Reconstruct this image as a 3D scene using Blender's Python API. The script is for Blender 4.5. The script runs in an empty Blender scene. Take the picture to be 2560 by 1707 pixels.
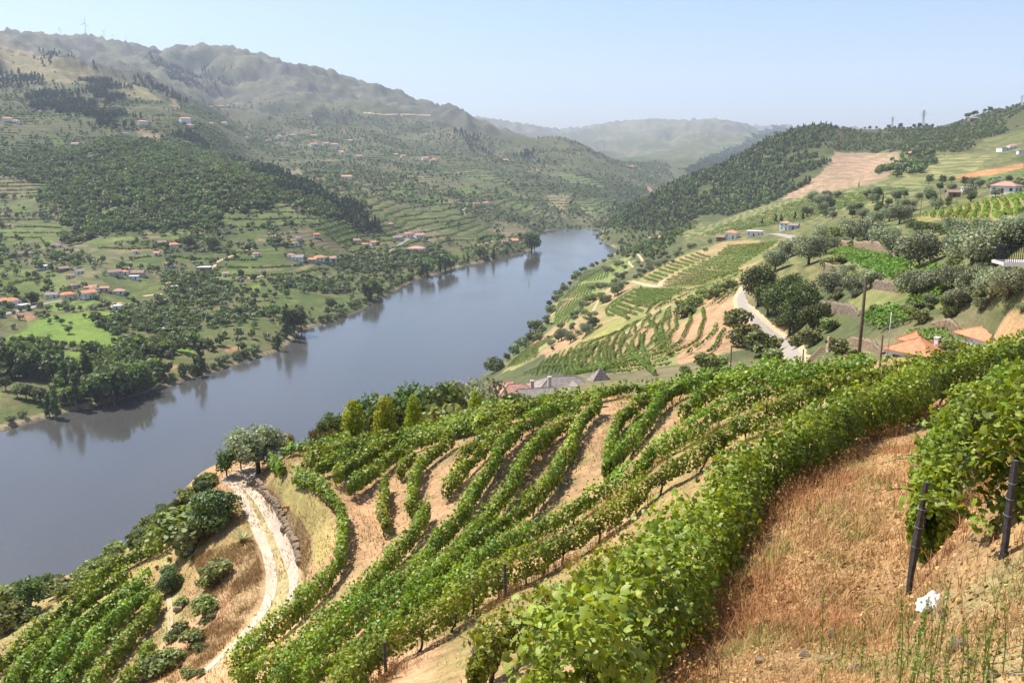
import bpy, bmesh, math, random
import numpy as np
from mathutils import Vector, Matrix

random.seed(7)
RNG = np.random.default_rng(7)
scene = bpy.context.scene
COL = scene.collection

# ------------------------------------------------------------------ camera, sky, sun, exposure
W0, H0 = 2560.0, 1707.0            # photograph size, used as measuring units for sight lines
FPX = 2130.0                       # focal length in those units
PITCH = math.atan((853.5 - 390.0) / FPX)
HC = 120.0                         # eye height above the river
cam_data = bpy.data.cameras.new('camera')
cam = bpy.data.objects.new('camera', cam_data)
COL.objects.link(cam)
cam_data.sensor_fit = 'HORIZONTAL'
cam_data.sensor_width = 36.0
cam_data.lens = 36.0 * FPX / W0
cam_data.clip_start = 0.3
cam_data.clip_end = 60000.0
cam.location = (0, 0, HC)
cam.rotation_euler = (math.pi / 2 - PITCH, 0, 0)
scene.camera = cam

SUN_EL = math.radians(55.0)
SUN_AZ = math.radians(-56.0)       # measured from +Y (view direction), negative = to the left
SUN_DIR = Vector((math.sin(SUN_AZ) * math.cos(SUN_EL), math.cos(SUN_AZ) * math.cos(SUN_EL), math.sin(SUN_EL)))
world = bpy.data.worlds.new('World')
scene.world = world
world.use_nodes = True
wn = world.node_tree
wn.nodes.clear()
w_out = wn.nodes.new('ShaderNodeOutputWorld')
w_bg = wn.nodes.new('ShaderNodeBackground')
w_sky = wn.nodes.new('ShaderNodeTexSky')
w_sky.sky_type = 'NISHITA'
w_sky.sun_disc = False
w_sky.sun_elevation = SUN_EL
w_sky.sun_rotation = SUN_AZ
w_sky.altitude = 200.0
w_sky.air_density = 1.0
w_sky.dust_density = 2.0
w_sky.ozone_density = 5.0
w_bg.inputs['Strength'].default_value = 0.108
wn.links.new(w_sky.outputs[0], w_bg.inputs[0])
wn.links.new(w_bg.outputs[0], w_out.inputs[0])

sun_data = bpy.data.lights.new('sun', 'SUN')
sun_data.energy = 5.0
sun_data.angle = math.radians(0.53)
sun_data.color = (1.0, 0.95, 0.87)
sun = bpy.data.objects.new('sun', sun_data)
COL.objects.link(sun)
sun.location = (0, 0, 500)
sun.rotation_euler = SUN_DIR.to_track_quat('Z', 'Y').to_euler()

scene.view_settings.view_transform = 'Standard'
scene.view_settings.look = 'None'
scene.view_settings.gamma = 1.0
scene.view_settings.use_curve_mapping = False
scene.view_settings.exposure = 0.80
scene.render.engine = 'CYCLES'
scene.cycles.use_denoising = True
scene.cycles.max_bounces = 5
scene.cycles.diffuse_bounces = 2
scene.cycles.glossy_bounces = 2
scene.cycles.transmission_bounces = 3
scene.cycles.volume_bounces = 1
scene.cycles.transparent_max_bounces = 4
scene.cycles.adaptive_threshold = 0.02
scene.cycles.caustics_reflective = False
scene.cycles.caustics_refractive = False
scene.cycles.sample_clamp_indirect = 4.0

# ------------------------------------------------------------------ terrain: one height field through surveyed points
SP, CP = math.sin(PITCH), math.cos(PITCH)
def ray(u, v):
    x = (u - W0 / 2) / FPX; y = (H0 / 2 - v) / FPX
    return x, CP + SP * y, -SP + CP * y          # per unit of depth along the optical axis
def P(u, v, d):
    x, y, z = ray(u, v); return (x * d, y * d, z * d)
def Pz(u, v, zabs):
    x, y, z = ray(u, v); d = (zabs - HC) / z; return (x * d, y * d, z * d)

S = 2560.0 / 2352.0
# river outline, far bank then near bank, at water level (sight lines) + stretches out of sight
far_bank_px = [(0,990),(60,973),(120,955),(185,938),(250,925),(300,912),(345,897),(400,884),(440,868),(480,858),(520,845),(560,832),(600,820),(640,806),(668,786),(690,760),(735,746),(780,735),(830,712),(865,690),(900,672),(960,640),(1010,628),(1045,616),(1080,608),(1130,598),(1180,585),(1218,576),(1230,566),(1226,552),(1232,538),(1262,529),(1300,525.5),(1345,524),(1372,526)]
near_bank_px = [(1384,531),(1376,545),(1396,560),(1420,576),(1398,592),(1372,606),(1340,625),(1312,645),(1290,668),(1268,700),(1258,735),(1225,765),(1192,795),(1160,826),(1130,850),(1103,868)]
far_bank = [Pz(a*S, b*S, 0.0)[:2] for a, b in far_bank_px]
near_bank = [Pz(a*S, b*S, 0.0)[:2] for a, b in near_bank_px]
near_hidden = [(-22,437),(-32,400),(-52,350),(-72,300),(-84,260),(-94,230),(-110,200),(-140,170),(-200,140),(-300,105),(-520,60)]
RIVER = np.array([(-900,250)] + far_bank + near_bank + near_hidden + [(-900,0)])

def poly_sd(px, py, poly):
    """signed distance (negative inside) of points to polygon"""
    px = np.asarray(px); py = np.asarray(py)
    d2 = np.full(px.shape, 1e18); inside = np.zeros(px.shape, bool)
    n = len(poly)
    for i in range(n):
        ax, ay = poly[i]; bx, by = poly[(i + 1) % n]
        ex, ey = bx - ax, by - ay
        wx, wy = px - ax, py - ay
        tt = np.clip((wx * ex + wy * ey) / (ex * ex + ey * ey + 1e-12), 0, 1)
        dx, dy = wx - ex * tt, wy - ey * tt
        d2 = np.minimum(d2, dx * dx + dy * dy)
        c = ((ay > py) != (by > py)) & (px < (bx - ax) * (py - ay) / ((by - ay) + 1e-12) + ax)
        inside ^= c
    d = np.sqrt(d2)
    return np.where(inside, -d, d)
def in_poly(px, py, poly):
    px = np.asarray(px); py = np.asarray(py)
    inside = np.zeros(px.shape, bool); n = len(poly)
    for i in range(n):
        ax, ay = poly[i]; bx, by = poly[(i + 1) % n]
        if ay == by: continue
        inside ^= ((ay > py) != (by > py)) & (px < (bx - ax) * (py - ay) / (by - ay) + ax)
    return inside

SURVEY = []       # x, y, z relative to the eye
def sv(*pts):
    for u, v, d in pts: SURVEY.append(P(u, v, d))
def svz(zabs, *pts):
    for u, v in pts: SURVEY.append(Pz(u, v, zabs))
def svw(*pts):
    for p in pts: SURVEY.append(p)
# vineyard slope below the viewpoint: ground points, and points on the vine canopy 0.95 m above ground
def svf(*pts):
    for u, v, d in pts:
        x, y, z = P(u, v, d); SURVEY.append((x, y, z - 0.95))
sv((2560,1707,7.5),(2100,1700,9.2),(1750,1700,11),(2275,1485,13),(2505,1390,10),(2000,1300,17))
svf((1440,1690,10.5),(1550,1580,12.2),(1718,1393,16.5),(1820,1250,20),(1885,1174,22),(2126,1040,27),(2350,956,34),(2560,885,38),
    (1230,1640,16),(1360,1520,20),(1500,1420,23),(1160,1489,27),(1262,1420,29),(1491,1293,33),(1670,1170,33.5),(1760,1117,33.5),(1962,1001,34),(2218,924,38),
    (1211,1384,36),(1384,1293,41),(1530,1200,42),(1683,1090,39),(1889,979,42),(1514,1170,47),(1165,1272,48),(1250,1130,54),(1340,1045,58),(965,1598,25),(664,1662,33),(766,1644,31),
    (1999,910,55),(1491,976,64),(859,1092,74),(714,1118,76),(2181,903,48),(2420,877,42),(1594,1076,50),(1696,969,56),(1734,1007,48),(1293,1180,52),(1361,1094,57),(1372,1206,47),(1461,1045,56),
    (783,1205,60),(859,1297,54),(852,1397,50),(753,1504,43),(630,1619,38),(1033,1195,58),(956,1271,55),(882,1164,65),(1114,1223,53),(1170,1158,56),(700,1160,68),
    (2300,1190,15.5),(2394,1050,19),(2460,1005,22),(2560,955,26),(2535,1080,10.5))
svz(92.0,(533,1676),(600,1610),(660,1560),(715,1480),(725,1400),(690,1320),(650,1255),(610,1187),(570,1178))
svz(91.7,(640,1560),(650,1420),(600,1290))
sv((272,1524,64),(435,1382,72),(0,1707,58),(200,1707,55),(330,1707,52),(500,1500,60),(326,1371,82),(100,1460,90),(0,1470,94),(540,1160,82),(470,1240,77))
svw((-5,3,-3.4),(0,4,-3.6),(6,4,-2.8),(2,2,-1.9),(-8,14,-12),(-14,22,-19),(-22,28,-26),(-30,34,-31),(9,6,-2.6),(16,12,-3.4),(22,20,-5.2),(-3,1,-2.2),(30,32,-8),(45,50,-11),(60,60,-13))
svw((-50,130,-72),(-72,180,-98),(-60,60,-54),(-100,100,-88),(-140,140,-113),(-80,50,-58),(-130,80,-90),(-200,110,-113),(-15,115,-44),(-25,180,-70),(-35,260,-97),(-40,330,-114),(5,110,-36),(12,150,-45),(0,220,-67),(5,300,-90),(20,90,-28),(40,95,-27),(60,100,-27),(30,130,-37))
# right bank: house terrace, road, terraces, groves
sv((1370,960,190),(1480,950,185),(1300,925,400),(1420,910,320),(1550,880,290),(1632,849,285),(1750,860,240),(1820,840,225),(1960,850,213),(1880,775,255),(1850,740,285),(1780,760,300),(1650,760,370),(1500,800,430),(1400,830,490),(1480,740,560),(1420,780,590),(1600,700,560),(1560,650,760),(1720,660,520),(1800,640,520),(1850,585,640),(1970,565,620),(1700,600,700),(1640,600,850),(1560,612,1130),
   (1960,740,238),(2050,800,190),(2150,850,150),(2320,890,128),(2480,850,125),(2200,740,168),(2350,740,147),(2500,760,125),(2200,650,215),(2050,640,290),(1950,650,330),(2350,650,172),(2500,640,142),(2100,570,380),(2300,560,300),(2500,560,200),(2200,500,560),(2350,530,330),(2550,470,400),(2510,475,520),(2400,450,700),(2000,500,800),(2200,440,850),(2500,420,760),(2540,375,900),(2300,400,1050),(2130,420,1100),(2130,385,1180),(1950,480,1080),(1800,500,1150),(1700,560,1120),(1640,572,1130),(1900,400,1300),(2400,340,1300),
   (1959,332,1400),(2067,310,1450),(2180,311,1480),(2340,305,1500),(2450,272,1420),(2560,248,1380),(1905,359,1380),(1796,419,1330),(1698,457,1290),(1578,522,1250),(1530,545,1240))
svw((760,1230,82),(1000,1500,70),(1300,1400,80),(700,900,30),(500,500,-8),(300,250,-10),(200,150,-14),(800,500,10),(1200,800,60))
svw((500,2300,-108),(900,2300,-30),(1500,2300,0),(300,2000,-116),(700,3000,-60),(1900,3000,0))
# far bank: flats along the water
svz(5.0,(0,1010),(200,930),(420,900),(650,850),(800,760),(1000,680),(1150,640))
svz(8.0,(0,900),(200,860),(350,830),(500,780),(640,740),(800,700))
svz(14.0,(0,790),(100,740),(300,735),(450,700),(640,690),(850,650),(1000,640))
svz(24.0,(0,690),(250,690),(450,640),(700,640),(900,600))
svz(6.0,(1250,605),(1320,580))
sv((0,600,930),(200,600,930),(400,600,900),(560,600,880),(0,520,1080),(0,450,1220),(0,330,1550),(0,250,1900),(0,190,2150),(150,430,1280),(150,330,1600),(120,560,1000),(300,560,950),(300,480,1060),(350,360,1480),(500,420,1250),(500,520,980),(650,560,930),(600,480,1050),(700,440,1280),(700,500,1080),(800,560,950),(800,500,1130),(900,545,1080),(940,555,1060),(880,610,960),(1000,590,1050),(950,490,1400),(1000,520,1300),(1100,560,1180),(1200,590,1150),(1250,590,1130),(1150,540,1300),(1300,560,1350),
   (0,100,2550),(130,142,2400),(280,197,2250),(430,240,2150),(540,310,1950),(150,220,2050),(300,280,1850),(420,330,1700),
   (300,150,4000),(400,190,3500),(500,250,3000),(600,330,2400),(600,400,1900),(750,400,2000),(900,430,1850),(900,350,2600),(750,300,3100),(700,220,3900),(1000,400,2300),(1000,330,3000),(1100,440,1900),(1200,480,1700),(1250,530,1500),(1350,500,1800),(1450,520,1700),(1500,560,1420),(1300,420,2300),(1400,430,2400),(1450,470,2000),(1550,460,2300),(1200,370,2700),
   (1560,410,3200),(1650,400,3600),(1500,400,3400))
for a, b, d in [(0,68,5200),(100,77,5200),(200,80,5200),(280,92,5100),(330,105,5050),(380,112,5000),(430,101,5000),(540,107,4900),(620,128,4750),(700,152,4550),(730,150,4450),(800,178,4300),(860,190,4200),(940,218,4050),(1000,240,3900),(1040,238,3850),(1080,262,3700),(1150,296,3450),(1250,320,3250),(1290,315,3150),(1340,335,3080),(1390,360,3000)]:
    sv((a*S, b*S, d))
for a, b, d in [(1100,268,7600),(1180,280,7900),(1280,296,8200),(1330,292,8200),(1400,280,8000),(1500,272,8000),(1560,276,7600),(1640,272,7000),(1700,281,7000),(1740,290,7200),(1800,287,8500),(1860,291,8500),(1300,330,6500),(1500,320,6000),(1640,320,5200),(1450,360,5000),(1580,360,4400)]:
    sv((a*S, b*S, d))
for th in np.linspace(-0.72, 0.8, 9):
    svw((math.sin(th)*14000, math.cos(th)*14000, 100))
for th, zz in ((-0.72, 600), (-0.5, 500), (-0.35, 350), (-0.2, 120), (-0.08, 60)):
    svw((math.sin(th)*6800, math.cos(th)*6800, zz))
svw((-1100,600,-80),(-1500,1500,80),(-900,200,-118),(-1300,300,-90),(-3000,2500,400),(-4500,4000,700))

# thin plate spline of z/r over (azimuth, ln r)
K_TH = 3.0
_bp = np.array([(x, y) for x, y in RIVER[1:-1]][::2])
PTS = np.array(SURVEY)
_px = np.concatenate([PTS[:, 0], _bp[:, 0]]); _py = np.concatenate([PTS[:, 1], _bp[:, 1]])
_pz = np.concatenate([PTS[:, 2], np.full(len(_bp), -HC + 0.6)])
_r = np.hypot(_px, _py); _th = np.arctan2(_px, _py)
CX = np.stack([_th * K_TH, np.log(_r)], 1); CT = _pz / _r
def _phi(d2): return 0.5 * d2 * np.log(d2 + 1e-12)
_n = len(CX)
_A = np.zeros((_n + 3, _n + 3))
_A[:_n, :_n] = _phi(((CX[:, None] - CX[None]) ** 2).sum(-1)) + np.eye(_n) * 4e-4
_A[:_n, _n] = 1; _A[:_n, _n + 1:] = CX; _A[_n:, :_n] = _A[:_n, _n:].T
_w = np.linalg.solve(_A, np.concatenate([CT, np.zeros(3)]))
def tps(th, lr):
    out = np.empty(th.size); a = np.stack([th.ravel() * K_TH, lr.ravel()], 1)
    for i in range(0, len(a), 20000):
        q = a[i:i + 20000]
        d2 = ((q[:, None, 0] - CX[None, :, 0]) ** 2 + (q[:, None, 1] - CX[None, :, 1]) ** 2)
        out[i:i + 20000] = _phi(d2) @ _w[:_n] + _w[_n] + q @ _w[_n + 1:]
    return out.reshape(th.shape)

# polar grid (fine where the picture looks, coarse outside)
TH = np.concatenate([np.linspace(-1.15, -0.64, 22)[:-1], np.linspace(-0.64, 0.64, 540), np.linspace(0.64, 1.15, 22)[1:]])
LR = np.concatenate([np.linspace(math.log(1.6), math.log(110), 300)[:-1], np.linspace(math.log(110), math.log(1000), 460)[:-1], np.linspace(math.log(1000), math.log(6000), 230)[:-1], np.linspace(math.log(6000), math.log(10800), 30)])
NT, NR = len(TH), len(LR)
_ci = np.linspace(0, NT - 1, 200); _cj = np.linspace(0, NR - 1, 330)
_cth = np.interp(_ci, np.arange(NT), TH); _clr = np.interp(_cj, np.arange(NR), LR)
_ct = tps(*np.meshgrid(_cth, _clr, indexing='ij'))
def _up(c, ci, cj):
    a = np.stack([np.interp(np.arange(NR), cj, row) for row in c])
    return np.stack([np.interp(np.arange(NT), ci, col) for col in a.T], 1)
GT = _up(_ct, _ci, _cj)
RR = np.exp(LR)[None, :]
GX = np.sin(TH)[:, None] * RR; GY = np.cos(TH)[:, None] * RR
GZ = GT * RR + HC

# value noise for natural relief
def vnoise(x, y, seed):
    def h(i, j):
        n = (i * 374761393 + j * 668265263 + seed * 974711) & 0x7fffffff
        n = ((n ^ (n >> 13)) * 1274126177) & 0x7fffffff
        return ((n ^ (n >> 16)) & 0xffff) / 65535.0
    xi = np.floor(x).astype(np.int64); yi = np.floor(y).astype(np.int64)
    fx = x - xi; fy = y - yi
    fx = fx * fx * (3 - 2 * fx); fy = fy * fy * (3 - 2 * fy)
    a = h(xi, yi) * (1 - fx) + h(xi + 1, yi) * fx
    b = h(xi, yi + 1) * (1 - fx) + h(xi + 1, yi + 1) * fx
    return a * (1 - fy) + b * fy - 0.5
def fbm(x, y, scale, octv, seed, gain=0.5):
    o = 0; a = 1.0
    for k in range(octv):
        o = o + a * vnoise(x / scale + 17.3 * k, y / scale - 9.1 * k, seed + k); scale = scale / 2.03; a *= gain
    return o
def smooth(e0, e1, x):
    t = np.clip((x - e0) / (e1 - e0), 0, 1); return t * t * (3 - 2 * t)
_far = smooth(900, 3500, RR)
_ridge = np.abs(fbm(GX, GY, 700, 5, 3)) 
GZ = GZ - (_ridge - 0.16) * 170 * _far * smooth(20, 260, GZ)
_rug = smooth(150, 420, GZ) * smooth(1800, 3200, RR)
GZ = GZ + (np.abs(fbm(GX, GY, 260, 5, 5, .6)) - .22) * -105 * _rug + fbm(GX, GY, 90, 4, 7, .6) * 26 * _rug
GZ = GZ + fbm(GX, GY, 160, 4, 11) * 14 * smooth(500, 1500, RR) * smooth(25, 90, GZ)
GZ = GZ + fbm(GX, GY, 30, 4, 21) * 1.6 * smooth(100, 300, RR) * smooth(8, 30, GZ)
GZ = GZ + fbm(GX, GY, 1.7, 4, 31) * 0.14 * smooth(4, 9, RR) * (1 - smooth(90, 200, RR))
# bring the skylines back to the surveyed horizon after the relief was added
def sky_fix(px, r0, r1, ramp0, ramp1, down=None, smoothw=7):
    global GZ
    a = [(math.atan2(ray(u, v)[0], ray(u, v)[1]), ray(u, v)[2] / math.hypot(*ray(u, v)[:2])) for u, v in px]; a.sort()
    th = np.array([q[0] for q in a]); tt = np.interp(TH, th, [q[1] for q in a]); R1 = RR[0]
    k = (R1 > r0) & (R1 < r1); tm = ((GZ[:, k] - HC) / R1[k][None]).max(1); d = tt - tm
    d = np.convolve(np.pad(d, smoothw, mode='edge'), np.ones(2 * smoothw + 1) / (2 * smoothw + 1), 'valid')
    w = smooth(th[0] - .03, th[0], TH) * (1 - smooth(th[-1], th[-1] + .03, TH)) if down else np.where(TH < th[0], 1.0, 1 - smooth(th[-1], th[-1] + .02, TH))
    rad = smooth(ramp0, ramp1, R1) * (1 - smooth(down[0], down[1], R1) if down else 1.0)
    GZ = GZ + (d * w)[:, None] * rad[None] * RR
    return tt, w
LSKY = [(0,68),(100,77),(200,80),(280,92),(330,105),(380,112),(430,101),(540,107),(620,128),(700,152),(730,150),(800,178),(860,190),(940,218),(1000,240),(1040,238),(1080,262),(1150,296),(1250,320),(1290,315),(1340,335),(1390,360)]
sky_fix([(a * S, b * S) for a, b in LSKY], 2900, 5700, 2400, 3300, (5700, 6300))
RSKY = [(1530,545),(1578,522),(1698,457),(1796,419),(1905,359),(1959,332),(2067,310),(2180,311),(2340,305),(2450,272),(2560,248),(2620,240)]
_tt, _w = sky_fix(RSKY, 1180, 1650, 900, 1150, (1700, 2100), 5)
_cl = smooth(math.atan2(ray(1640, 480)[0], ray(1640, 480)[1]), math.atan2(ray(1830, 400)[0], ray(1830, 400)[1]), TH)[:, None] * smooth(1500, 1640, RR) * (1 - smooth(2900, 3300, RR))
GZ = GZ + (np.minimum(GZ, HC + (_tt[:, None] - .006) * RR) - GZ) * _cl
FSKY = [(1100,268),(1180,280),(1280,296),(1330,292),(1400,280),(1500,272),(1560,276),(1640,272),(1700,281),(1740,290),(1800,287),(1860,291)]
sky_fix([(a * S, b * S) for a, b in FSKY], 5600, 10900, 5000, 5800, (20000, 30000), 2)
SD = poly_sd(GX, GY, RIVER)
_near_w = 1 - smooth(0, 1, np.abs(SD) / 60)
_bank = np.where(SD > 0, 0.25 + np.minimum(SD, 8) * 0.22 + np.maximum(SD - 8, 0) * 0.0, SD * 0.35)
GZ = np.where(SD < 0, np.maximum(SD * 0.35, -6), np.maximum(GZ, np.minimum(0.15 + SD * 0.30, 2.2)))
GZ = np.where((SD > 0) & (SD < 14), np.minimum(GZ, 0.3 + SD * 1.3), GZ)
GZ = np.where((RR < 1500), GZ, np.maximum(GZ, 3.0))

# lookups on the height field
def g_index(x, y):
    th = np.arctan2(x, y); lr = np.log(np.maximum(np.hypot(x, y), 1.61))
    return np.interp(th, TH, np.arange(NT)), np.interp(lr, LR, np.arange(NR))
def bil(G, x, y):
    a, b = g_index(np.asarray(x, float), np.asarray(y, float))
    i = np.clip(a.astype(int), 0, NT - 2); j = np.clip(b.astype(int), 0, NR - 2); fa = a - i; fb = b - j
    return (G[i, j] * (1 - fa) + G[i + 1, j] * fa) * (1 - fb) + (G[i, j + 1] * (1 - fa) + G[i + 1, j + 1] * fa) * fb
def ground(x, y): return bil(GZ, x, y)
def hit(u, v, dmin=0.0, dmax=1e9):
    """first ground (or water) point on the sight line through (u, v), beyond dmin metres"""
    x, y, z = ray(u, v); h = math.hypot(x, y); tr = z / h; th = math.atan2(x, y)
    a = np.interp(th, TH, np.arange(NT)); i = int(min(max(a, 0), NT - 2)); f = a - i
    prof = GZ[i] * (1 - f) + GZ[i + 1] * f
    prof = np.maximum(prof, 0.0)
    r = np.exp(LR); g = (prof - HC) - tr * r
    ok = np.where((g[:-1] < 0) & (g[1:] >= 0) & (r[1:] > dmin) & (r[1:] < dmax))[0]
    if len(ok) == 0:
        k = np.where((r > max(dmin, 5)) & (r < dmax))[0]
        j = k[np.argmax(g[k])]; rr = r[j]
    else:
        j = ok[0]; s = -g[j] / (g[j + 1] - g[j]); rr = r[j] + s * (r[j + 1] - r[j])
    return (rr * math.sin(th), rr * math.cos(th), float(np.interp(rr, r, prof)))
def hits(pts, dmin=0.0, dmax=1e9, s=1.0): return [hit(a * s, b * s, dmin, dmax) for a, b in pts]
def densify(pts, n=6, closed=False):
    out = []; m = len(pts)
    for k in range(m if closed else m - 1):
        a = pts[k]; b = pts[(k + 1) % m]
        for q in range(n): out.append((a[0] + (b[0] - a[0]) * q / n, a[1] + (b[1] - a[1]) * q / n))
    if not closed: out.append(pts[-1])
    return out
def area(pts, dmin=0.0, dmax=1e9):
    """outline drawn as sight lines (2352-wide units) -> plan polygon on the ground"""
    return [hit(a * S, b * S, dmin, dmax)[:2] for a, b in densify(pts, 4, True)]
def resample(pts, step):
    p = np.array(pts, float); seg = np.hypot(np.diff(p[:, 0]), np.diff(p[:, 1])); s = np.concatenate([[0], np.cumsum(seg)])
    n = max(2, int(s[-1] / step) + 1); q = np.linspace(0, s[-1], n)
    return np.stack([np.interp(q, s, p[:, k]) for k in range(p.shape[1])], 1)
def catmull(pts, n=8):
    p = [np.array(q, float) for q in pts]; p = [2 * p[0] - p[1]] + p + [2 * p[-1] - p[-2]]
    out = []
    for i in range(1, len(p) - 2):
        for k in range(n):
            t = k / n
            out.append(0.5 * (2 * p[i] + (p[i + 1] - p[i - 1]) * t + (2 * p[i - 1] - 5 * p[i] + 4 * p[i + 1] - p[i + 2]) * t * t + (3 * p[i] - p[i - 1] - 3 * p[i + 1] + p[i + 2]) * t ** 3))
    out.append(p[-2]); return out

# ------------------------------------------------------------------ materials
class NT_:
    def __init__(self, name):
        self.m = bpy.data.materials.new(name); self.m.use_nodes = True
        self.t = self.m.node_tree; self.b = self.t.nodes['Principled BSDF']; self.out = self.t.nodes['Material Output']
    def n(self, typ, **kw):
        nd = self.t.nodes.new(typ)
        for k, v in kw.items():
            if k.startswith('i_'):
                key = k[2:]; key = int(key) if key.isdigit() else key.replace('_', ' ')
                nd.inputs[key].default_value = v
            else: setattr(nd, k, v)
        return nd
    def l(self, a, b): self.t.links.new(a, b)
    def mix(self, fac, a, b, blend='MIX'):
        nd = self.t.nodes.new('ShaderNodeMix'); nd.data_type = 'RGBA'; nd.blend_type = blend
        for sock, val in ((nd.inputs[0], fac), (nd.inputs[6], a), (nd.inputs[7], b)):
            if hasattr(val, 'links'): self.l(val, sock)
            elif isinstance(val, (int, float)): sock.default_value = val
            else: sock.default_value = (*val, 1) if len(val) == 3 else val
        return nd.outputs[2]
    def math(self, op, a, b=None, c=None):
        nd = self.t.nodes.new('ShaderNodeMath'); nd.operation = op
        for i, val in enumerate((a, b, c)):
            if val is None: continue
            if hasattr(val, 'links'): self.l(val, nd.inputs[i])
            else: nd.inputs[i].default_value = val
        return nd.outputs[0]
    def ramp(self, fac, stops):
        nd = self.t.nodes.new('ShaderNodeValToRGB'); cr = nd.color_ramp
        while len(cr.elements) < len(stops): cr.elements.new(0.5)
        for e, (p, c) in zip(cr.elements, stops):
            e.position = p; e.color = (*c, 1) if len(c) == 3 else c
        self.l(fac, nd.inputs[0]); return nd.outputs[0]
    def noise(self, scale, detail=4, rough=0.55, vec=None):
        nd = self.n('ShaderNodeTexNoise', i_Scale=scale, i_Detail=detail, i_Roughness=rough)
        if vec is not None: self.l(vec, nd.inputs['Vector'])
        return nd.outputs[0]
    def bump(self, h, strength=0.4, dist=0.05):
        nd = self.n('ShaderNodeBump', i_Strength=strength, i_Distance=dist); self.l(h, nd.inputs['Height']); self.l(nd.outputs[0], self.b.inputs['Normal'])

def plain(name, col, rough=0.8, var=0.25, scale=3.0, metal=0.0, bump=0.0, spec=0.3):
    k = NT_(name); g = k.n('ShaderNodeTexCoord')
    nz = k.noise(scale, 5, 0.6, g.outputs['Object'])
    a = tuple(c * (1 - var) for c in col); b = tuple(min(1, c * (1 + var)) for c in col)
    k.l(k.ramp(nz, [(0.3, a), (0.7, b)]), k.b.inputs['Base Color'])
    k.b.inputs['Roughness'].default_value = rough; k.b.inputs['Metallic'].default_value = metal
    k.b.inputs['Specular IOR Level'].default_value = spec
    if bump: k.bump(nz, bump, 0.03)
    return k.m

def foliage(name, col, trans=0.35, rough=0.55, objvar=0.25, tcol=None, spec=0.25):
    """leaf material: vertex attribute Col scales the leaf colour, each plant differs a little"""
    k = NT_(name)
    at = k.n('ShaderNodeAttribute', attribute_name='Col')
    oi = k.n('ShaderNodeObjectInfo')
    c = k.mix(1.0, col, at.outputs['Color'], 'MULTIPLY')
    hs = k.n('ShaderNodeHueSaturation')
    k.l(c, hs.inputs['Color'])
    k.l(k.math('MULTIPLY_ADD', oi.outputs['Random'], 0.05, 0.475), hs.inputs['Hue'])
    k.l(k.math('MULTIPLY_ADD', oi.outputs['Random'], objvar * 2, 1 - objvar), hs.inputs['Value'])
    hs.inputs['Saturation'].default_value = 1.0
    k.l(hs.outputs[0], k.b.inputs['Base Color'])
    k.b.inputs['Roughness'].default_value = rough
    k.b.inputs['Specular IOR Level'].default_value = spec
    if trans > 0:
        tr = k.n('ShaderNodeBsdfTranslucent')
        t2 = k.mix(1.0, hs.outputs[0], tcol or (1.5, 1.6, 0.5), 'MULTIPLY')
        k.l(t2, tr.inputs['Color'])
        mx = k.n('ShaderNodeMixShader', i_0=trans)
        k.l(k.b.outputs[0], mx.inputs[1]); k.l(tr.outputs[0], mx.inputs[2]); k.l(mx.outputs[0], k.out.inputs['Surface'])
    return k.m

M = {}
M['vine'] = foliage('vine_leaf', (0.152, 0.212, 0.022), 0.26, 0.48, 0.10, (1.7, 1.6, 0.3), 0.3)
M['vine_far'] = foliage('vine_row_leaf', (0.125, 0.175, 0.026), 0.25, 0.6, 0.10)
M['pergola'] = foliage('pergola_vine_leaf', (0.13, 0.22, 0.03), 0.25, 0.6, 0.08)
M['olive'] = foliage('olive_leaf', (0.25, 0.265, 0.17), 0.3, 0.5, 0.15, (1.2, 1.3, 0.6))
M['oak'] = foliage('oak_leaf', (0.085, 0.105, 0.03), 0.2, 0.5, 0.2)
M['poplar'] = foliage('poplar_leaf', (0.11, 0.15, 0.05), 0.25, 0.5, 0.25)
M['willow'] = foliage('willow_leaf', (0.15, 0.185, 0.085), 0.22, 0.55, 0.2)
M['pine'] = foliage('pine_needles', (0.082, 0.11, 0.055), 0.15, 0.6, 0.2)
M['broad'] = foliage('broad_leaf', (0.125, 0.16, 0.058), 0.25, 0.55, 0.45)
M['shrub'] = foliage('shrub_leaf', (0.20, 0.215, 0.08), 0.3, 0.55, 0.3)
M['fruit'] = foliage('fruit_tree_leaf', (0.115, 0.155, 0.055), 0.25, 0.5, 0.15)
M['thuja'] = foliage('thuja_leaf', (0.27, 0.32, 0.02), 0.35, 0.6, 0.08, (1.3, 1.2, 0.3))
M['rust'] = foliage('reddish_leaf', (0.18, 0.125, 0.05), 0.2, 0.6, 0.15)
M['agave'] = foliage('agave_leaf', (0.42, 0.42, 0.22), 0.1, 0.5, 0.1)
M['ivy'] = foliage('creeper_leaf', (0.12, 0.17, 0.06), 0.22, 0.5, 0.15)
M['grass_dry'] = foliage('dry_grass', (0.48, 0.31, 0.145), 0.25, 0.8, 0.05, (1.1, 1.0, 0.7), 0.1)
M['weed_red'] = foliage('dry_red_weed', (0.30, 0.15, 0.07), 0.2, 0.8, 0.05, (1.1, 1.0, 0.7), 0.1)
M['weed_green'] = foliage('green_weed', (0.17, 0.21, 0.05), 0.25, 0.7, 0.1, None, 0.2)
M['grass_green'] = foliage('green_grass', (0.20, 0.24, 0.06), 0.25, 0.7, 0.1, None, 0.2)
M['bark'] = plain('bark', (0.10, 0.075, 0.055), 0.95, 0.4, 8, 0, 0.5)
M['vine_bark'] = plain('vine_bark', (0.085, 0.055, 0.038), 0.95, 0.4, 14, 0, 0.6)
M['slate'] = plain('slate_post', (0.06, 0.052, 0.055), 0.7, 0.4, 9, 0, 0.6)
M['wood_pole'] = plain('weathered_pole', (0.085, 0.062, 0.045), 0.9, 0.3, 5, 0, 0.4)
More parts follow.
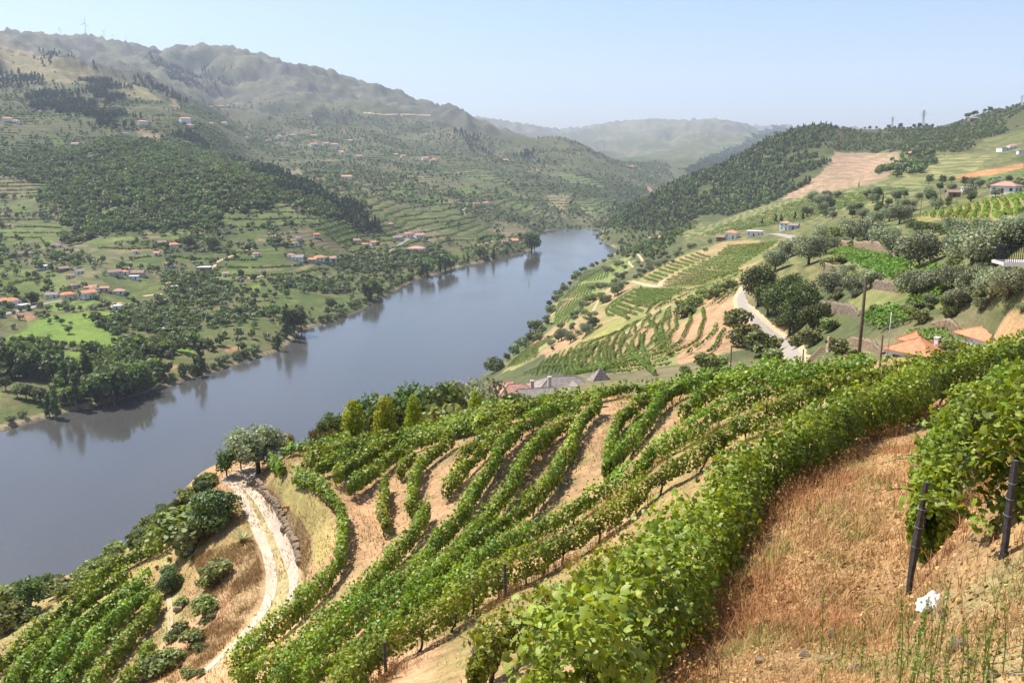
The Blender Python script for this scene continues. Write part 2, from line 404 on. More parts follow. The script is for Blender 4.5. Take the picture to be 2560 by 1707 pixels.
M['wire'] = plain('steel_wire', (0.22, 0.21, 0.20), 0.6, 0.2, 5, 0.3)
M['white_wall'] = plain('white_render', (0.80, 0.79, 0.76), 0.9, 0.06, 0.6)
M['cream_wall'] = plain('cream_render', (0.72, 0.58, 0.40), 0.9, 0.06, 0.6)
M['grey_wall'] = plain('grey_render', (0.52, 0.50, 0.47), 0.9, 0.12, 0.8)
M['pink_wall'] = plain('pink_render', (0.60, 0.42, 0.36), 0.9, 0.1, 0.8)
M['stone'] = plain('schist_stone', (0.23, 0.165, 0.105), 0.95, 0.45, 2.2, 0, 0.6)
M['stone_dark'] = plain('dark_schist', (0.18, 0.135, 0.095), 0.95, 0.5, 1.6, 0, 0.6)
M['glass'] = plain('window_glass', (0.03, 0.05, 0.08), 0.15, 0.2, 1.0, 0, 0, 0.6)
M['blue_frame'] = plain('blue_shutter', (0.04, 0.09, 0.22), 0.5, 0.1, 2)
M['door'] = plain('door_paint', (0.12, 0.06, 0.035), 0.6, 0.2, 3)
M['concrete'] = plain('concrete', (0.55, 0.53, 0.50), 0.9, 0.12, 1.5)
M['white_metal'] = plain('white_steel', (0.80, 0.81, 0.82), 0.5, 0.03, 1)
M['dark_metal'] = plain('dark_steel', (0.03, 0.035, 0.04), 0.5, 0.1, 3, 0.3)
M['galv'] = plain('galvanised_steel', (0.35, 0.36, 0.37), 0.5, 0.1, 2, 0.5)
M['cloth'] = plain('white_plastic_sack', (0.66, 0.63, 0.61), 0.6, 0.06, 9)
M['white_bark'] = plain('dead_wood', (0.42, 0.38, 0.33), 0.9, 0.2, 6)
M['pot'] = plain('terracotta', (0.45, 0.17, 0.08), 0.9, 0.2, 6)

def tile_mat(name, col, period=0.26, course=0.38, var=0.3):
    """clay roof tiles: ribs down the slope (UV x), courses across (UV y)"""
    k = NT_(name); uv = k.n('ShaderNodeUVMap'); sep = k.n('ShaderNodeSeparateXYZ'); k.l(uv.outputs[0], sep.inputs[0])
    rib = k.math('ABSOLUTE', k.math('SINE', k.math('MULTIPLY', sep.outputs[0], math.pi / period)))
    crs = k.math('FRACT', k.math('DIVIDE', sep.outputs[1], course))
    g = k.n('ShaderNodeTexCoord'); nz = k.noise(0.9, 5, 0.65, g.outputs['Object'])
    cell = k.n('ShaderNodeTexVoronoi', i_Scale=3.2); k.l(g.outputs['Object'], cell.inputs['Vector'])
    hs = k.n('ShaderNodeSeparateColor'); k.l(cell.outputs['Color'], hs.inputs[0])
    f = k.math('MULTIPLY_ADD', hs.outputs[0], 0.45, k.math('MULTIPLY', nz, 0.6))
    a = tuple(c * (1 - var) for c in col); b = tuple(min(1, c * (1 + var)) for c in col)
    k.l(k.ramp(f, [(0.15, a), (0.8, b)]), k.b.inputs['Base Color'])
    k.b.inputs['Roughness'].default_value = 0.85
    k.bump(k.math('ADD', rib, k.math('MULTIPLY', crs, 0.5)), 0.9, 0.08)
    return k.m
M['tile_orange'] = tile_mat('orange_roof_tile', (0.56, 0.225, 0.11))
M['tile_red'] = tile_mat('red_roof_tile', (0.48, 0.25, 0.18))
M['tile_brown'] = tile_mat('weathered_roof_tile', (0.30, 0.18, 0.13))
M['tile_grey'] = tile_mat('lichen_grey_roof_tile', (0.26, 0.22, 0.19), 0.26, 0.38, 0.35)

# ground: land cover in attribute Col, fine grain from noise, cultivation stripes along contours where attribute Terr says so
def terrain_mat():
    k = NT_('hillside_ground')
    at = k.n('ShaderNodeAttribute', attribute_name='Col'); tr = k.n('ShaderNodeAttribute', attribute_name='Terr')
    geo = k.n('ShaderNodeNewGeometry'); pos = geo.outputs['Position']
    n1 = k.noise(0.35, 4, 0.62, pos); n2 = k.noise(2.2, 4, 0.7, pos); n3 = k.noise(14.0, 3, 0.7, pos); n4 = k.noise(0.045, 4, 0.6, pos)
    c = k.mix(1.0, at.outputs['Color'], k.ramp(n1, [(0.3, (0.72, 0.72, 0.72)), (0.7, (1.22, 1.2, 1.18))]), 'MULTIPLY')
    c = k.mix(1.0, c, k.ramp(n4, [(0.32, (0.8, 0.84, 0.8)), (0.68, (1.18, 1.13, 1.08))]), 'MULTIPLY')
    c = k.mix(1.0, c, k.ramp(n2, [(0.28, (0.66, 0.63, 0.6)), (0.5, (1.0, 1.0, 1.0)), (0.75, (1.25, 1.25, 1.25))]), 'MULTIPLY')
    c = k.mix(0.8, c, k.ramp(n3, [(0.32, (0.5, 0.46, 0.42)), (0.5, (1.0, 1.0, 1.0)), (0.7, (1.35, 1.33, 1.3))]), 'MULTIPLY')
    # contour stripes: planted strip / bare bank
    sep = k.n('ShaderNodeSeparateXYZ'); k.l(pos, sep.inputs[0])
    wob = k.math('MULTIPLY_ADD', k.noise(0.02, 2, 0.5, pos), 9.0, sep.outputs[2])
    sepc = k.n('ShaderNodeSeparateColor'); k.l(tr.outputs['Color'], sepc.inputs[0])
    st = k.math('SINE', k.math('MULTIPLY', wob, k.math('MULTIPLY', sepc.outputs[1], 6.2832)))
    st = k.math('ADD', st, k.math('MULTIPLY', k.math('SUBTRACT', n1, 0.5), 1.6))
    ss = k.n('ShaderNodeMapRange', interpolation_type='SMOOTHSTEP'); k.l(st, ss.inputs[0]); ss.inputs[1].default_value = -0.35; ss.inputs[2].default_value = 0.45
    amp = k.math('MULTIPLY', ss.outputs[0], sepc.outputs[0])
    leafc = k.mix(1.0, (0.055, 0.080, 0.022), k.ramp(n2, [(0.3, (0.7, 0.7, 0.7)), (0.7, (1.3, 1.3, 1.3))]), 'MULTIPLY')
    c = k.mix(amp, c, leafc)
    k.l(c, k.b.inputs['Base Color'])
    k.b.inputs['Roughness'].default_value = 0.95; k.b.inputs['Specular IOR Level'].default_value = 0.12
    h = k.math('ADD', k.math('MULTIPLY', n2, 0.6), k.math('MULTIPLY', n3, 0.25))
    k.bump(k.math('ADD', h, k.math('MULTIPLY', n1, 1.2)), 0.7, 0.12)
    return k.m
M['ground'] = terrain_mat()

def water_mat():
    k = NT_('river_water')
    geo = k.n('ShaderNodeNewGeometry'); pos = geo.outputs['Position']
    mp = k.n('ShaderNodeMapping'); mp.inputs['Scale'].default_value = (1.0, 0.45, 1.0); mp.inputs['Rotation'].default_value = (0, 0, 0.35); k.l(pos, mp.inputs[0])
    mp2 = k.n('ShaderNodeMapping'); mp2.inputs['Scale'].default_value = (3.2, 0.5, 1.0); mp2.inputs['Rotation'].default_value = (0, 0, 0.25); k.l(pos, mp2.inputs[0])
    n1 = k.noise(0.55, 4, 0.6, mp.outputs[0]); n2 = k.noise(0.012, 4, 0.6, mp.outputs[0]); n3 = k.noise(2.6, 3, 0.6, mp.outputs[0])
    k.l(k.ramp(n2, [(0.35, (0.052, 0.051, 0.046)), (0.65, (0.066, 0.064, 0.057))]), k.b.inputs['Base Color'])
    k.b.inputs['IOR'].default_value = 1.5
    k.b.inputs['Specular IOR Level'].default_value = 0.5
    k.l(k.math('MULTIPLY_ADD', k.math('MULTIPLY', n2, k.noise(0.006, 3, 0.55, mp2.outputs[0])), 0.55, 0.0), k.b.inputs['Roughness'])
    h = k.math('ADD', n1, k.math('MULTIPLY', n3, 0.25))
    streak = k.noise(0.006, 3, 0.55, mp2.outputs[0]); calm = k.math('MULTIPLY_ADD', k.math('MULTIPLY', n2, streak), 0.7, 0.0)
    nd = k.n('ShaderNodeBump', i_Distance=0.09); k.l(calm, nd.inputs['Strength']); k.l(h, nd.inputs['Height']); k.l(nd.outputs[0], k.b.inputs['Normal'])
    return k.m
M['water'] = water_mat()

def gravel_mat(name, col):
    k = NT_(name); geo = k.n('ShaderNodeNewGeometry'); pos = geo.outputs['Position']
    n1 = k.noise(1.2, 5, 0.65, pos); n2 = k.noise(18, 4, 0.7, pos)
    c = k.mix(1.0, col, k.ramp(n1, [(0.3, (0.82, 0.78, 0.74)), (0.7, (1.1, 1.1, 1.1))]), 'MULTIPLY')
    c = k.mix(1.0, c, k.ramp(n2, [(0.3, (0.88, 0.87, 0.86)), (0.7, (1.08, 1.08, 1.08))]), 'MULTIPLY')
    k.l(c, k.b.inputs['Base Color']); k.b.inputs['Roughness'].default_value = 0.95; k.b.inputs['Specular IOR Level'].default_value = 0.15
    k.bump(n2, 0.5, 0.04); return k.m
M['gravel'] = gravel_mat('pale_gravel', (0.50, 0.42, 0.325))
M['asphalt'] = gravel_mat('sun_bleached_tarmac', (0.30, 0.27, 0.235))
M['dirt'] = gravel_mat('dirt_path', (0.48, 0.35, 0.22))

# ------------------------------------------------------------------ builders
def link(o, parent=None):
    COL.objects.link(o)
    if parent is not None: o.parent = parent
    return o
def tag(o, label=None, cat=None, group=None, kind=None):
    if label: o['label'] = label
    if cat: o['category'] = cat
    if group: o['group'] = group
    if kind: o['kind'] = kind
    return o
def empty(name, loc=(0, 0, 0), rz=0.0):
    o = bpy.data.objects.new(name, None); o.empty_display_size = 0.3
    COL.objects.link(o); o.location = loc; o.rotation_euler = (0, 0, rz); return o
def mesh_from(name, co, faces, mat=None, col=None, smooth_=False, uv=None):
    """co (n,3); faces (m,k) array or list of tuples; col (n,3) point colour"""
    me = bpy.data.meshes.new(name)
    co = np.asarray(co, np.float32)
    if isinstance(faces, np.ndarray):
        kk = faces.shape[1]
        me.vertices.add(len(co)); me.vertices.foreach_set('co', co.ravel())
        me.loops.add(faces.size); me.loops.foreach_set('vertex_index', faces.ravel().astype(np.int32))
        me.polygons.add(len(faces)); me.polygons.foreach_set('loop_start', np.arange(0, faces.size, kk, dtype=np.int32)); me.polygons.foreach_set('loop_total', np.full(len(faces), kk, np.int32))
        me.update(calc_edges=True)
    else:
        me.from_pydata([tuple(c) for c in co.tolist()], [], [tuple(f) for f in faces]); me.update()
    if col is not None:
        a = me.attributes.new('Col', 'FLOAT_COLOR', 'POINT')
        c4 = np.ones((len(co), 4), np.float32); c4[:, :3] = col; a.data.foreach_set('color', c4.ravel())
    if uv is not None:
        l = me.uv_layers.new(name='UVMap'); vi = np.empty(len(me.loops), np.int32); me.loops.foreach_get('vertex_index', vi)
        l.data.foreach_set('uv', np.asarray(uv, np.float32)[vi].ravel())
    if smooth_: me.polygons.foreach_set('use_smooth', np.ones(len(me.polygons), bool))
    if mat is not None: me.materials.append(mat)
    return me
def obj(name, me, parent=None, loc=None):
    o = bpy.data.objects.new(name, me); link(o, parent)
    if loc is not None: o.location = loc
    return o
class MB:
    """collects boxes, tubes and polygons into one mesh"""
    def __init__(self): self.v = []; self.f = []; self.uv = []
    def add(self, vs, fs, uvs=None):
        n = len(self.v); self.v += [tuple(v) for v in vs]; self.f += [tuple(i + n for i in f) for f in fs]
        self.uv += list(uvs) if uvs is not None else [(v[0], v[1]) for v in vs]; return self
    def box(self, a, b, bev=0.0):
        x0, y0, z0 = a; x1, y1, z1 = b
        return self.add([(x0,y0,z0),(x1,y0,z0),(x1,y1,z0),(x0,y1,z0),(x0,y0,z1),(x1,y0,z1),(x1,y1,z1),(x0,y1,z1)], [(0,3,2,1),(4,5,6,7),(0,1,5,4),(1,2,6,5),(2,3,7,6),(3,0,4,7)])
    def tube(self, pts, rad, n=6, cap=True):
        pts = [Vector(p) for p in pts]; k0 = len(self.v); vs = []
        rad = rad if hasattr(rad, '__len__') else [rad] * len(pts)
        for i, p in enumerate(pts):
            d = (pts[min(i + 1, len(pts) - 1)] - pts[max(i - 1, 0)]).normalized()
            a = d.cross(Vector((0.123, 0.99, 0.05)) if abs(d.y) < 0.9 else Vector((1, 0, 0))).normalized(); b = d.cross(a)
            for q in range(n):
                t = 2 * math.pi * q / n; vs.append(p + (a * math.cos(t) + b * math.sin(t)) * rad[i])
        fs = [(i * n + q, i * n + (q + 1) % n, (i + 1) * n + (q + 1) % n, (i + 1) * n + q) for i in range(len(pts) - 1) for q in range(n)]
        if cap: fs += [tuple(range(n))[::-1], tuple((len(pts) - 1) * n + q for q in range(n))]
        return self.add(vs, fs)
    def poly(self, vs, uvs=None): return self.add(vs, [tuple(range(len(vs)))], uvs)
    def mesh(self, name, mat, smooth_=False): return mesh_from(name, np.array(self.v), self.f, mat, None, smooth_, self.uv)
    def build(self, name, mat, parent=None, smooth_=False, loc=None): return obj(name, self.mesh(name, mat, smooth_), parent, loc)

# leaf cards -------------------------------------------------------------
def unit(a): return a / (np.linalg.norm(a, axis=1, keepdims=True) + 1e-9)
T_QUAD = (np.array([(-.5, -.35, 0), (0, -.5, .06), (.5, -.3, 0), (.45, .3, .05), (0, .55, -.06), (-.45, .3, .04)]), np.array([(0, 1, 4), (0, 4, 5), (1, 2, 3), (1, 3, 4)]))
T_Q4 = (np.array([(-.5, -.35, .0), (.42, -.5, .08), (.5, .4, 0), (-.38, .5, .08)]), np.array([(0, 1, 2), (0, 2, 3)]))
T_TRI = (np.array([(-.5, -.4, 0), (.5, -.35, 0), (0, .6, 0)]), np.array([(0, 1, 2)]))
_o = [(0, -.10), (.18, -.42), (.42, -.34), (.36, -.08), (.58, .10), (.34, .22), (.30, .44), (.12, .36), (0, .62), (-.12, .36), (-.30, .44), (-.34, .22), (-.58, .10), (-.36, -.08), (-.42, -.34), (-.18, -.42)]
T_VINE = (np.array([(0, .05, .05)] + [(x, y, -0.16 * (x * x + y * y) * 1.6) for x, y in _o]), np.array([(0, i + 1, (i + 1) % len(_o) + 1) for i in range(len(_o))]))
_o2 = [(0, -.16), (.34, -.42), (.52, .04), (.28, .42), (0, .60), (-.28, .42), (-.52, .04), (-.34, -.42)]
T_VINE8 = (np.array([(0, .03, .06)] + [(x, y, -0.2 * (x * x + y * y)) for x, y in _o2]), np.array([(0, i + 1, (i + 1) % len(_o2) + 1) for i in range(len(_o2))]))
def cards(T, pos, nrm, size, col, rng, roll=None):
    tv, tf = T; n = len(pos)
    nrm = unit(nrm)
    ref = rng.normal(size=(n, 3)) if roll is None else roll
    a = unit(np.cross(nrm, ref)); b = np.cross(nrm, a)
    co = pos[:, None] + size[:, None, None] * (tv[None, :, 0:1] * a[:, None] + tv[None, :, 1:2] * b[:, None] + tv[None, :, 2:3] * nrm[:, None])
    f = (tf[None] + (np.arange(n) * len(tv))[:, None, None]).reshape(-1, tf.shape[1])
    c = np.repeat(col, len(tv), axis=0)
    return co.reshape(-1, 3), f, c
def merge(parts):
    off = 0; cs = []; fs = []; cl = []
    for c, f, k in parts:
        cs.append(c); fs.append(f + off); cl.append(k); off += len(c)
    return np.concatenate(cs), np.concatenate(fs), np.concatenate(cl)

def crown(lobes, n, size, rng, jitter=0.6, shell=0.55, T=T_QUAD, dark=0.18, up=0.25, tint=0.12):
    """leaf cards spread through a crown made of ellipsoid lobes (x,y,z,rx,ry,rz)"""
    lob = np.array(lobes, float)
    wgt = (lob[:, 3] * lob[:, 4] + lob[:, 3] * lob[:, 5] + lob[:, 4] * lob[:, 5]); wgt /= wgt.sum()
    li = rng.choice(len(lob), n, p=wgt); L = lob[li]
    d = unit(rng.normal(size=(n, 3)) + np.array([0, 0, up]))
    rad = (shell + (1 - shell) * rng.random(n) ** 0.6)[:, None]
    lump = 1 + 0.14 * np.sin(d[:, 0:1] * 7 + li[:, None]) * np.cos(d[:, 1:2] * 6 - li[:, None]) 
    pos = L[:, :3] + d * L[:, 3:] * rad * lump
    nr = unit(d / L[:, 3:] * L[:, 3:].mean(1, keepdims=True)) + rng.normal(size=(n, 3)) * jitter
    lb = rng.normal(0, dark, len(lob))[li] + rng.normal(0, tint, n)
    c = np.clip(1 + lb, 0.45, 1.7)[:, None] * (1 + rng.normal(0, 0.05, (n, 3)))
    sz = size * rng.uniform(0.6, 1.35, n)
    return cards(T, pos, nr, sz, c, rng)
def blob_lobes(rng, w, h, z0, n, squash=0.8, spread=0.62):
    """lobes of a rounded, uneven crown of width w and height h starting at z0"""
    out = [(0, 0, z0 + h * 0.48, w * 0.36, w * 0.36, h * 0.42)]
    for i in range(n):
        a = 2 * math.pi * (i + rng.random() * 0.7) / n; rr = w * 0.5 * spread * rng.uniform(0.55, 1.1)
        zz = z0 + h * rng.uniform(0.25, 0.82); s = w * rng.uniform(0.17, 0.29)
        rr *= 1.1 - 0.5 * abs((zz - z0) / h - 0.4)
        out.append((math.cos(a) * rr, math.sin(a) * rr, zz, s, s, s * squash))
    return out
def trunk_mesh(name, rng, h, r, limbs=4, spread=1.2, lean=0.1, mat=None, top=0.75):
    b = MB(); p = [(0, 0, -0.4), (rng.normal(0, lean * .3), rng.normal(0, lean * .3), h * 0.35), (rng.normal(0, lean), rng.normal(0, lean), h * 0.7)]
    b.tube(p, [r * 1.25, r, r * 0.8], 7)
    for i in range(limbs):
        a = 2 * math.pi * (i + rng.random() * .6) / limbs; q = Vector(p[1]).lerp(Vector(p[2]), rng.uniform(0.3, 1.0))
        e = Vector((math.cos(a) * spread, math.sin(a) * spread, h * rng.uniform(1.0, 1.5)))
        mid = q.lerp(e, 0.5) + Vector((rng.normal(0, .12), rng.normal(0, .12), -0.1 * h))
        b.tube([q, mid, e], [r * 0.55, r * 0.38, r * 0.14], 5)
    return b.mesh(name, mat or M['bark'], True)

class TreeKind:
    """a few shared crown and trunk meshes; place() makes one tree of its own"""
    def __init__(self, name, variants): self.name = name; self.var = variants; self.k = 0
    def place(self, loc, scale, label, cat='tree', group=None, rz=None, sz=None):
        cm, tm = self.var[self.k % len(self.var)]; self.k += 1
        r = empty(self.name, loc, random.uniform(0, 6.28) if rz is None else rz)
        r.scale = (scale, scale, scale * (sz or 1.0)); tag(r, label, cat, group)
        if tm is not None: obj('trunk', tm, r)
        obj('crown', cm, r)
        return r

# ------------------------------------------------------------------ land cover
def crop(x0, y0, w):
    k = w / 2352.0
    return lambda pts: [(x0 + a * k, y0 + b * k) for a, b in pts]
C1 = crop(0, 0, 860); C2 = crop(850, 200, 860); C3 = crop(1700, 200, 860); C4 = crop(0, 540, 860); C5 = crop(700, 700, 860); C6 = crop(1560, 650, 860); C7 = crop(0, 1137, 860); C8 = crop(1700, 1137, 860)
E1 = crop(1200, 620, 480); E2 = crop(1580, 540, 480); E8 = crop(480, 1040, 420)
FA = crop(640, 940, 600); FB = crop(1160, 900, 600); FD = crop(600, 1300, 600); FF = crop(1160, 1300, 600); FG = crop(1960, 840, 600)
DS = lambda pts: [(a * S, b * S) for a, b in pts]
def plan(pts, dmin=0.0, dmax=1e9, n=4): return np.array([hit(a, b, dmin, dmax)[:2] for a, b in densify(pts, n, True)])

_wob = np.clip(RR * 0.012, 0.1, 14)
JX = GX + fbm(GX, GY, 40, 3, 51) * _wob * 2.2; JY = GY + fbm(GX, GY, 40, 3, 57) * _wob * 2.2
COLR = np.zeros((NT, NR, 3), np.float32); TERR = np.zeros((NT, NR, 2), np.float32)
def grid_mask(poly, jit=True):
    X, Y = (JX, JY) if jit else (GX, GY)
    m = np.zeros(X.shape, bool)
    sel = (X > poly[:, 0].min()) & (X < poly[:, 0].max()) & (Y > poly[:, 1].min()) & (Y < poly[:, 1].max())
    m[sel] = in_poly(X[sel], Y[sel], poly); return m
_na = fbm(GX, GY, 90, 5, 61); _nb = fbm(GX, GY, 22, 4, 67); _nc = fbm(GX, GY, 5, 4, 71); _nd = fbm(GX, GY, 1.3, 3, 73)
def mixc(a, b, t): return np.asarray(a, np.float32) * (1 - t[..., None]) + np.asarray(b, np.float32) * t[..., None]
# far bank default: scrub, dry grass
COLR[:] = mixc((0.085, 0.10, 0.042), (0.175, 0.155, 0.085), smooth(-0.15, 0.4, _na + 0.5 * _nb))
_hi = smooth(190, 330, GZ + 120 * _na) * smooth(1300, 1900, RR)
COLR[:] = COLR * (1 - _hi[..., None]) + mixc((0.165, 0.165, 0.095), (0.105, 0.12, 0.066), smooth(-0.3, 0.3, fbm(GX, GY, 260, 5, 81) + .5 * fbm(GX, GY, 60, 4, 83))) * _hi[..., None]
_rk = smooth(0.02, 0.2, fbm(GX, GY, 120, 5, 91, .65)) * _hi
COLR[:] = COLR * (1 - 0.7 * _rk[..., None]) + np.array((0.12, 0.115, 0.10)) * 0.7 * _rk[..., None]
# terraced cultivation on the far slopes
_cult = smooth(10, 25, GZ) * (1 - smooth(190, 300, GZ + 120 * _na)) * smooth(600, 800, RR) * (1 - smooth(4000, 5000, RR))
TERR[..., 0] = 0.75 * _cult * smooth(-0.2, 0.15, _nb + _na); TERR[..., 1] = 1 / 5.0
# near slope and right bank
_nr = (RR < 150) | ((GX > -45) & (RR < 480) & (GZ < 119)) 
_near = (1 - smooth(80, 140, RR))
COLR[:] = np.where((RR < 140)[..., None], mixc((0.43, 0.265, 0.15), (0.31, 0.22, 0.11), smooth(-0.25, 0.3, _nc + 0.6 * _nd)), COLR)
_gr = smooth(0.05, 0.3, fbm(GX, GY, 9, 4, 97) + 0.4 * _nd) * (RR < 140)
COLR[:] = COLR * (1 - 0.75 * _gr[..., None]) + np.array((0.25, 0.195, 0.082)) * 0.75 * _gr[..., None]

ZONES = {}
def zone(name, pts, col=None, terr=None, dmin=0.0, dmax=1e9, strength=1.0, col2=None, jit=True):
    poly = plan(pts, dmin, dmax); m = grid_mask(poly, jit); m &= SD > 0.5
    if col is not None:
        t = smooth(-0.25, 0.25, _nb * 0.7 + _nc * 0.6) if RR is not None else 0
        cc = mixc(col, col2 if col2 is not None else tuple(c * 0.78 for c in col), t)
        COLR[m] = COLR[m] * (1 - strength) + cc[m] * strength
    if terr is not None: TERR[m] = terr
    ZONES.setdefault(name, []).append(poly); return poly

LIME = (0.175, 0.25, 0.045); GREEN = (0.115, 0.155, 0.042); SOIL = (0.42, 0.25, 0.15); FLOOR = (0.085, 0.10, 0.038)
D0 = 230
# left bank, valley floor grass as base
zone('flat', DS([(0,985),(345,890),(690,755),(900,668),(1130,595),(1225,570),(1215,545),(1130,545),(900,590),(600,640),(300,660),(0,730)]), (0.10, 0.13, 0.04), (0, .2), D0, col2=(0.155, 0.15, 0.065))
for p in ([(0,830),(190,740),(300,690),(540,660),(770,640),(900,590),(915,650),(850,690),(640,740),(620,775),(800,800),(890,850),(880,900),(600,880),(200,850),(60,850)],
          [(340,910),(470,920),(760,940),(740,980),(600,990),(450,975),(350,950)], [(1190,880),(1310,875),(1330,940),(1250,950),(1190,930)], [(320,600),(560,575),(680,580),(640,620),(500,640),(400,640)],
          [(0,1210),(90,1190),(110,1240),(0,1260)], [(760,440),(900,450),(1090,470),(1000,510),(860,500),(760,480)], [(1690,490),(1800,470),(1800,520),(1700,520)], [(320,170),(470,160),(480,200),(330,200)]):
    zone('lime', C4(p), LIME, (0, .2), D0, col2=(0.165, 0.25, 0.05))
for p in ([(1830,530),(2060,520),(2352,560),(2352,620),(2000,640),(1820,590)], [(560,225),(1000,210),(1140,290),(1060,350),(800,345),(600,280)], [(1180,240),(1470,290),(1440,330),(1250,320),(1190,280)],
          [(1490,330),(1660,270),(1900,260),(2030,340),(1900,400),(1700,420),(1560,390)], [(1560,40),(1800,10),(1830,60),(1600,100)], [(1540,130),(1820,90),(1830,160),(1620,200)], [(1320,400),(1500,395),(1560,430),(1420,470),(1330,440)]):
    zone('green', C4(p), GREEN, (0.55, .55), D0)
zone('green', C4([(40,50),(330,15),(480,110),(420,150),(120,160)]), (0.15, 0.185, 0.06), (0.8, .30), D0)
for p in ([(40,1380),(260,1390),(270,1440),(100,1470)], [(340,930),(430,930),(430,1000),(350,1000)], [(1130,790),(1200,790),(1200,815),(1130,815)]):
    zone('green', C1(p), GREEN, (0.3, .4), D0)
zone('terrace', C2([(0,770),(250,800),(500,880),(800,930),(1000,990),(1080,1060),(900,1110),(600,1060),(400,1000),(230,930),(200,850),(0,850)]), (0.17, 0.16, 0.075), (0.9, .24), D0)
zone('terrace', C2([(780,620),(1000,620),(1130,720),(1000,770),(860,720)]), (0.16, 0.165, 0.075), (0.8, .2), D0)
zone('terrace', C2([(1430,620),(1700,670),(1820,740),(1560,700)]), (0.17, 0.21, 0.08), (0.5, .2), D0)
zone('terrace', C2([(1400,790),(1560,770),(1580,850),(1480,890),(1410,850)]), (0.30, 0.24, 0.15), (0.7, .2), D0)
zone('terrace', C2([(1600,830),(1850,800),(1860,930),(1700,940)]), (0.20, 0.23, 0.09), (0.7, .22), D0)
for p in ([(70,680),(150,655),(260,690),(190,725)], [(1490,880),(1620,870),(1600,905),(1490,925)], [(1030,1010),(1220,1010),(1100,1045)]): zone('soil', C4(p), SOIL, (0, .2), D0)
for p in ([(860,890),(1000,900),(1100,930),(1060,960),(900,930)], [(1890,1155),(2060,1160),(2060,1215),(1960,1215)], [(1110,690),(1230,700),(1230,745),(1160,730)], [(2090,1220),(2240,1225),(2230,1245),(2100,1245)]): zone('soil', C1(p), (0.34, 0.25, 0.17), (0.4, .3), D0)
zone('soil', C2([(2090,730),(2130,730),(2135,775),(2110,770)]), (0.45, 0.27, 0.19), (0, .2), D0, jit=False)
# patchwork of small plots on the valley side
prng = random.Random(5)
for i in range(110):
    u = prng.uniform(0, 1350); v = prng.uniform(430, 760) - u * .08 if u < 900 else prng.uniform(430, 600)
    x, y, zz = hit(u, v, 450, 2600)
    if zz < 6 or zz > 240: continue
    gxn = float(ground(x + 6, y) - ground(x - 6, y)); gyn = float(ground(x, y + 6) - ground(x, y - 6)); a = math.atan2(gyn, gxn) + math.pi / 2 if abs(gxn) + abs(gyn) > .6 else prng.uniform(0, 3)
    L, Wd = prng.uniform(22, 60), prng.uniform(10, 24); c_, s_ = math.cos(a), math.sin(a)
    poly = np.array([(x + c_ * p * L - s_ * q * Wd, y + s_ * p * L + c_ * q * Wd) for p, q in ((-1, -1), (-.3, -1.1), (1, -.9), (1.05, .9), (.1, 1.1), (-1, 1))])
    m = grid_mask(poly) & (SD > 8); cc = prng.choice(((0.17, 0.205, 0.07), (0.215, 0.20, 0.10), (0.14, 0.18, 0.05), (0.16, 0.19, 0.06), (0.27, 0.215, 0.135), (0.185, 0.235, 0.06)))
    COLR[m] = np.array(cc) * .86 * (1 + .3 * _nb[m][:, None]); TERR[m] = (prng.choice((0, .5, .75)), prng.choice((.3, .45, .6))); ZONES.setdefault('plots', []).append(poly)
# dry pasture on the shoulder at left
zone('pasture', C1([(0,275),(130,330),(300,380),(500,440),(730,520),(560,560),(480,575),(250,550),(0,460)]), (0.27, 0.225, 0.125), (0, .2), D0, col2=(0.21, 0.195, 0.10))
zone('pasture', C1([(740,540),(960,570),(1080,680),(1000,690),(820,640)]), (0.26, 0.24, 0.12), (0, .2), D0)
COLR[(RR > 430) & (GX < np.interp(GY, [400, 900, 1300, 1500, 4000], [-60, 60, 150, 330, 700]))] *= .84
# right bank
zone('hill', C3([(0,1000),(500,700),(1060,290),(1800,270),(2352,140),(2352,1400),(0,1400)]), (0.115, 0.135, 0.048), (0.45, .38), 100, col2=(0.18, 0.165, 0.075))
zone('scrub', C3([(900,290),(1060,250),(1700,260),(1800,240),(2200,130),(2352,100),(2352,340),(2100,400),(1900,500),(1500,490),(1060,490)]), (0.06, 0.068, 0.03), (0.0, .1), 400, col2=(0.085, 0.085, 0.038))
COLR[((TH > .2)[:, None]) & (RR > 1330) & (RR < 3000) & (GZ > 90)] = (0.07, 0.08, 0.034)
zone('forest_floor', C3([(0,640),(370,470),(540,370),(720,300),(900,290),(1060,490),(960,600),(850,720),(680,810),(450,900),(280,960),(0,950)]), FLOOR, (0, .2), 400)
zone('forest_floor', C2([(1900,900),(2352,700),(2352,960),(2250,1000),(2200,1060),(1900,1020)]), FLOOR, (0, .2), 400)
zone('brown', C3([(1060,495),(1500,500),(1480,600),(1400,680),(1300,720),(1000,770),(700,820),(690,800),(850,720),(960,640),(1030,560)]), (0.36, 0.235, 0.165), (0.25, .28), 400, col2=(0.29, 0.22, 0.14), jit=False)
zone('green', C3([(280,970),(700,820),(1000,770),(1300,720),(1700,640),(1700,750),(1500,850),(1100,900),(900,950),(560,980),(250,1060),(0,1100),(0,1040)]), (0.23, 0.23, 0.095), (0.75, .42), 300)
zone('green', C3([(1350,690),(1800,520),(2100,500),(2080,600),(1850,680),(1500,710)]), (0.27, 0.26, 0.11), (0.55, .32), 300)
zone('orange', C3([(1840,670),(2000,630),(2352,572),(2352,602),(2150,650),(1940,677)]), (0.46, 0.24, 0.11), (0, .2), 200, jit=False)
zone('green', C3([(1940,680),(2150,655),(2352,610),(2352,660),(2100,700)]), (0.16, 0.2, 0.07), (0.4, .4), 200)
zone('bright', C3([(1650,930),(2352,780),(2352,900),(2250,950),(1950,965),(1700,955)]), (0.27, 0.25, 0.09), (0, .2), 120)
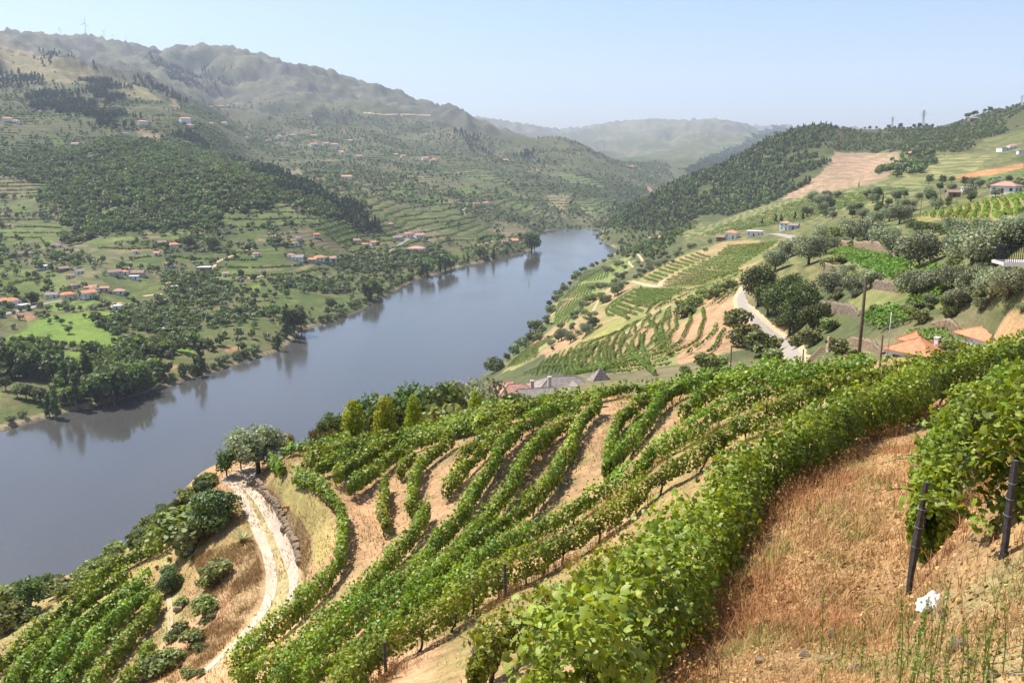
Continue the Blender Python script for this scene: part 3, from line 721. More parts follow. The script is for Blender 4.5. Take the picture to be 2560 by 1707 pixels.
zone('pergola_slope', C3([(950,1180),(1100,1150),(1480,1180),(1760,1100),(1880,1150),(2352,1250),(2352,1500),(1700,1559),(1200,1559),(1150,1400)]), (0.11, 0.14, 0.045), (0, .2), 90, 600, col2=(0.17, 0.165, 0.07))
for p in ([(1000,1210),(1080,1165),(1300,1200),(1640,1300),(1600,1370),(1500,1395),(1340,1370),(1200,1290)], [(1200,1420),(1480,1440),(1500,1559),(1270,1559)]): zone('pergola_ground', C3(p), (0.20, 0.22, 0.08), (0, .2), 90)
# terraces below the lane: pale orange earth
zone('earth', E2([(-1700,1567),(-1000,1100),(-600,900),(0,800),(600,500),(1100,330),(1800,330),(1560,560),(1350,700),(1290,900),(1360,1150),(1700,1567),(1000,1750),(0,1900)]), (0.205, 0.22, 0.078), (0, .2), 100, col2=(0.37, 0.24, 0.14))
zone('grassbank', E2([(0,860),(330,640),(560,530),(800,440),(1160,370),(1800,325),(1560,500),(1400,620),(1250,730),(900,860),(300,1110),(0,1250)]), (0.20, 0.215, 0.075), (0, .2), 100, col2=(0.33, 0.24, 0.13))
zone('grassbank', E1([(1240,1180),(1500,960),(1750,820),(1830,900),(1700,1000),(1300,1200)]), (0.27, 0.265, 0.09), (0, .2), 100)
zone('grassbank', E1([(300,1500),(620,1210),(900,1100),(740,1330),(480,1450)]), (0.30, 0.28, 0.12), (0, .2), 100)
zone('grassbank', E1([(880,950),(1200,420),(1500,260),(1780,100),(1830,250),(1550,450),(1280,700),(1060,960)]), (0.21, 0.25, 0.08), (0, .2), 100)
zone('bank', E1([(100,1500),(800,900),(950,600),(1300,250),(1700,50),(1800,90),(1330,270),(1080,480),(980,650),(890,870),(900,960),(640,1200),(300,1480)]), (0.15, 0.17, 0.07), (0, .2), 100)
zone('lane_cut', C6([(860,330),(960,400),(1080,500),(1190,600),(1250,700),(1200,715),(1130,600),(1000,490),(880,400)]), (0.36, 0.22, 0.125), (0, .2), 120, 500)
zone('lane_cut', C6([(330,520),(480,420),(600,330),(760,250),(800,330),(900,450),(820,560),(700,660),(450,700)]), (0.40, 0.25, 0.145), (0, .2), 120, 500)
# vineyard slope details
zone('track_bed', C7([(1560,180),(1650,130),(1740,100),(1740,185),(1800,300),(1900,430),(2000,600),(2060,800),(2050,920),(1960,1060),(1700,1250),(1400,1500),(1380,1450),(1640,1220),(1790,1000),(1810,800),(1760,600),(1690,400),(1610,240)]), (0.40, 0.32, 0.17), (0, .2), 0, 110, col2=(0.30, 0.27, 0.11), jit=False)
zone('dry_bank', C7([(1740,190),(1860,250),(1960,350),(2060,450),(2120,560),(2130,700),(2090,850),(2040,900),(2060,800),(2000,600),(1900,430),(1800,300)]), (0.30, 0.22, 0.12), (0, .2), 0, 110)
zone('dry_bank', C7([(1600,600),(1760,560),(1810,800),(1790,1000),(1640,1220),(1400,1450),(1200,1559),(1000,1559),(1300,1300),(1560,1100)]), (0.34, 0.24, 0.13), (0, .2), 0, 110, col2=(0.42, 0.26, 0.13))
zone('grassbank', C7([(1840,150),(1920,120),(2000,180),(2180,300),(2280,450),(2300,560),(2250,700),(2130,800),(2130,600),(2060,450),(1960,350)]), (0.36, 0.29, 0.12), (0, .2), 0, 110, col2=(0.28, 0.26, 0.09))
zone('grassbank', C7([(1050,700),(1130,680),(1180,900),(1180,1250),(1060,1280),(1100,1000)]), (0.36, 0.33, 0.14), (0, .2), 0, 110)
zone('greenbank', C7([(0,1000),(400,820),(900,600),(1050,700),(700,1300),(500,1559),(0,1559)]), (0.17, 0.185, 0.065), (0, .2), 0, 110, col2=(0.29, 0.235, 0.105))
zone('alley', [(1560,1707),(1750,1480),(1950,1250),(2150,1080),(2560,900),(2560,1707)], (0.33, 0.20, 0.10), (0, .2), 0, 40, col2=(0.40, 0.265, 0.13))
zone('alley2', [(2150,1707),(2240,1560),(2560,1400),(2560,1707)], (0.35, 0.24, 0.135), (0, .2), 0, 40, col2=(0.26, 0.22, 0.095))
# shores
_sh = smooth(0.2, 1.2, SD) * (1 - smooth(1.6, 4.0, SD + 2.5 * _nb)) * (smooth(-0.1, 0.2, _na + 0.7 * _nb))
COLR[:] = COLR * (1 - 0.8 * _sh[..., None]) + np.array((0.42, 0.33, 0.22)) * 0.8 * _sh[..., None]
COLR[SD < 0.2] = (0.16, 0.13, 0.08)
TERR[SD < 6] = (0, .2)
_e = smooth(0.0, 0.6, RR - 2)

# carve the track into the slope a little so that it reads level across
def ribbon_pts(px, dmin=0, dmax=1e9, step=0.5, n=10):
    w = np.array([hit(a, b, dmin, dmax)[:2] for a, b in catmull(px, n)])
    return resample(w, step)
def grid_faces(nt, nr):
    i, j = np.meshgrid(np.arange(nt - 1), np.arange(nr - 1), indexing='ij'); a = (i * nr + j).ravel()
    return np.stack([a + nr, a + nr + 1, a + 1, a], 1)
co = np.stack([GX, GY, GZ], -1).reshape(-1, 3)
me = mesh_from('ground', co, grid_faces(NT, NR), M['ground'], COLR.reshape(-1, 3), True)
_t = np.ones((NT * NR, 4), np.float32); _t[:, :2] = TERR.reshape(-1, 2); _t[:, 2] = 0
me.attributes.new('Terr', 'FLOAT_COLOR', 'POINT').data.foreach_set('color', _t.ravel())
tag(obj('ground', me), None, None, None, 'structure')

# river: one flat sheet
rv = MB()
rv.poly([(-2600, -300, 0.0), (2600, -300, 0.0), (2600, 2600, 0.0), (-2600, 2600, 0.0)])
tag(rv.build('river', M['water']), None, None, None, 'structure')

def ribbon(name, px, width, mat, dmin=0, dmax=1e9, lift=0.05, step=0.5, wob=0.06, nx=5, kind='structure', parent=None, up=None, wend=None):
    p = ribbon_pts(px, dmin, dmax, step)
    t = np.gradient(p, axis=0); t /= np.hypot(t[:, 0], t[:, 1])[:, None]; nrm = np.stack([t[:, 1], -t[:, 0]], 1)
    s = np.linspace(-0.5, 0.5, nx); L = len(p)
    ww = np.linspace(width, wend or width, L)[:, None] * (1 + wob * np.stack([fbm(p[:, 0], p[:, 1], 1.4, 4, 5, .7), fbm(p[:, 0], p[:, 1], 1.4, 4, 8, .7)], 1).mean(1)[:, None] * 2)
    X = p[:, 0:1] + nrm[:, 0:1] * s * ww; Y = p[:, 1:2] + nrm[:, 1:2] * s * ww
    Z = ground(X, Y) + lift
    co = np.stack([X, Y, Z], -1).reshape(-1, 3)
    me = mesh_from(name, co, grid_faces(L, nx), mat, None, True)
    o = obj(name, me, parent)
    if kind: tag(o, None, None, None, kind)
    return o
left_rut = C7([(1730,120),(1640,150),(1590,180),(1600,215),(1650,280),(1700,380),(1770,540),(1830,690),(1855,830),(1840,980),(1770,1110),(1650,1240),(1530,1360),(1400,1480)])
right_rut = C7([(1725,135),(1680,165),(1660,195),(1700,240),(1790,330),(1860,450),(1930,590),(1985,720),(2010,850),(1990,960),(1920,1080),(1800,1230),(1640,1390)])
ribbon('track_rut', left_rut, 0.74, M['gravel'], 0, 110, 0.028, .22, .07, 9)
ribbon('track_rut', right_rut, 0.68, M['gravel'], 0, 110, 0.028, .22, .07, 9)
ribbon('track_turning', C7([(1750,95),(1690,120),(1630,160),(1610,195)]), 2.6, M['gravel'], 0, 110, 0.018, 0.3, 0.3, 9)
ribbon('footpath', C7([(1150,960),(1160,1020),(1165,1100),(1165,1200)]), 0.35, M['dirt'], 0, 110, 0.05)
# lane on the right bank
ribbon('lane', C6([(1190,715),(1150,650),(1080,570),(980,490),(900,420),(840,360),(810,310),(800,250),(830,200),(860,160)]), 2.5, M['asphalt'], 120, 500, 0.12, 1.5, 0.05, 7)
ribbon('lane_shoulder', C6([(1215,715),(1170,650),(1100,570),(1000,490),(915,420),(850,360),(800,310),(785,250),(810,200),(840,160)]), 3.8, M['dirt'], 120, 500, 0.06, 1.5, 0.2, 7)
ribbon('earth_road', E2([(330,860),(380,790),(480,740)]), 3.0, M['dirt'], 120, 900, 0.1, 1.5, 0.2)
ribbon('earth_road', E2([(0,800),(150,840),(330,860),(560,800)]), 2.6, M['dirt'], 120, 900, 0.1, 1.5, 0.2)
ribbon('earth_road', E1([(1760,1090),(1850,1010),(2000,880),(2130,790),(2250,740),(2352,690)]), 2.6, M['dirt'], 120, 900, 0.1, 1.5, 0.2)
ribbon('river_path', E1([(1310,890),(1370,810),(1400,740),(1450,660),(1510,590),(1600,490)]), 1.5, M['dirt'], 120, 1200, 0.15, 2.0, 0.2)
ribbon('river_path', E1([(1880,240),(1830,190),(1820,160)]), 1.4, M['dirt'], 120, 1500, 0.15, 2.0, 0.2)
ribbon('river_path', E1([(1995,165),(1960,110),(1920,70)]), 1.6, M['dirt'], 120, 1500, 0.15, 2.0, 0.2)
ribbon('hamlet_road', E2([(1610,235),(1760,225),(1980,270)]), 3.2, M['asphalt'], 200, 1500, 0.2, 2.0, 0.05)
ribbon('hamlet_road', E2([(1870,310),(1970,300)]), 3.2, M['asphalt'], 200, 1500, 0.2, 2.0, 0.05)
# far bank roads
ribbon('village_road', C4([(0,680),(100,655),(190,635),(280,608),(400,585),(560,565),(640,555)]), 5.0, M['asphalt'], D0, 1500, 0.3, 3.0, 0.05)
ribbon('farm_track', C4([(770,630),(780,610),(830,595)]), 3.0, M['dirt'], D0, 1500, 0.3, 3.0)
ribbon('farm_track', C4([(980,550),(1060,540),(1110,535)]), 4.0, M['dirt'], D0, 1500, 0.3, 3.0)
ribbon('farm_track', C4([(1390,385),(1450,372),(1480,320),(1560,285),(1650,250),(1720,225)]), 3.5, M['dirt'], D0, 1500, 0.3, 3.0)
ribbon('farm_track', C4([(1690,430),(1830,405)]), 3.0, M['dirt'], D0, 1500, 0.3, 3.0)
ribbon('farm_track', C2([(340,1170),(420,1120),(480,1080)]), 3.2, M['asphalt'], D0, 2000, 0.3, 3.0)
ribbon('farm_track', C2([(850,920),(845,890),(870,865)]), 3.2, M['asphalt'], D0, 2000, 0.3, 3.0)
ribbon('farm_track', C2([(900,1135),(1010,1115),(1040,1100)]), 4.0, M['dirt'], D0, 2000, 0.3, 3.0)
ribbon('mountain_road', C2([(160,225),(300,238),(450,238),(620,245)]), 9.0, M['dirt'], 1500, 6000, 1.0, 12.0)

# ------------------------------------------------------------------ vine rows
def hit_up(u, v, h, dmin=0.0, dmax=1e9):
    x, y, z = ray(u, v); hh = math.hypot(x, y); tr = z / hh; th = math.atan2(x, y)
    a = np.interp(th, TH, np.arange(NT)); i = int(min(max(a, 0), NT - 2)); f = a - i
    prof = np.maximum(GZ[i] * (1 - f) + GZ[i + 1] * f, 0) + h
    r = np.exp(LR); g = (prof - HC) - tr * r
    ok = np.where((g[:-1] < 0) & (g[1:] >= 0) & (r[1:] > dmin) & (r[1:] < dmax))[0]
    if len(ok) == 0:
        k = np.where((r > max(dmin, 4)) & (r < dmax))[0]; j = k[np.argmax(g[k])]; rr = r[j]
    else:
        j = ok[0]; rr = r[j] + (-g[j] / (g[j + 1] - g[j])) * (r[j + 1] - r[j])
    return (rr * math.sin(th), rr * math.cos(th))

vrng = np.random.default_rng(11)
def vine_trunk_mesh(seed):
    r = np.random.default_rng(seed); b = MB()
    p = [(0, 0, -0.1)]; x = y = 0
    for z in (0.15, 0.35, 0.55, 0.75):
        x += r.normal(0, 0.05); y += r.normal(0, 0.05); p.append((x, y, z))
    b.tube(p, [0.05, 0.042, 0.036, 0.034, 0.03], 6)
    for s in (-1, 1): b.tube([p[3], (x + s * 0.2, y + r.normal(0, .04), 0.8), (x + s * 0.5, y + r.normal(0, .05), 0.86)], [0.026, 0.02, 0.012], 5)
    return b.mesh('trunk', M['vine_bark'], True)
VTR = [vine_trunk_mesh(s) for s in range(5)]
def post_mesh(seed, h, r0, mat, n=6):
    r = np.random.default_rng(seed); b = MB()
    lx, ly = r.normal(0, .04), r.normal(0, .04)
    b.tube([(0, 0, -0.3), (lx * .4, ly * .4, h * .45), (lx, ly, h)], [r0 * 1.05, r0, r0 * .82], n); return b.mesh('post', mat, False)
VPO = [post_mesh(s, 1.32, 0.035, M['slate'], 5) for s in range(3)]
LEAF_ME = []
for s in range(4):
    tv, tf = T_VINE; r = np.random.default_rng(40 + s); v = tv.copy(); v[:, 2] += 0.10 * np.sin(v[:, 0] * 5 + s) * v[:, 1]; v *= 0.105 + 0.008 * s
    LEAF_ME.append(mesh_from('leaf', v, tf, M['vine'], np.full((len(v), 3), 0.9 + 0.15 * s)))

def row_points(px, h=0.95, dmin=0, dmax=100, step=0.35):
    w = np.array([hit_up(a, b, h, dmin, dmax) for a, b in catmull(px, 6)])
    # keep the longest unbroken run (sight lines that graze the crest can jump)
    runs = [[w[0]]]
    for q in w[1:]:
        d = np.hypot(*(q - runs[-1][-1]))
        if d < 0.05: continue
        if d < 0.3 * np.hypot(*q) + 2: runs[-1].append(q)
        else: runs.append([q])
    w = np.array(max(runs, key=len))
    if len(w) > 6:
        for _ in range(2): w[1:-1] = 0.25 * w[:-2] + 0.5 * w[1:-1] + 0.25 * w[2:]
    return resample(w, step)

def row_leaves(p, h0, h1, w, rng, cover=1.0, smin=0.092, k=0.0028, vigor=1.0, gap=0.0, smax=0.24):
    """leaf cards round the hedge-like canopy along plan path p"""
    z = ground(p[:, 0], p[:, 1]); seg = np.hypot(*np.diff(p, axis=0).T); L = seg.sum(); cum = np.concatenate([[0], np.cumsum(seg)])
    rr = np.hypot(p[:, 0], p[:, 1]); parts = []
    rm = rr.mean(); nchunk = max(1, int(L / 3)); edges = np.linspace(0, L, nchunk + 1)
    ph = rng.uniform(0, 100)
    for e0, e1 in zip(edges[:-1], edges[1:]):
        rc = np.interp((e0 + e1) / 2, cum, rr); sz = float(np.clip(rc * k, smin, smax))
        n = int((e1 - e0) * cover * 6.6 / sz ** 2 * 0.62 * (h1 - h0) / 1.05)
        if n < 2: continue
        s = rng.uniform(e0, e1, n)
        vine = np.sin((s + ph) * 2 * math.pi / 1.15); clump = vnoise((s + ph) * 1.3, s * 0 + ph, 5) + 0.6 * vnoise((s + ph) * 0.35, s * 0 + ph, 9)
        if gap > 0:
            ok = vnoise((s + ph) * 0.45, s * 0 + ph * 1.7, 15) > (-0.5 + gap); s = s[ok]; vine = vine[ok]; clump = clump[ok]; n = len(s)
            if n < 2: continue
        x = np.interp(s, cum, p[:, 0]); y = np.interp(s, cum, p[:, 1]); zz = np.interp(s, cum, z)
        tx = np.interp(s + .2, cum, p[:, 0]) - np.interp(s - .2, cum, p[:, 0]); ty = np.interp(s + .2, cum, p[:, 1]) - np.interp(s - .2, cum, p[:, 1])
        tl = np.hypot(tx, ty) + 1e-6; nx, ny = ty / tl, -tx / tl
        a = rng.uniform(0, 2 * math.pi, n); rad = 0.35 + 0.65 * rng.random(n) ** 0.6
        nearf = float(np.clip((34 - rc) / 16, 0, 1)); rag = vnoise((s + ph) * .75, s * 0 + ph * 2.1, 27) * nearf; grow = vigor * (1 + (0.14 + 0.18 * nearf) * vine + (0.75 + .25 * nearf) * clump + .8 * rag)
        lat = np.cos(a) * rad * w * 0.5 * grow + vnoise((s + ph) * 0.5, s * 0, 21) * w * 0.5; hm = (h0 + h1) / 2
        up = np.sin(a); hz = hm + up * rad * (h1 - h0) / 2 * np.where(up > 0, grow, 1.0 + (0.35 + .5 * nearf) * clump + .2 * nearf * vine)
        shoot = rng.random(n) < 0.06 + .04 * nearf; hz = np.where(shoot, h1 * (1 + rng.random(n) * 0.22), hz); lat = np.where(shoot, lat * 0.7 + rng.normal(0, .12, n), lat)
        pos = np.stack([x + nx * lat, y + ny * lat, zz + np.maximum(hz, 0.12)], 1)
        nr = np.stack([nx * np.cos(a) * 0.9, ny * np.cos(a) * 0.9, up * 0.7 + 0.45], 1) + rng.normal(size=(n, 3)) * (0.5 + .25 * nearf)
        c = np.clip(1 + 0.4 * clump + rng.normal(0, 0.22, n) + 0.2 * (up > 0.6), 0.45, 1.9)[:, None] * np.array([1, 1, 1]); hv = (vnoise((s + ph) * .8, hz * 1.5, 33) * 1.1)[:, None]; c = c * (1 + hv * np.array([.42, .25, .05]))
        yel = rng.random(n) < 0.09; c[yel] *= np.array([1.5, 1.25, 0.9])
        T = T_VINE8 if rc < 24 else (T_QUAD if rc < 40 else T_Q4)
        parts.append(cards(T, pos, nr, sz * rng.uniform(0.65, 1.35, n), c, rng))
    return parts

# tracings of the rows in front, nearest first: (sight lines, label, options)
NEAR_ROWS = [
 ('vine row at the right edge behind the thick slate post', FG([(2080,1330),(2160,1120),(2250,950),(2352,800),(2560,620),(2800,500)]), dict(vigor=1.0, leaf=60, h0=.1, h1=1.3, w=.7, cover=1.7)),
 ('vine row starting at the leaning slate post beside the white sack', [(2310,1290),(2325,1230),(2345,1150),(2388,1075),(2440,1020),(2510,985),(2570,955),(2650,920)], dict(vigor=1.0, leaf=120, h0=.12, w=.7, h1=1.32, cover=1.7)),
 ('largest leafy vine row, nearest the viewer, above the reddish dry grass', [(1420,1765),(1480,1690),(1585,1580),(1672,1480),(1748,1393),(1800,1320),(1850,1250),(1912,1178),(2015,1106),(2130,1044),(2228,1002),(2350,956),(2460,918),(2560,885),(2680,850)], dict(vigor=1.12, leaf=300, h0=.24, h1=1.62, w=.95, cover=1.6)),
 ('thin low vine row just behind the largest row', FF([(40,1420),(300,1160),(550,1000),(800,840),(1000,720),(1200,600),(1350,460),(1600,260)]), dict(vigor=0.95, h1=1.3, cover=1.2, leaf=60)),
 ('vine row with a dark post and wire, second behind the largest row', FF([(-1300,1600),(-1000,1380),(-765,1170),(-450,1000),(-200,870),(0,740),(200,590),(400,470),(700,340),(950,210),(1200,95),(1330,-28)]) + FB([(1600,1350),(1800,1190),(2000,1060),(2352,860)]) + C6([(700,1150),(900,1060),(1100,960),(1300,880),(1500,820),(1800,750),(2100,690),(2352,620)]), dict(vigor=1.0, leaf=60, h1=1.3)),
 ('long vine row, third behind the largest row, running up to the crest', FF([(-1595,1520),(-1195,1290),(-765,1010),(-400,760),(0,510),(200,330),(400,190),(650,80),(880,-28)]) + FB([(1150,1380),(1450,1190),(1700,1020),(1850,860),(2050,745),(2352,565)]) + C6([(700,990),(900,900),(1100,835),(1300,775),(1500,735),(1700,710)]), dict(h1=1.3)),
 ('vine row right of the widest bare straw strip', FB([(1390,1060),(1410,880),(1450,720),(1540,570),(1660,440),(1770,370),(1900,310)]), dict()),
 ('vine row forking off to the right of the bare straw strip', FB([(1440,1020),(1590,840),(1700,690),(1830,545),(1930,400),(2100,270),(2352,185)]) + C6([(700,775),(900,745),(1050,735)]), dict()),
 ('short vine row by the small straw clearing below the crest', FB([(2120,500),(2250,420),(2352,335)]) + C6([(700,850),(850,815),(1000,785),(1200,760)]), dict()),
 ('vine row left of the widest bare straw strip', FF([(-845,950),(-600,780),(-400,650),(-150,430),(50,250),(250,100),(450,-28)]) + FB([(650,1400),(830,1200),(980,950),(1080,760),(1180,570),(1300,410)]), dict()),
 ('vine row between two dry grass strips in the middle of the slope', FD([(1620,680),(1850,560),(2050,400),(2200,240),(2330,60)]) + FB([(260,1480),(400,1300),(520,1100),(650,900),(790,760),(920,650),(1090,550)]), dict()),
 ('long tall vine row curving up the middle of the slope to the crest', FD([(350,1580),(650,1350),(900,1120),(1150,930),(1400,740),(1600,600),(1750,470),(1880,280),(2030,100)]) + FB([(20,1460),(130,1250),(260,1050),(350,900),(490,700),(700,570),(900,480),(1150,420)]), dict(vigor=1.08)),
 ('vine row next to the curved boundary row, ending in the straw clearing', FD([(-60,1600),(250,1420),(500,1260),(750,1050),(1000,860),(1180,700),(1300,560),(1420,430),(1560,270),(1700,100)]) + FA([(1620,1400),(1690,1280)]), dict()),
 ('boundary vine row curving along the top of the track bank', FA([(380,960),(560,1040),(700,1150),(800,1260),(860,1400),(880,1560)]) + FD([(1010,220),(990,380),(900,500),(780,640),(600,800),(420,960),(280,1080),(120,1250),(-60,1420)]), dict(vigor=1.05)),
 ('short vine hedge beside the big olive tree at the track end', FA([(150,830),(190,870),(240,910)]), dict()),
 ('back vine row on the crest in front of the bright thuja bushes', FA([(290,700),(480,655),(700,625),(860,595),(1100,535),(1400,445),(1700,375),(2000,325)]) + FB([(100,445),(400,410),(700,372),(1000,332),(1300,300),(1500,252),(1800,200),(2100,142),(2352,112)]) + C6([(600,742),(800,732),(1000,722),(1200,712),(1450,702),(1700,692)]), dict(h1=1.15, vigor=.85)),
 ('second vine row from the crest, below the thuja bushes', FA([(480,730),(700,685),(900,645),(1200,565),(1500,485),(1800,425),(2100,365)]) + FB([(150,500),(450,445),(700,420),(900,385),(1150,355),(1350,330)]), dict(h1=1.15)),
 ('third vine row from the crest on the left of the slope', FA([(450,860),(650,775),(850,705),(1080,650),(1350,575),(1700,485),(2000,435)]) + FB([(60,600),(300,545),(500,500),(640,455)]), dict()),
 ('fourth vine row from the crest on the left of the slope', FA([(560,925),(760,840),(960,765),(1150,695),(1400,625),(1600,585),(1800,525),(2050,480),(2250,455)]), dict()),
 ('short vine row tucked under the fourth row from the crest', FA([(765,970),(900,900),(1060,795),(1220,700),(1380,640)]), dict()),
 ('vine row ending in a leaning vine above the straw clearing', FA([(920,1085),(1080,980),(1250,865),(1400,730),(1560,645),(1750,580),(1900,535),(2100,480)]), dict()),
 ('stubby vine row beside the pale diagonal soil strip', FA([(1400,935),(1500,830),(1570,770)]), dict(vigor=0.85)),
 ('steep vine row left of the pale diagonal soil strip', FA([(1525,1280),(1520,1100),(1560,950),(1650,810),(1800,690),(1920,600)]), dict()),
 ('short vine row at the top right of the pale soil strip', FA([(1960,810),(2080,700),(2250,600)]) + FB([(300,690),(450,600)]), dict()),
 ('short vine row right of the pale diagonal soil strip', FA([(1860,1110),(1950,970),(2080,855)]) + FB([(180,880),(280,775)]), dict()),
 ('isolated upright strip of vines in the straw clearing', FA([(1265,1020),(1250,1150),(1240,1300),(1265,1460)]), dict()),
]
LEFT_ROWS = [
 ('outermost vine row on the low terrace nearest the river', C7([(-60,1440),(60,1370),(330,1125),(560,935),(800,745),(1000,645),(1150,560)]), {}),
 ('second vine row of the low terrace below the track', C7([(60,1580),(200,1410),(470,1110),(640,955),(880,805)]), {}),
 ('third vine row of the low terrace below the track', C7([(230,1570),(370,1400),(500,1240),(650,1090),(850,955),(990,830)]), {}),
 ('fourth vine row of the low terrace below the track', C7([(400,1590),(620,1290),(760,1150),(900,1010),(1050,930)]), {}),
 ('innermost vine row of the low terrace beside the footpath', C7([(560,1600),(760,1370),(900,1210),(1030,1090),(1080,970)]), {}),
 ('short vine row at the bottom of the low terrace', C7([(780,1600),(880,1500),(960,1400),(1010,1320)]), {}),
]
def near_row(label, px, group, vigor=1.0, h0=0.25, h1=1.46, w=0.64, cover=1.0, leaf=0, gap=0.0, dmax=100, parts=True):
    p = row_points(px, 0.95, 0, dmax)
    if len(p) < 3: print('SHORT ROW', label); return
    z = ground(p[:, 0], p[:, 1]); root = empty('vine_row', (p[0, 0], p[0, 1], z[0])); tag(root, label, 'vine row', group)
    org = np.array([p[0, 0], p[0, 1], z[0]])
    lv = row_leaves(p, h0, h1, w, vrng, cover, vigor=vigor, gap=gap)
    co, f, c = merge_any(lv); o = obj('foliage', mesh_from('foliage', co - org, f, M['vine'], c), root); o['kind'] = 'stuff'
    if not parts: return root
    seg = np.concatenate([[0], np.cumsum(np.hypot(*np.diff(p, axis=0).T))]); L = seg[-1]
    at = lambda s: np.array([np.interp(s, seg, p[:, 0]), np.interp(s, seg, p[:, 1]), np.interp(s, seg, z)])
    dirz = lambda s: math.atan2(np.interp(s + .3, seg, p[:, 1]) - np.interp(s - .3, seg, p[:, 1]), np.interp(s + .3, seg, p[:, 0]) - np.interp(s - .3, seg, p[:, 0]))
    s = 0.5
    while s < L:
        q = at(s)
        if np.hypot(q[0], q[1]) < 56:
            t = obj('trunk', random.choice(VTR), root, q - org); t.rotation_euler = (random.gauss(0, .08), random.gauss(0, .08), dirz(s)); k = random.uniform(.8, 1.15); t.scale = (k, k, k)
        s += random.uniform(1.05, 1.6)
    s = random.uniform(0.3, 3)
    while s < L:
        q = at(s)
        if np.hypot(q[0], q[1]) < 70:
            t = obj('post', random.choice(VPO), root, q - org + np.array([random.gauss(0, .06), random.gauss(0, .06), 0])); t.scale = (1, 1, random.uniform(.9, 1.08) * h1 / 1.45)
        s += random.uniform(6.0, 8.5)
    if p[:, 1].min() < 24:
        for hz in (0.75, 1.15):
            q = resample(p, 1.5); zz = ground(q[:, 0], q[:, 1])
            b = MB(); b.tube([(a - org[0], bb - org[1], c_ + hz - org[2]) for a, bb, c_ in zip(q[:, 0], q[:, 1], zz)], 0.004, 4); b.build('wire', M['wire'], root)
    if leaf:
        # the leaves that show largest, each one by itself, on the sunny outer faces
        for _ in range(leaf):
            ss = L * random.random() ** 1.6 if leaf > 100 else L * 0.6 * random.random(); q = at(ss); dz = dirz(ss); nx, ny = math.sin(dz), -math.cos(dz)
            if np.hypot(q[0], q[1]) > 22: continue
            a = random.uniform(-0.5, math.pi + 0.1); lat = math.cos(a) * w * .5 * vigor * random.uniform(1.0, 1.2); hh = (h0 + h1) / 2 + math.sin(a) * (h1 - h0) / 2 * vigor * random.uniform(1.0, 1.12)
            o = obj('leaf', random.choice(LEAF_ME), root, q - org + np.array([nx * lat, ny * lat, hh]))
            nn = Vector((nx * math.cos(a) + random.gauss(0, .35), ny * math.cos(a) + random.gauss(0, .35), math.sin(a) * .8 + .45 + random.gauss(0, .3)))
            o.rotation_euler = (nn.to_track_quat('Z', 'Y') @ Vector((0, 0, 1)).rotation_difference(Vector((0, 0, 1)))).to_euler()
            o.rotation_euler.rotate_axis('Z', random.uniform(0, 6.28)); k = random.uniform(.75, 1.3); o.scale = (k, k, k)
        for _ in range(int(leaf / 8)):
            ss = L * random.random() ** 1.4; q = at(ss)
            if np.hypot(q[0], q[1]) > 20: continue
            dz = dirz(ss); sd = random.choice((-1, 1)); nx, ny = math.sin(dz) * sd, -math.cos(dz) * sd
            b = MB(); L2 = random.uniform(.35, .8); ax = random.uniform(-.4, .4); z0 = h1 * random.uniform(.75, 1.05)
            pts = [(nx * (w * .3 + t * L2) + math.cos(dz) * ax * t, ny * (w * .3 + t * L2) + math.sin(dz) * ax * t, z0 + .12 * t - .3 * t * t) for t in (0, .25, .5, .75, 1)]
            b.tube(pts, [.007, .006, .005, .004, .002], 4); sh = b.build('shoot', M['weed_green'], root, False, q - org)
            for t in range(1, 5):
                o = obj('leaf', random.choice(LEAF_ME), root, q - org + np.array(pts[t]) + np.array([0, 0, .02])); o.rotation_euler = (random.gauss(0, .5), random.gauss(0, .5), random.uniform(0, 6.28)); k = 1.0 - t * .17; o.scale = (k, k, k)
    return root
def merge_any(parts):
    """merge card batches whose templates differ (all triangles)"""
    return merge(parts)
for lab, px, kw in NEAR_ROWS: near_row(lab, px, 'vine rows on the slope below the viewpoint', **kw)
for lab, px, kw in LEFT_ROWS: near_row(lab, px, 'vine rows on the low terrace', h0=0.15, h1=1.5, w=0.95, cover=1.2, **kw)

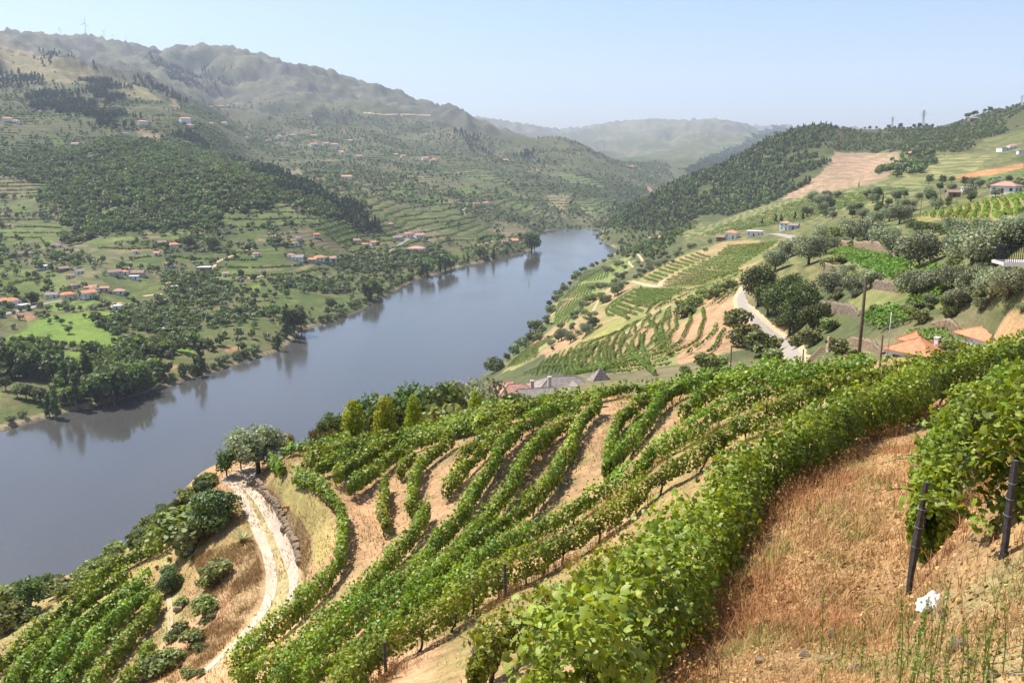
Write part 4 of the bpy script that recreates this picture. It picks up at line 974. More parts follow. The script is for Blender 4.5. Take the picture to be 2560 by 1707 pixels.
# --- rows across the lane and beyond: one mesh per row
frng = np.random.default_rng(23)
def far_row(p, label, group, h0=0.2, h1=1.5, w=0.9, size=0.55, per_m=9, mat=None, name='vine_row', cat='vine row', bright=1.0):
    p = np.asarray(p)[:, :2]; seg = np.hypot(*np.diff(p, axis=0).T); L = seg.sum()
    if L < 3: return
    cum = np.concatenate([[0], np.cumsum(seg)]); n = max(6, int(L * per_m)); s = frng.uniform(0, L, n)
    x = np.interp(s, cum, p[:, 0]); y = np.interp(s, cum, p[:, 1])
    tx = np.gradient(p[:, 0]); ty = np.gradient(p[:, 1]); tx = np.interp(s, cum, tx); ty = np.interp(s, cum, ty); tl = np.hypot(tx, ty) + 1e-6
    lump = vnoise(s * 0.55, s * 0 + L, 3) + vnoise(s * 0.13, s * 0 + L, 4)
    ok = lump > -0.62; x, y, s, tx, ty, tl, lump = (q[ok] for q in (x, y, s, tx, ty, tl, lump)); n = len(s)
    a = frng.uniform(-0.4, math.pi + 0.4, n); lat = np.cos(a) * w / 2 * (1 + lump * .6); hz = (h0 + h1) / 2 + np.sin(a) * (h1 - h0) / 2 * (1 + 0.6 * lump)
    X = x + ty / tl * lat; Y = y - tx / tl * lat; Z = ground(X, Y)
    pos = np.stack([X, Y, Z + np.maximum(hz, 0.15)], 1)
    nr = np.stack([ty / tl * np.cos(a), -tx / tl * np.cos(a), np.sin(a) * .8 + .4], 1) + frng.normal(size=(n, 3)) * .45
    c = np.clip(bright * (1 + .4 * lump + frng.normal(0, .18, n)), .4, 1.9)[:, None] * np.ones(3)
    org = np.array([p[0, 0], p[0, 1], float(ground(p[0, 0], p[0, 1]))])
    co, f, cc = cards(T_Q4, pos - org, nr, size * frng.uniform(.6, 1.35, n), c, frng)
    o = obj(name, mesh_from(name, co, f, mat or M['vine_far'], cc), None, org); tag(o, label, cat, group); return o
def row_px(px, label, group, dmin=110, dmax=1500, **kw):
    w = [hit(a, b, dmin, dmax)[:2] for a, b in catmull(px, 6)]
    keep = [w[0]]
    for q in w[1:]:
        if 0.3 < math.hypot(q[0] - keep[-1][0], q[1] - keep[-1][1]) < 60: keep.append(q)
    if len(keep) > 2: far_row(resample(keep, 1.5), label, group, **kw)
def fan(left, right, n, label, group, sag=0.0, dmin=110, dmax=1600, **kw):
    l = resample(left, 2.0); r = resample(right, 2.0)
    for i in range(n):
        t = (i + 0.5) / n; a = l[min(int(t * len(l)), len(l) - 1)]; b = r[min(int(t * len(r)), len(r) - 1)]
        j0, j1 = random.uniform(0, .06), random.uniform(.94, 1.0)
        pts = [(a[0] + (b[0] - a[0]) * q, a[1] + (b[1] - a[1]) * q + sag * math.sin(math.pi * q) + random.gauss(0, .25)) for q in np.linspace(j0, j1, 7)]
        row_px(pts, label, group, dmin, dmax, **kw)
G1 = 'vine rows on the orange earth terraces'
for px in ([(1060,1400),(1240,1270),(1420,1150),(1600,1090),(1760,1010),(1900,940),(2100,850)], [(1000,1500),(1200,1400),(1420,1300),(1620,1220),(1760,1150),(1870,1090)], [(930,1450),(1050,1340),(1130,1240)], [(1150,1440),(1170,1500),(1200,1567)],
           [(1220,1470),(1310,1330),(1440,1180)], [(1430,1350),(1450,1440),(1520,1530)], [(1500,1290),(1530,1420),(1545,1450)], [(1790,1200),(1830,1280),(1960,1420),(2140,1567)], [(1850,1170),(1890,1270),(1950,1200),(1960,1080)],
           [(1990,1080),(1990,1250),(2060,1440)], [(2150,960),(2170,1100),(2240,1220),(2330,1340)], [(2060,880),(2110,980),(2250,930),(2290,900)], [(1640,1460),(1640,1350),(1700,1260)], [(1220,1160),(1380,1040),(1500,960)],
           [(1750,800),(1800,890)], [(1780,830),(1900,750),(2000,700)], [(880,1510),(1000,1380)], [(700,1510),(830,1400),(960,1310)], [(520,1560),(720,1480)], [(770,1567),(870,1480)], [(1310,1350),(1400,1230),(1450,1180)], [(1590,1380),(1600,1280),(1640,1220)],
           [(1700,1230),(1760,1130),(1760,1060)], [(2010,1010),(2120,960)], [(2230,1010),(2230,1110),(2250,1150)], [(2030,830),(2090,740),(2130,700)], [(2140,770),(2250,690),(2352,640)], [(2120,720),(2240,650),(2352,610)],
           [(620,1567),(820,1450),(900,1390)], [(1100,1500),(1150,1440)], [(1960,1170),(2010,1060)], [(1890,1060),(1900,960)], [(2080,900),(2150,1000)]):
    row_px(E1(px), 'vine row winding along a bare orange earth terrace near the lane', G1, size=0.32, per_m=30, h1=1.3, w=.75)
for px in ([(1540,760),(1560,830),(1640,835)], [(1600,770),(1730,805)], [(1690,700),(1850,755)], [(1760,650),(1960,715)], [(1840,610),(2100,685)], [(1950,570),(2240,640)], [(1970,480),(1960,570)], [(1560,740),(1700,630),(1860,540)], [(1600,760),(1740,650),(1870,580)]):
    row_px(E1(px), 'vine row on the grassy terraces left of the lane', 'vine rows on the grassy terraces', size=0.36, per_m=22, h1=1.3, w=.8)
G2 = 'vine rows on the stepped terraces below the white houses'
kw2 = dict(size=0.40, per_m=16, h1=1.35, w=.8)
fan(E2([(800,450),(560,540),(340,650),(110,780)]), E2([(990,510),(740,600),(640,640),(290,830)]), 11, 'vine row on the left block of stepped terraces below the white houses', G2, 1.0, **kw2)
fan(E2([(1010,510),(760,620),(640,670),(350,850)]), E2([(1560,490),(1400,600),(1250,720),(900,840)]), 11, 'vine row on the right block of stepped terraces below the white houses', G2, 2.0, **kw2)
fan(E2([(1160,370),(1010,500)]), E2([(1800,335),(1560,490)]), 8, 'vine row on the uppermost stepped terraces below the white houses', G2, 1.0, **kw2)
fan(E2([(60,900),(0,1080)]), E2([(700,905),(260,1100)]), 8, 'vine row on the grassy terraces left of the lane', 'vine rows on the grassy terraces', 1.0, **kw2)
for px in ([(260,1100),(430,1030),(700,935),(1000,860),(1300,740)], [(330,1130),(520,1050),(700,970)], [(940,1120),(1060,1040),(1280,900)], [(1050,1100),(1160,1010),(1290,920)], [(1080,780),(1200,720),(1350,690)], [(380,880),(650,860),(900,840)]):
    row_px(E2(px), 'vine row edging the dirt track above the lane', 'vine rows edging the dirt track', **kw2)
fan(C3([(900,800),(700,860),(500,930),(250,1010),(60,1090)]), C3([(1600,735),(1400,800),(1150,870),(860,960),(560,1005)]), 20, 'vine row on the long striped hillside left of the white houses', 'vine rows on the long striped hillside', 1.0, 300, 2000, size=0.55, per_m=7, h1=1.4, w=.9)
fan(E2([(480,60),(560,200)]), E2([(860,60),(760,180)]), 7, 'vine row on the small green block under the wooded hill', 'vine rows under the wooded hill', 0.5, 300, 2000, size=0.8, per_m=6)
# rows clipped to fields, straight in plan
def field_rows(poly, az, spacing, label, group, jitter=0.1, **kw):
    c = poly.mean(0); d = np.array([math.sin(az), math.cos(az)]); n = np.array([d[1], -d[0]])
    q = (poly - c) @ n; u = (poly - c) @ d
    for off in np.arange(q.min() + spacing * .5, q.max(), spacing):
        t = np.arange(u.min(), u.max(), 1.2); line = c + n * off + d * t[:, None]; ins = in_poly(line[:, 0], line[:, 1], poly)
        idx = np.where(ins)[0]
        if len(idx) < 5: continue
        for run in np.split(idx, np.where(np.diff(idx) > 2)[0] + 1):
            if len(run) < 5: continue
            pp = line[run] + n * (np.sin(t[run] * .06)[:, None] * .6) + frng.normal(0, .08, (len(run), 2)); far_row(pp, label, group, **kw)
for p, lab in (([(1300,280),(1500,260),(1590,350),(1500,400),(1200,420),(1200,390)], 'farthest riverside vine field'), ([(1200,450),(1550,430),(1300,600),(1000,640),(1090,520)], 'middle riverside vine field'), ([(980,660),(1300,620),(1290,700),(1060,930),(920,950),(890,870)], 'long riverside vine field')):
    pl = plan(E1(p), 110, 1500); field_rows(pl, math.radians(10), 3.0, 'straight vine row in the ' + lab, 'vine rows in the ' + lab, size=0.38, per_m=13, h1=1.3, w=.65)
pl = plan(E1([(620,1200),(860,1090),(900,1100),(720,1250),(750,1330),(500,1440),(330,1480),(400,1380)]), 110, 1500)
field_rows(pl, math.radians(14), 2.8, 'vine row in the small field above the near shore', 'vine rows above the near shore', size=0.34, per_m=18, h1=1.3, w=.65)
pl = plan(C3([(1650,930),(2352,780),(2352,900),(2250,950),(1950,965),(1700,955)]), 120, 1500)
field_rows(pl, math.radians(28), 2.8, 'bright vine row on the rounded field above the olive grove', 'vine rows above the olive grove', size=0.55, per_m=10, h1=1.6, w=1.1, bright=1.35)
for p, lab in (([(1000,1210),(1080,1165),(1300,1200),(1640,1300),(1600,1370),(1500,1395),(1340,1370),(1200,1290)], 'pergola vine row on the sloping plot between olive trees'), ([(1200,1420),(1480,1440),(1500,1559),(1270,1559)], 'pergola vine row on the plot below the stone wall')):
    field_rows(plan(C3(p), 90, 600), math.radians(-50), 2.0, lab, 'pergola vine rows among the olives', size=0.45, per_m=20, h0=.5, h1=1.8, w=1.7, mat=M['pergola'], name='pergola_row')
for p, lab in (([(1330,1385),(1500,1405),(1640,1315),(1760,1290),(1800,1420),(1700,1480),(1480,1440)], 'pergola vine row below the pergola plot'),):
    field_rows(plan(C3(p), 90, 600), math.radians(-50), 2.2, lab, 'pergola vine rows among the olives', size=.45, per_m=18, h0=.5, h1=1.8, w=1.7, mat=M['pergola'], name='pergola_row')
for p, lab in (([(1900,470),(2352,430),(2352,545),(2050,490)], 'pergola vine row right of the grey olives'), ([(1620,230),(1860,215),(1890,340),(1860,370),(1690,340)], 'pergola vine row on the plot behind the tall wooden pole'), ([(1570,450),(1700,345),(1880,365),(2000,470),(2200,530),(2352,560),(2352,610),(1900,575),(1760,520)], 'pergola vine row behind the orange roofed house'), ([(1900,270),(2180,200),(2210,250),(2080,380),(1930,380)], 'pergola vine row between the grey olive trees')):
    field_rows(plan(C6(p), 90, 400), math.radians(-50), 1.9, lab, 'pergola vine rows among the olives', size=0.4, per_m=24, h0=.5, h1=1.8, w=1.6, mat=M['pergola'], name='pergola_row')

# rows that follow the contours of the terraces between lane and river
def contours(poly, levels, step=2.5):
    x0, y0 = poly.min(0); x1, y1 = poly.max(0); xs = np.arange(x0, x1, step); ys = np.arange(y0, y1, step); X, Y = np.meshgrid(xs, ys, indexing='ij'); Z = ground(X, Y); out = []
    for lv in levels:
        A = Z > lv; segs = {}
        cells = np.argwhere((A[:-1, :-1] != A[1:, :-1]) | (A[:-1, :-1] != A[:-1, 1:]) | (A[1:, 1:] != A[1:, :-1]) | (A[1:, 1:] != A[:-1, 1:]))
        def pt(i, j, k):
            i2, j2 = (i + 1, j) if k == 0 else (i, j + 1); t = (lv - Z[i, j]) / (Z[i2, j2] - Z[i, j] + 1e-9); return (xs[i] + (xs[i2] - xs[i]) * t, ys[j] + (ys[j2] - ys[j]) * t)
        for i, j in cells:
            e = []
            if A[i, j] != A[i + 1, j]: e.append((i, j, 0))
            if A[i, j + 1] != A[i + 1, j + 1]: e.append((i, j + 1, 0))
            if A[i, j] != A[i, j + 1]: e.append((i, j, 1))
            if A[i + 1, j] != A[i + 1, j + 1]: e.append((i + 1, j, 1))
            for a, b in zip(e[::2], e[1::2]): segs.setdefault(a, []).append(b); segs.setdefault(b, []).append(a)
        seen = set()
        for s0 in sorted(segs, key=lambda e: len(segs[e])):
            if s0 in seen: continue
            ch = [s0]; seen.add(s0)
            while True:
                nx = [q for q in segs[ch[-1]] if q not in seen]
                if not nx: break
                ch.append(nx[0]); seen.add(nx[0])
            if len(ch) > 8: out.append(np.array([pt(*e) for e in ch]))
    return out
def contour_rows(poly, dz, z0, z1, label, group, minlen=14, **kw):
    for ln in contours(poly, np.arange(z0, z1, dz)):
        ins = in_poly(ln[:, 0], ln[:, 1], poly); idx = np.where(ins)[0]
        if len(idx) < 6: continue
        for run in np.split(idx, np.where(np.diff(idx) > 1)[0] + 1):
            if len(run) < 6: continue
            p = ln[run]; p[1:-1] = .25 * p[:-2] + .5 * p[1:-1] + .25 * p[2:]
            if np.hypot(*np.diff(p, axis=0).T).sum() > minlen: far_row(resample(p, 1.5), label, group, **kw)
contour_rows(plan(E2([(250,1330),(500,1150),(900,1130),(960,1300),(1200,1480),(1150,1700),(250,1750)]), 110, 600), 2.4, 20, 100, 'vine row on the bare banks below the lane', 'vine rows on the bare banks below the lane', size=.42, per_m=16, h1=1.3, w=.9)

kw1 = dict(size=.32, per_m=28, h1=1.3, w=.75)
fan(E1([(1240,1180),(1000,1330),(720,1480)]), E1([(1900,930),(1500,1230),(1000,1500)]), 4, 'vine row running along the main diagonal of the earth terraces', 'diagonal vine rows on the earth terraces', 2.0, 110, 900, **kw1)
for x0 in np.linspace(1010, 1700, 9):
    row_px(E1([(x0 + 60, 1330 - (x0 - 1000) * .38), (x0 + 10, 1430 - (x0 - 1000) * .36), (x0 + 20, 1530 - (x0 - 1000) * .25), (x0 + 60, 1600 - (x0 - 1000) * .2)]), 'short vine row climbing between the diagonal rows', 'short vine rows on the earth terraces', **kw1)
fan(E1([(1520,760),(1720,620),(1880,500)]), E1([(1800,900),(2050,760),(2352,560)]), 7, 'vine row on the green terraces above the diagonal rows', 'vine rows on the green terraces', 2.0, 110, 900, **kw1)

contour_rows(plan(E1([(420,1560),(900,1320),(1220,1200),(1500,1120),(1800,960),(2150,800),(2352,700),(2352,1000),(2352,1450),(2000,1567),(1200,1567)]), 110, 900), 2.0, 20, 90, 'thin vine row following the contour of the lower earth terraces', 'contour vine rows on the lower earth terraces', 18, size=.3, per_m=20, h1=1.2, w=.65)

# ------------------------------------------------------------------ trees
trng = np.random.default_rng(31)
def crown_mesh(name, lobes, n, size, mat, **kw):
    co, f, c = crown(lobes, n, size, trng, **kw); return mesh_from(name, co, f, mat, c)
def kind(name, mat, nvar, n, size, w, h, z0, lobes, tr=(0.2, 4, 1.0), tmat=None, squash=.8, spread=.62, **kw):
    out = []
    for i in range(nvar):
        lb = blob_lobes(trng, w, h, z0, lobes, squash, spread)
        out.append((crown_mesh(name + '_crown', lb, n, size, M[mat], **kw), trunk_mesh(name + '_trunk', trng, z0 + h * .35, tr[0], tr[1], tr[2], .12, M[tmat or 'bark']) if tr else None))
    return TreeKind(name, out)
# unit trees with true sizes in metres (height = z0 + h)
K_OLIVE = kind('olive_tree', 'olive', 5, 3000, 0.25, 6.2, 4.2, 0.7, 15, (0.22, 5, 1.4), jitter=.75, shell=.35, dark=.2)
K_OAK = kind('oak_tree', 'oak', 4, 3200, 0.30, 7.5, 6.0, 1.0, 18, (0.28, 5, 2.0), jitter=.6, shell=.5, dark=.22)
K_BROAD = kind('broadleaf_tree', 'broad', 4, 700, 0.62, 7.0, 7.0, 1.2, 12, (0.25, 4, 1.6), jitter=.6, shell=.45)
K_FRUIT = kind('fruit_tree', 'fruit', 4, 1100, 0.20, 2.8, 3.0, 0.7, 12, (0.09, 5, .8), jitter=.8, shell=.25, squash=1.2)
K_SHRUB = kind('shrub', 'shrub', 4, 700, 0.20, 2.2, 1.7, 0.0, 9, None, jitter=.7, shell=.4)
K_BUSH = kind('willow_bush', 'willow', 4, 420, 0.55, 6.0, 4.2, 0.1, 9, None, jitter=.55, shell=.55)
K_IVY = kind('creeper_shrub', 'ivy', 2, 4200, 0.16, 3.6, 3.3, 0.0, 14, None, jitter=.5, shell=.7, up=.5)
K_RUST = kind('reddish_shrub', 'rust', 2, 900, 0.16, 2.0, 2.6, 0.0, 9, None, jitter=.8, shell=.3, squash=1.5)
def poplar_lobes(r, w, h):
    out = []
    for i in range(11):
        t = (i + .5) / 11; ww = w * (0.35 + 0.65 * math.sin(math.pi * min(1, t * .92 + .10))) * r.uniform(.7, 1.1); a = r.uniform(0, 6.28); o = w * .18
        out.append((math.cos(a) * o, math.sin(a) * o, h * (.08 + .86 * t), ww * .32, ww * .32, h * .085))
    return out
K_POPLAR = TreeKind('poplar_tree', [(crown_mesh('poplar_crown', poplar_lobes(trng, 6.0, 16.0), 900, .75, M['poplar'], jitter=.6, shell=.35), trunk_mesh('poplar_trunk', trng, 9, .22, 3, .8, .3, M['white_bark'])) for _ in range(5)])
def cone_lobes(r, w, h, n=26, fat=.62):
    out = []
    for i in range(n):
        t = (i + .3) / n; rad = w * .5 * (1 - t) ** fat * (0.85 if t > .08 else .7); a = i * 2.4; k = rad * .42
        out.append((math.cos(a) * k, math.sin(a) * k, h * (.05 + .88 * t), rad * .72, rad * .72, h * .09))
    return out
K_THUJA = TreeKind('thuja_bush', [(crown_mesh('thuja_crown', cone_lobes(trng, 2.6, 3.2, 30, .24), 2600, .13, M['thuja'], jitter=.5, shell=.6, dark=.12, tint=.16, up=.6), trunk_mesh('thuja_trunk', trng, .6, .08, 0, .2, .02)) for _ in range(3)])
K_CYPRESS = TreeKind('cypress_tree', [(crown_mesh('cypress_crown', cone_lobes(trng, 2.2, 9.0, 22), 700, .4, M['pine'], jitter=.5, shell=.6, up=.6), trunk_mesh('cypress_trunk', trng, 1.4, .14, 0, .2, .02)) for _ in range(2)])
def pine_lobes(r, w, h):
    out = []
    for i in range(9):
        t = i / 8; ww = w * (1 - .72 * t) * r.uniform(.75, 1.1); a = r.uniform(0, 6.28)
        out.append((math.cos(a) * ww * .16, math.sin(a) * ww * .16, h * (.25 + .70 * t), ww * .36, ww * .36, h * .075))
    return out
K_PINE = TreeKind('pine_tree', [(crown_mesh('pine_crown', pine_lobes(trng, 5.5, 12.0), 420, .7, M['pine'], jitter=.6, shell=.4), trunk_mesh('pine_trunk', trng, 8, .2, 0, .5, .2)) for _ in range(4)])
HGT = {'olive_tree': 5.0, 'oak_tree': 7.0, 'broadleaf_tree': 8.2, 'fruit_tree': 3.7, 'shrub': 1.75, 'willow_bush': 4.3, 'creeper_shrub': 3.4, 'reddish_shrub': 2.7, 'poplar_tree': 16.0, 'thuja_bush': 3.2, 'cypress_tree': 9.0, 'pine_tree': 12.0}
def depth_of(p): return p[1] * CP + (HC - p[2]) * SP
def stand(kind_, u, v, hpx, label, group=None, dmin=0, dmax=1e9, cat='tree', wide=1.0):
    """tree whose foot is where the sight line (u, v) meets the ground and whose height spans hpx sight-line units"""
    p = hit(u, v, dmin, dmax); h = hpx / FPX * depth_of(p); s = h / HGT[kind_.name]
    o = kind_.place(p, s, label, cat, group); o.scale = (s * wide, s * wide, s); return o
def stand_top(kind_, u, vtop, d, label, group=None, cat='tree', wide=1.0, hmin=1.0, wpx=None, w0=2.6):
    """tree at depth d whose top reaches the sight line (u, vtop); its foot is on the ground below"""
    x, y, z = P(u, vtop, d); g = float(ground(x, y)); h = max(hmin, z + HC - g); s = h / HGT[kind_.name]
    o = kind_.place((x, y, g - .05), s, label, cat, group); sx = s * wide if wpx is None else wpx / FPX * d / w0; o.scale = (sx, sx, s); return o

def stand_h(kind_, u, vtop, h, label, group=None, cat='tree', wide=1.0, d0=66, d1=260):
    """tree of height h whose top reaches the sight line (u, vtop): stands where the ground has dropped far enough"""
    for d in np.arange(d0, d1, .5):
        x, y, z = P(u, vtop, d); g = float(ground(x, y))
        if z + HC - g >= h: break
    s = h / HGT[kind_.name]; o = kind_.place((x, y, g - .05), s, label, cat, group); o.scale = (s * wide, s * wide, s); return o

# -- right bank: olives, oaks, shrubs (tracings in crop units)
k3 = 860 / 2352.0
GOL = 'olive trees on the right bank'
OL = [(650,1310,150,'grey olive tree left of the pair above the lane oaks'),(740,1215,130,'small olive tree above the big oak by the lane'),(880,1260,200,'broad olive tree left of the sloping pergola plot'),(1000,1190,130,'olive tree at the upper left corner of the pergola plot'),
 (1180,1110,160,'olive tree behind the brown stone wall, left one'),(1280,1135,180,'olive tree behind the brown stone wall, middle one'),(1390,1160,170,'olive tree behind the brown stone wall, right one'),(1120,1070,100,'small olive tree on the rise behind the stone wall'),
 (1480,1245,200,'tall olive tree at the right end of the stone wall'),(1630,1280,240,'large dark olive tree on the right of the pergola plot'),(1500,985,130,'olive tree beside the bright grass path'),(1430,965,100,'smaller olive tree beside the bright grass path'),(1880,1090,150,'olive tree standing over the dark hedge'),
 (1990,1280,290,'big olive tree left of the balcony'),(2100,1295,300,'big olive tree under the balcony edge'),(2270,1170,240,'olive tree behind the balcony railing'),(2060,1060,130,'small olive tree above the two big ones'),(1590,1500,210,'grey olive tree on the lower pergola plot, left one'),(1690,1480,190,'grey olive tree on the lower pergola plot, right one'),
 (1860,1430,180,'olive tree between the lower plots'),(1990,1460,200,'olive tree right of the lower plots'),(2130,1505,240,'tall olive tree above the rough stone wall'),(2240,1500,220,'olive tree near the right edge above the rough wall'),(1900,1565,150,'low olive tree by the rough stone wall'),
 (1040,1475,170,'olive tree between oak and pergola plot'),(1180,1485,150,'olive tree above the dark terrace wall'),(1300,1425,140,'olive tree at the corner of the pergola plot'),(1330,1010,110,'olive tree on the knoll'),(1560,900,90,'far olive tree below the bright vineyard')]
for a, b, h, lab in OL: stand(K_OLIVE, 1700 + a * k3, 200 + b * k3, h * k3, lab, GOL, 90, 700)
for a, b, h, lab in [(915,320,290,'dark oak overhanging the bend of the lane'),(1060,430,300,'large oak on the cut bank above the lane'),(1200,450,280,'oak behind the round oak'),(1290,520,230,'round dark oak beside the lane'),(1140,270,180,'oak top at the upper edge of the oak grove'),(960,230,150,'oak behind the bend of the lane'),(1130,520,230,'oak on the cut bank left of the round oak'),(980,380,230,'oak between the lane bend and the large oak'),(1220,360,220,'oak in the middle of the grove'),(1340,440,160,'small oak right of the round oak')]:
    stand(K_OAK, 1560 + a * k3, 650 + b * k3, h * k3, lab, 'oaks along the lane', 90, 500, 'tree', .85)
for a, b, h, lab in [(760,485,150,'upright shrub on the outer edge of the lane'),(810,590,170,'green shrub below the lane bend'),(940,655,190,'bright green creeper shrub below the lane'),(1010,720,120,'grey green shrub beside the lane, near the vines'),(560,765,130,'dark shrub mass behind the crest vines'),(650,745,110,'dark shrub right of the shrub mass'),(420,775,60,'low shrub behind the crest vines'),(1400,490,100,'shrub at the foot of the round oak'),(1270,590,120,'pale shrub between oak and lane'),(1180,600,100,'shrub on the inner lane bank'),(410,390,110,'lone shrub on the earth terrace'),(480,330,90,'shrub beside the lone terrace shrub'),(620,260,70,'olive bush above the terraces'),(1460,640,120,'thicket beside the stone steps'),(1580,690,90,'thicket in front of the house terrace'),(2020,430,90,'dark shrub above the rough wall'),(1960,400,80,'shrub between the pergola plots')]:
    stand(K_SHRUB, 1560 + a * k3, 650 + b * k3, h * k3, lab, 'shrubs along the lane', 90, 700, 'shrub', 1.15)
for a, b, h, lab in [(1600,1030,70,'left end of the dark hedge'),(1660,1040,75,'second bush of the dark hedge'),(1720,1050,75,'third bush of the dark hedge'),(1780,1060,80,'fourth bush of the dark hedge'),(1840,1070,80,'right end of the dark hedge')]:
    stand(K_OAK, 1700 + a * k3, 200 + b * k3, h * k3, lab, 'bushes of the dark hedge', 90, 700, 'bush', 1.6)
stand(K_FRUIT, 1700 + 1350 * k3, 200 + 840 * k3, 60 * k3, 'bright green fruit tree beside the cypress', None, 200)
stand(K_CYPRESS, 1700 + 1385 * k3, 200 + 840 * k3, 65 * k3, 'pointed conifer on the hillside', None, 200)
stand(K_CYPRESS, 1700 + 1222 * k3, 200 + 732 * k3, 42 * k3, 'lone rust coloured cypress on the brown slope', None, 300)
for i, (a, b, h, lab) in enumerate([(650,980,70,'dark conifer left of the red roofed house'),(690,975,60,'conifer behind the red roofed house'),(785,960,60,'round conifer behind the house, left one'),(840,965,65,'round conifer behind the house, right one'),(560,990,45,'dark conifer above the flat roofed house')]): stand(K_PINE, 1700 + a * k3, 200 + b * k3, h * k3, lab, 'conifers by the white houses', 250, 1500, 'tree', 1.3)
# ridge trees against the sky
RT = [(975,325,30),(1015,300,14),(1075,285,14),(1265,300,14),(1300,302,20),(1345,305,18),(1427,308,28),(1470,312,16),(1505,325,34),(1600,308,26),(1640,305,34),(1688,295,26),(1728,285,20),(1960,228,32),(1985,222,30),(2010,215,34),(2030,205,26),(2085,205,26),(2118,200,34),(2140,172,14),(1870,345,20),(690,385,16),(555,440,18)]
for i, (a, b, h) in enumerate(RT): stand(K_BROAD, 1700 + a * k3, 200 + (b + 6) * k3, (h + 6) * k3, 'dark tree standing on the right skyline', 'trees on the right skyline', 900, 3000)

for i in range(105):
    a = random.uniform(950, 2340); b = random.uniform(1050, 1640)
    q = hit(1700 + a * k3, 200 + b * k3, 90, 700)[:2]
    if any(in_poly(np.array([q[0]]), np.array([q[1]]), pl)[0] for pl in ZONES['pergola_ground']): continue
    stand(random.choice((K_SHRUB, K_SHRUB, K_OLIVE)), 1700 + a * k3, 200 + b * k3, random.uniform(40, 95) * k3, 'olive or shrub on the grassy slope among the pergola plots', 'olives and shrubs among the pergola plots', 90, 700, 'shrub', 1.1)
for i in range(95):
    t = random.random(); a = 1440 * t + random.gauss(0, 25); b = np.interp(a, [0, 500, 900, 1100, 1450], [960, 860, 600, 440, 150]) + abs(random.gauss(0, 45))
    stand(random.choice((K_SHRUB, K_SHRUB, K_IVY, K_FRUIT)), a * k3, 1137 + b * k3, random.uniform(40, 110) * k3, 'scrub bush on the river edge of the low terrace', 'scrub along the river edge of the low terrace', 0, 130, 'shrub', 1.2)
for i in range(30):
    a = random.uniform(1050, 1620); b = random.uniform(700, 1540)
    if a > 1560 - abs(b - 1000) * .35: a -= 250
    stand(random.choice((K_SHRUB, K_SHRUB, K_RUST)), a * k3, 1137 + b * k3, random.uniform(25, 70) * k3, 'low broom bush on the bank below the track', 'broom bushes on the bank below the track', 0, 130, 'shrub', 1.4)
# -- around the track end and behind the crest
k8 = 420 / 2352.0
stand(K_OLIVE, 480 + 930 * k8, 1040 + 800 * k8, 700 * k8, 'big olive tree at the end of the gravel track', None, 0, 110, 'tree', 1.0)
stand(K_FRUIT, 480 + 690 * k8, 1040 + 745 * k8, 400 * k8, 'fork trunked tree behind the gravel turning place', None, 0, 110)
stand(K_FRUIT, 480 + 490 * k8, 1040 + 845 * k8, 420 * k8, 'small leafy tree left of the gravel turning place', None, 0, 110)
stand(K_RUST, 480 + 1310 * k8, 1040 + 480 * k8, 340 * k8, 'reddish shrub right of the big olive tree', None, 0, 110, 'shrub', 1.2)
stand(K_IVY, 480 + 330 * k8, 1040 + 1560 * k8, 600 * k8, 'large rounded creeper covered shrub beside the track', None, 0, 110, 'shrub', 1.05)
stand(K_IVY, 480 + 60 * k8, 1040 + 1640 * k8, 420 * k8, 'second creeper shrub leaning downhill', None, 0, 110, 'shrub', .9)
k7 = 860 / 2352.0
for a, b, h, lab, K in [(1160,470,140,'spiky green shrub on the river edge of the terrace',K_FRUIT),(1260,640,280,'tall shrub mass left of the creeper shrub',K_SHRUB),(1350,620,200,'shrub under the creeper covered shrub',K_SHRUB),(600,830,110,'rounded shrub above the river at left',K_SHRUB),(700,760,80,'low bright shrub above the river',K_SHRUB),(215,1090,260,'small dark tree at the left edge of the terrace',K_FRUIT),(40,1010,120,'dark shrub at the left picture edge',K_SHRUB),(400,960,120,'sparse shrub on the terrace edge',K_SHRUB),(60,1200,200,'shrub mass at the lower left',K_SHRUB),(180,1130,120,'shrub below the small dark tree',K_SHRUB),
        (1490,860,150,'dry shrub on the bank under the track',K_SHRUB),(1400,1100,130,'dark green shrub on the bank, lower one',K_SHRUB),(1420,900,100,'grey shrub on the bank',K_SHRUB),(1080,1500,170,'dark broom bush at the bottom of the bank',K_SHRUB),(1180,1430,120,'dry broom bush above the dark one',K_SHRUB),(1330,1300,120,'olive green broom on the bank',K_SHRUB),(1190,1250,70,'small leafy bush beside the footpath',K_IVY),(1170,930,180,'leafy vine bush beside the footpath',K_IVY),(1010,1380,90,'bushy vine at the terrace foot',K_IVY)]:
    stand(K, 0 + a * k7, 1137 + b * k7, h * k7, lab, None, 0, 115, 'tree' if K is K_FRUIT else 'shrub', 1.25 if K is K_SHRUB else 1.0)
kA = 600 / 2352.0
for a, b, d, wpx, lab in [(945,225,82,68,'leftmost bright yellow green thuja bush'),(1255,185,84,66,'second bright thuja bush, the tallest'),(1540,175,86,50,'third bright thuja bush'),(2150,130,94,48,'rightmost bright thuja bush beside the red roofs')]: stand_top(K_THUJA, 640 + a * kA, 940 + b * kA, d - 3, lab, 'bright thuja bushes behind the crest', 'bush', 1.0, 1.0, wpx * 1.25)
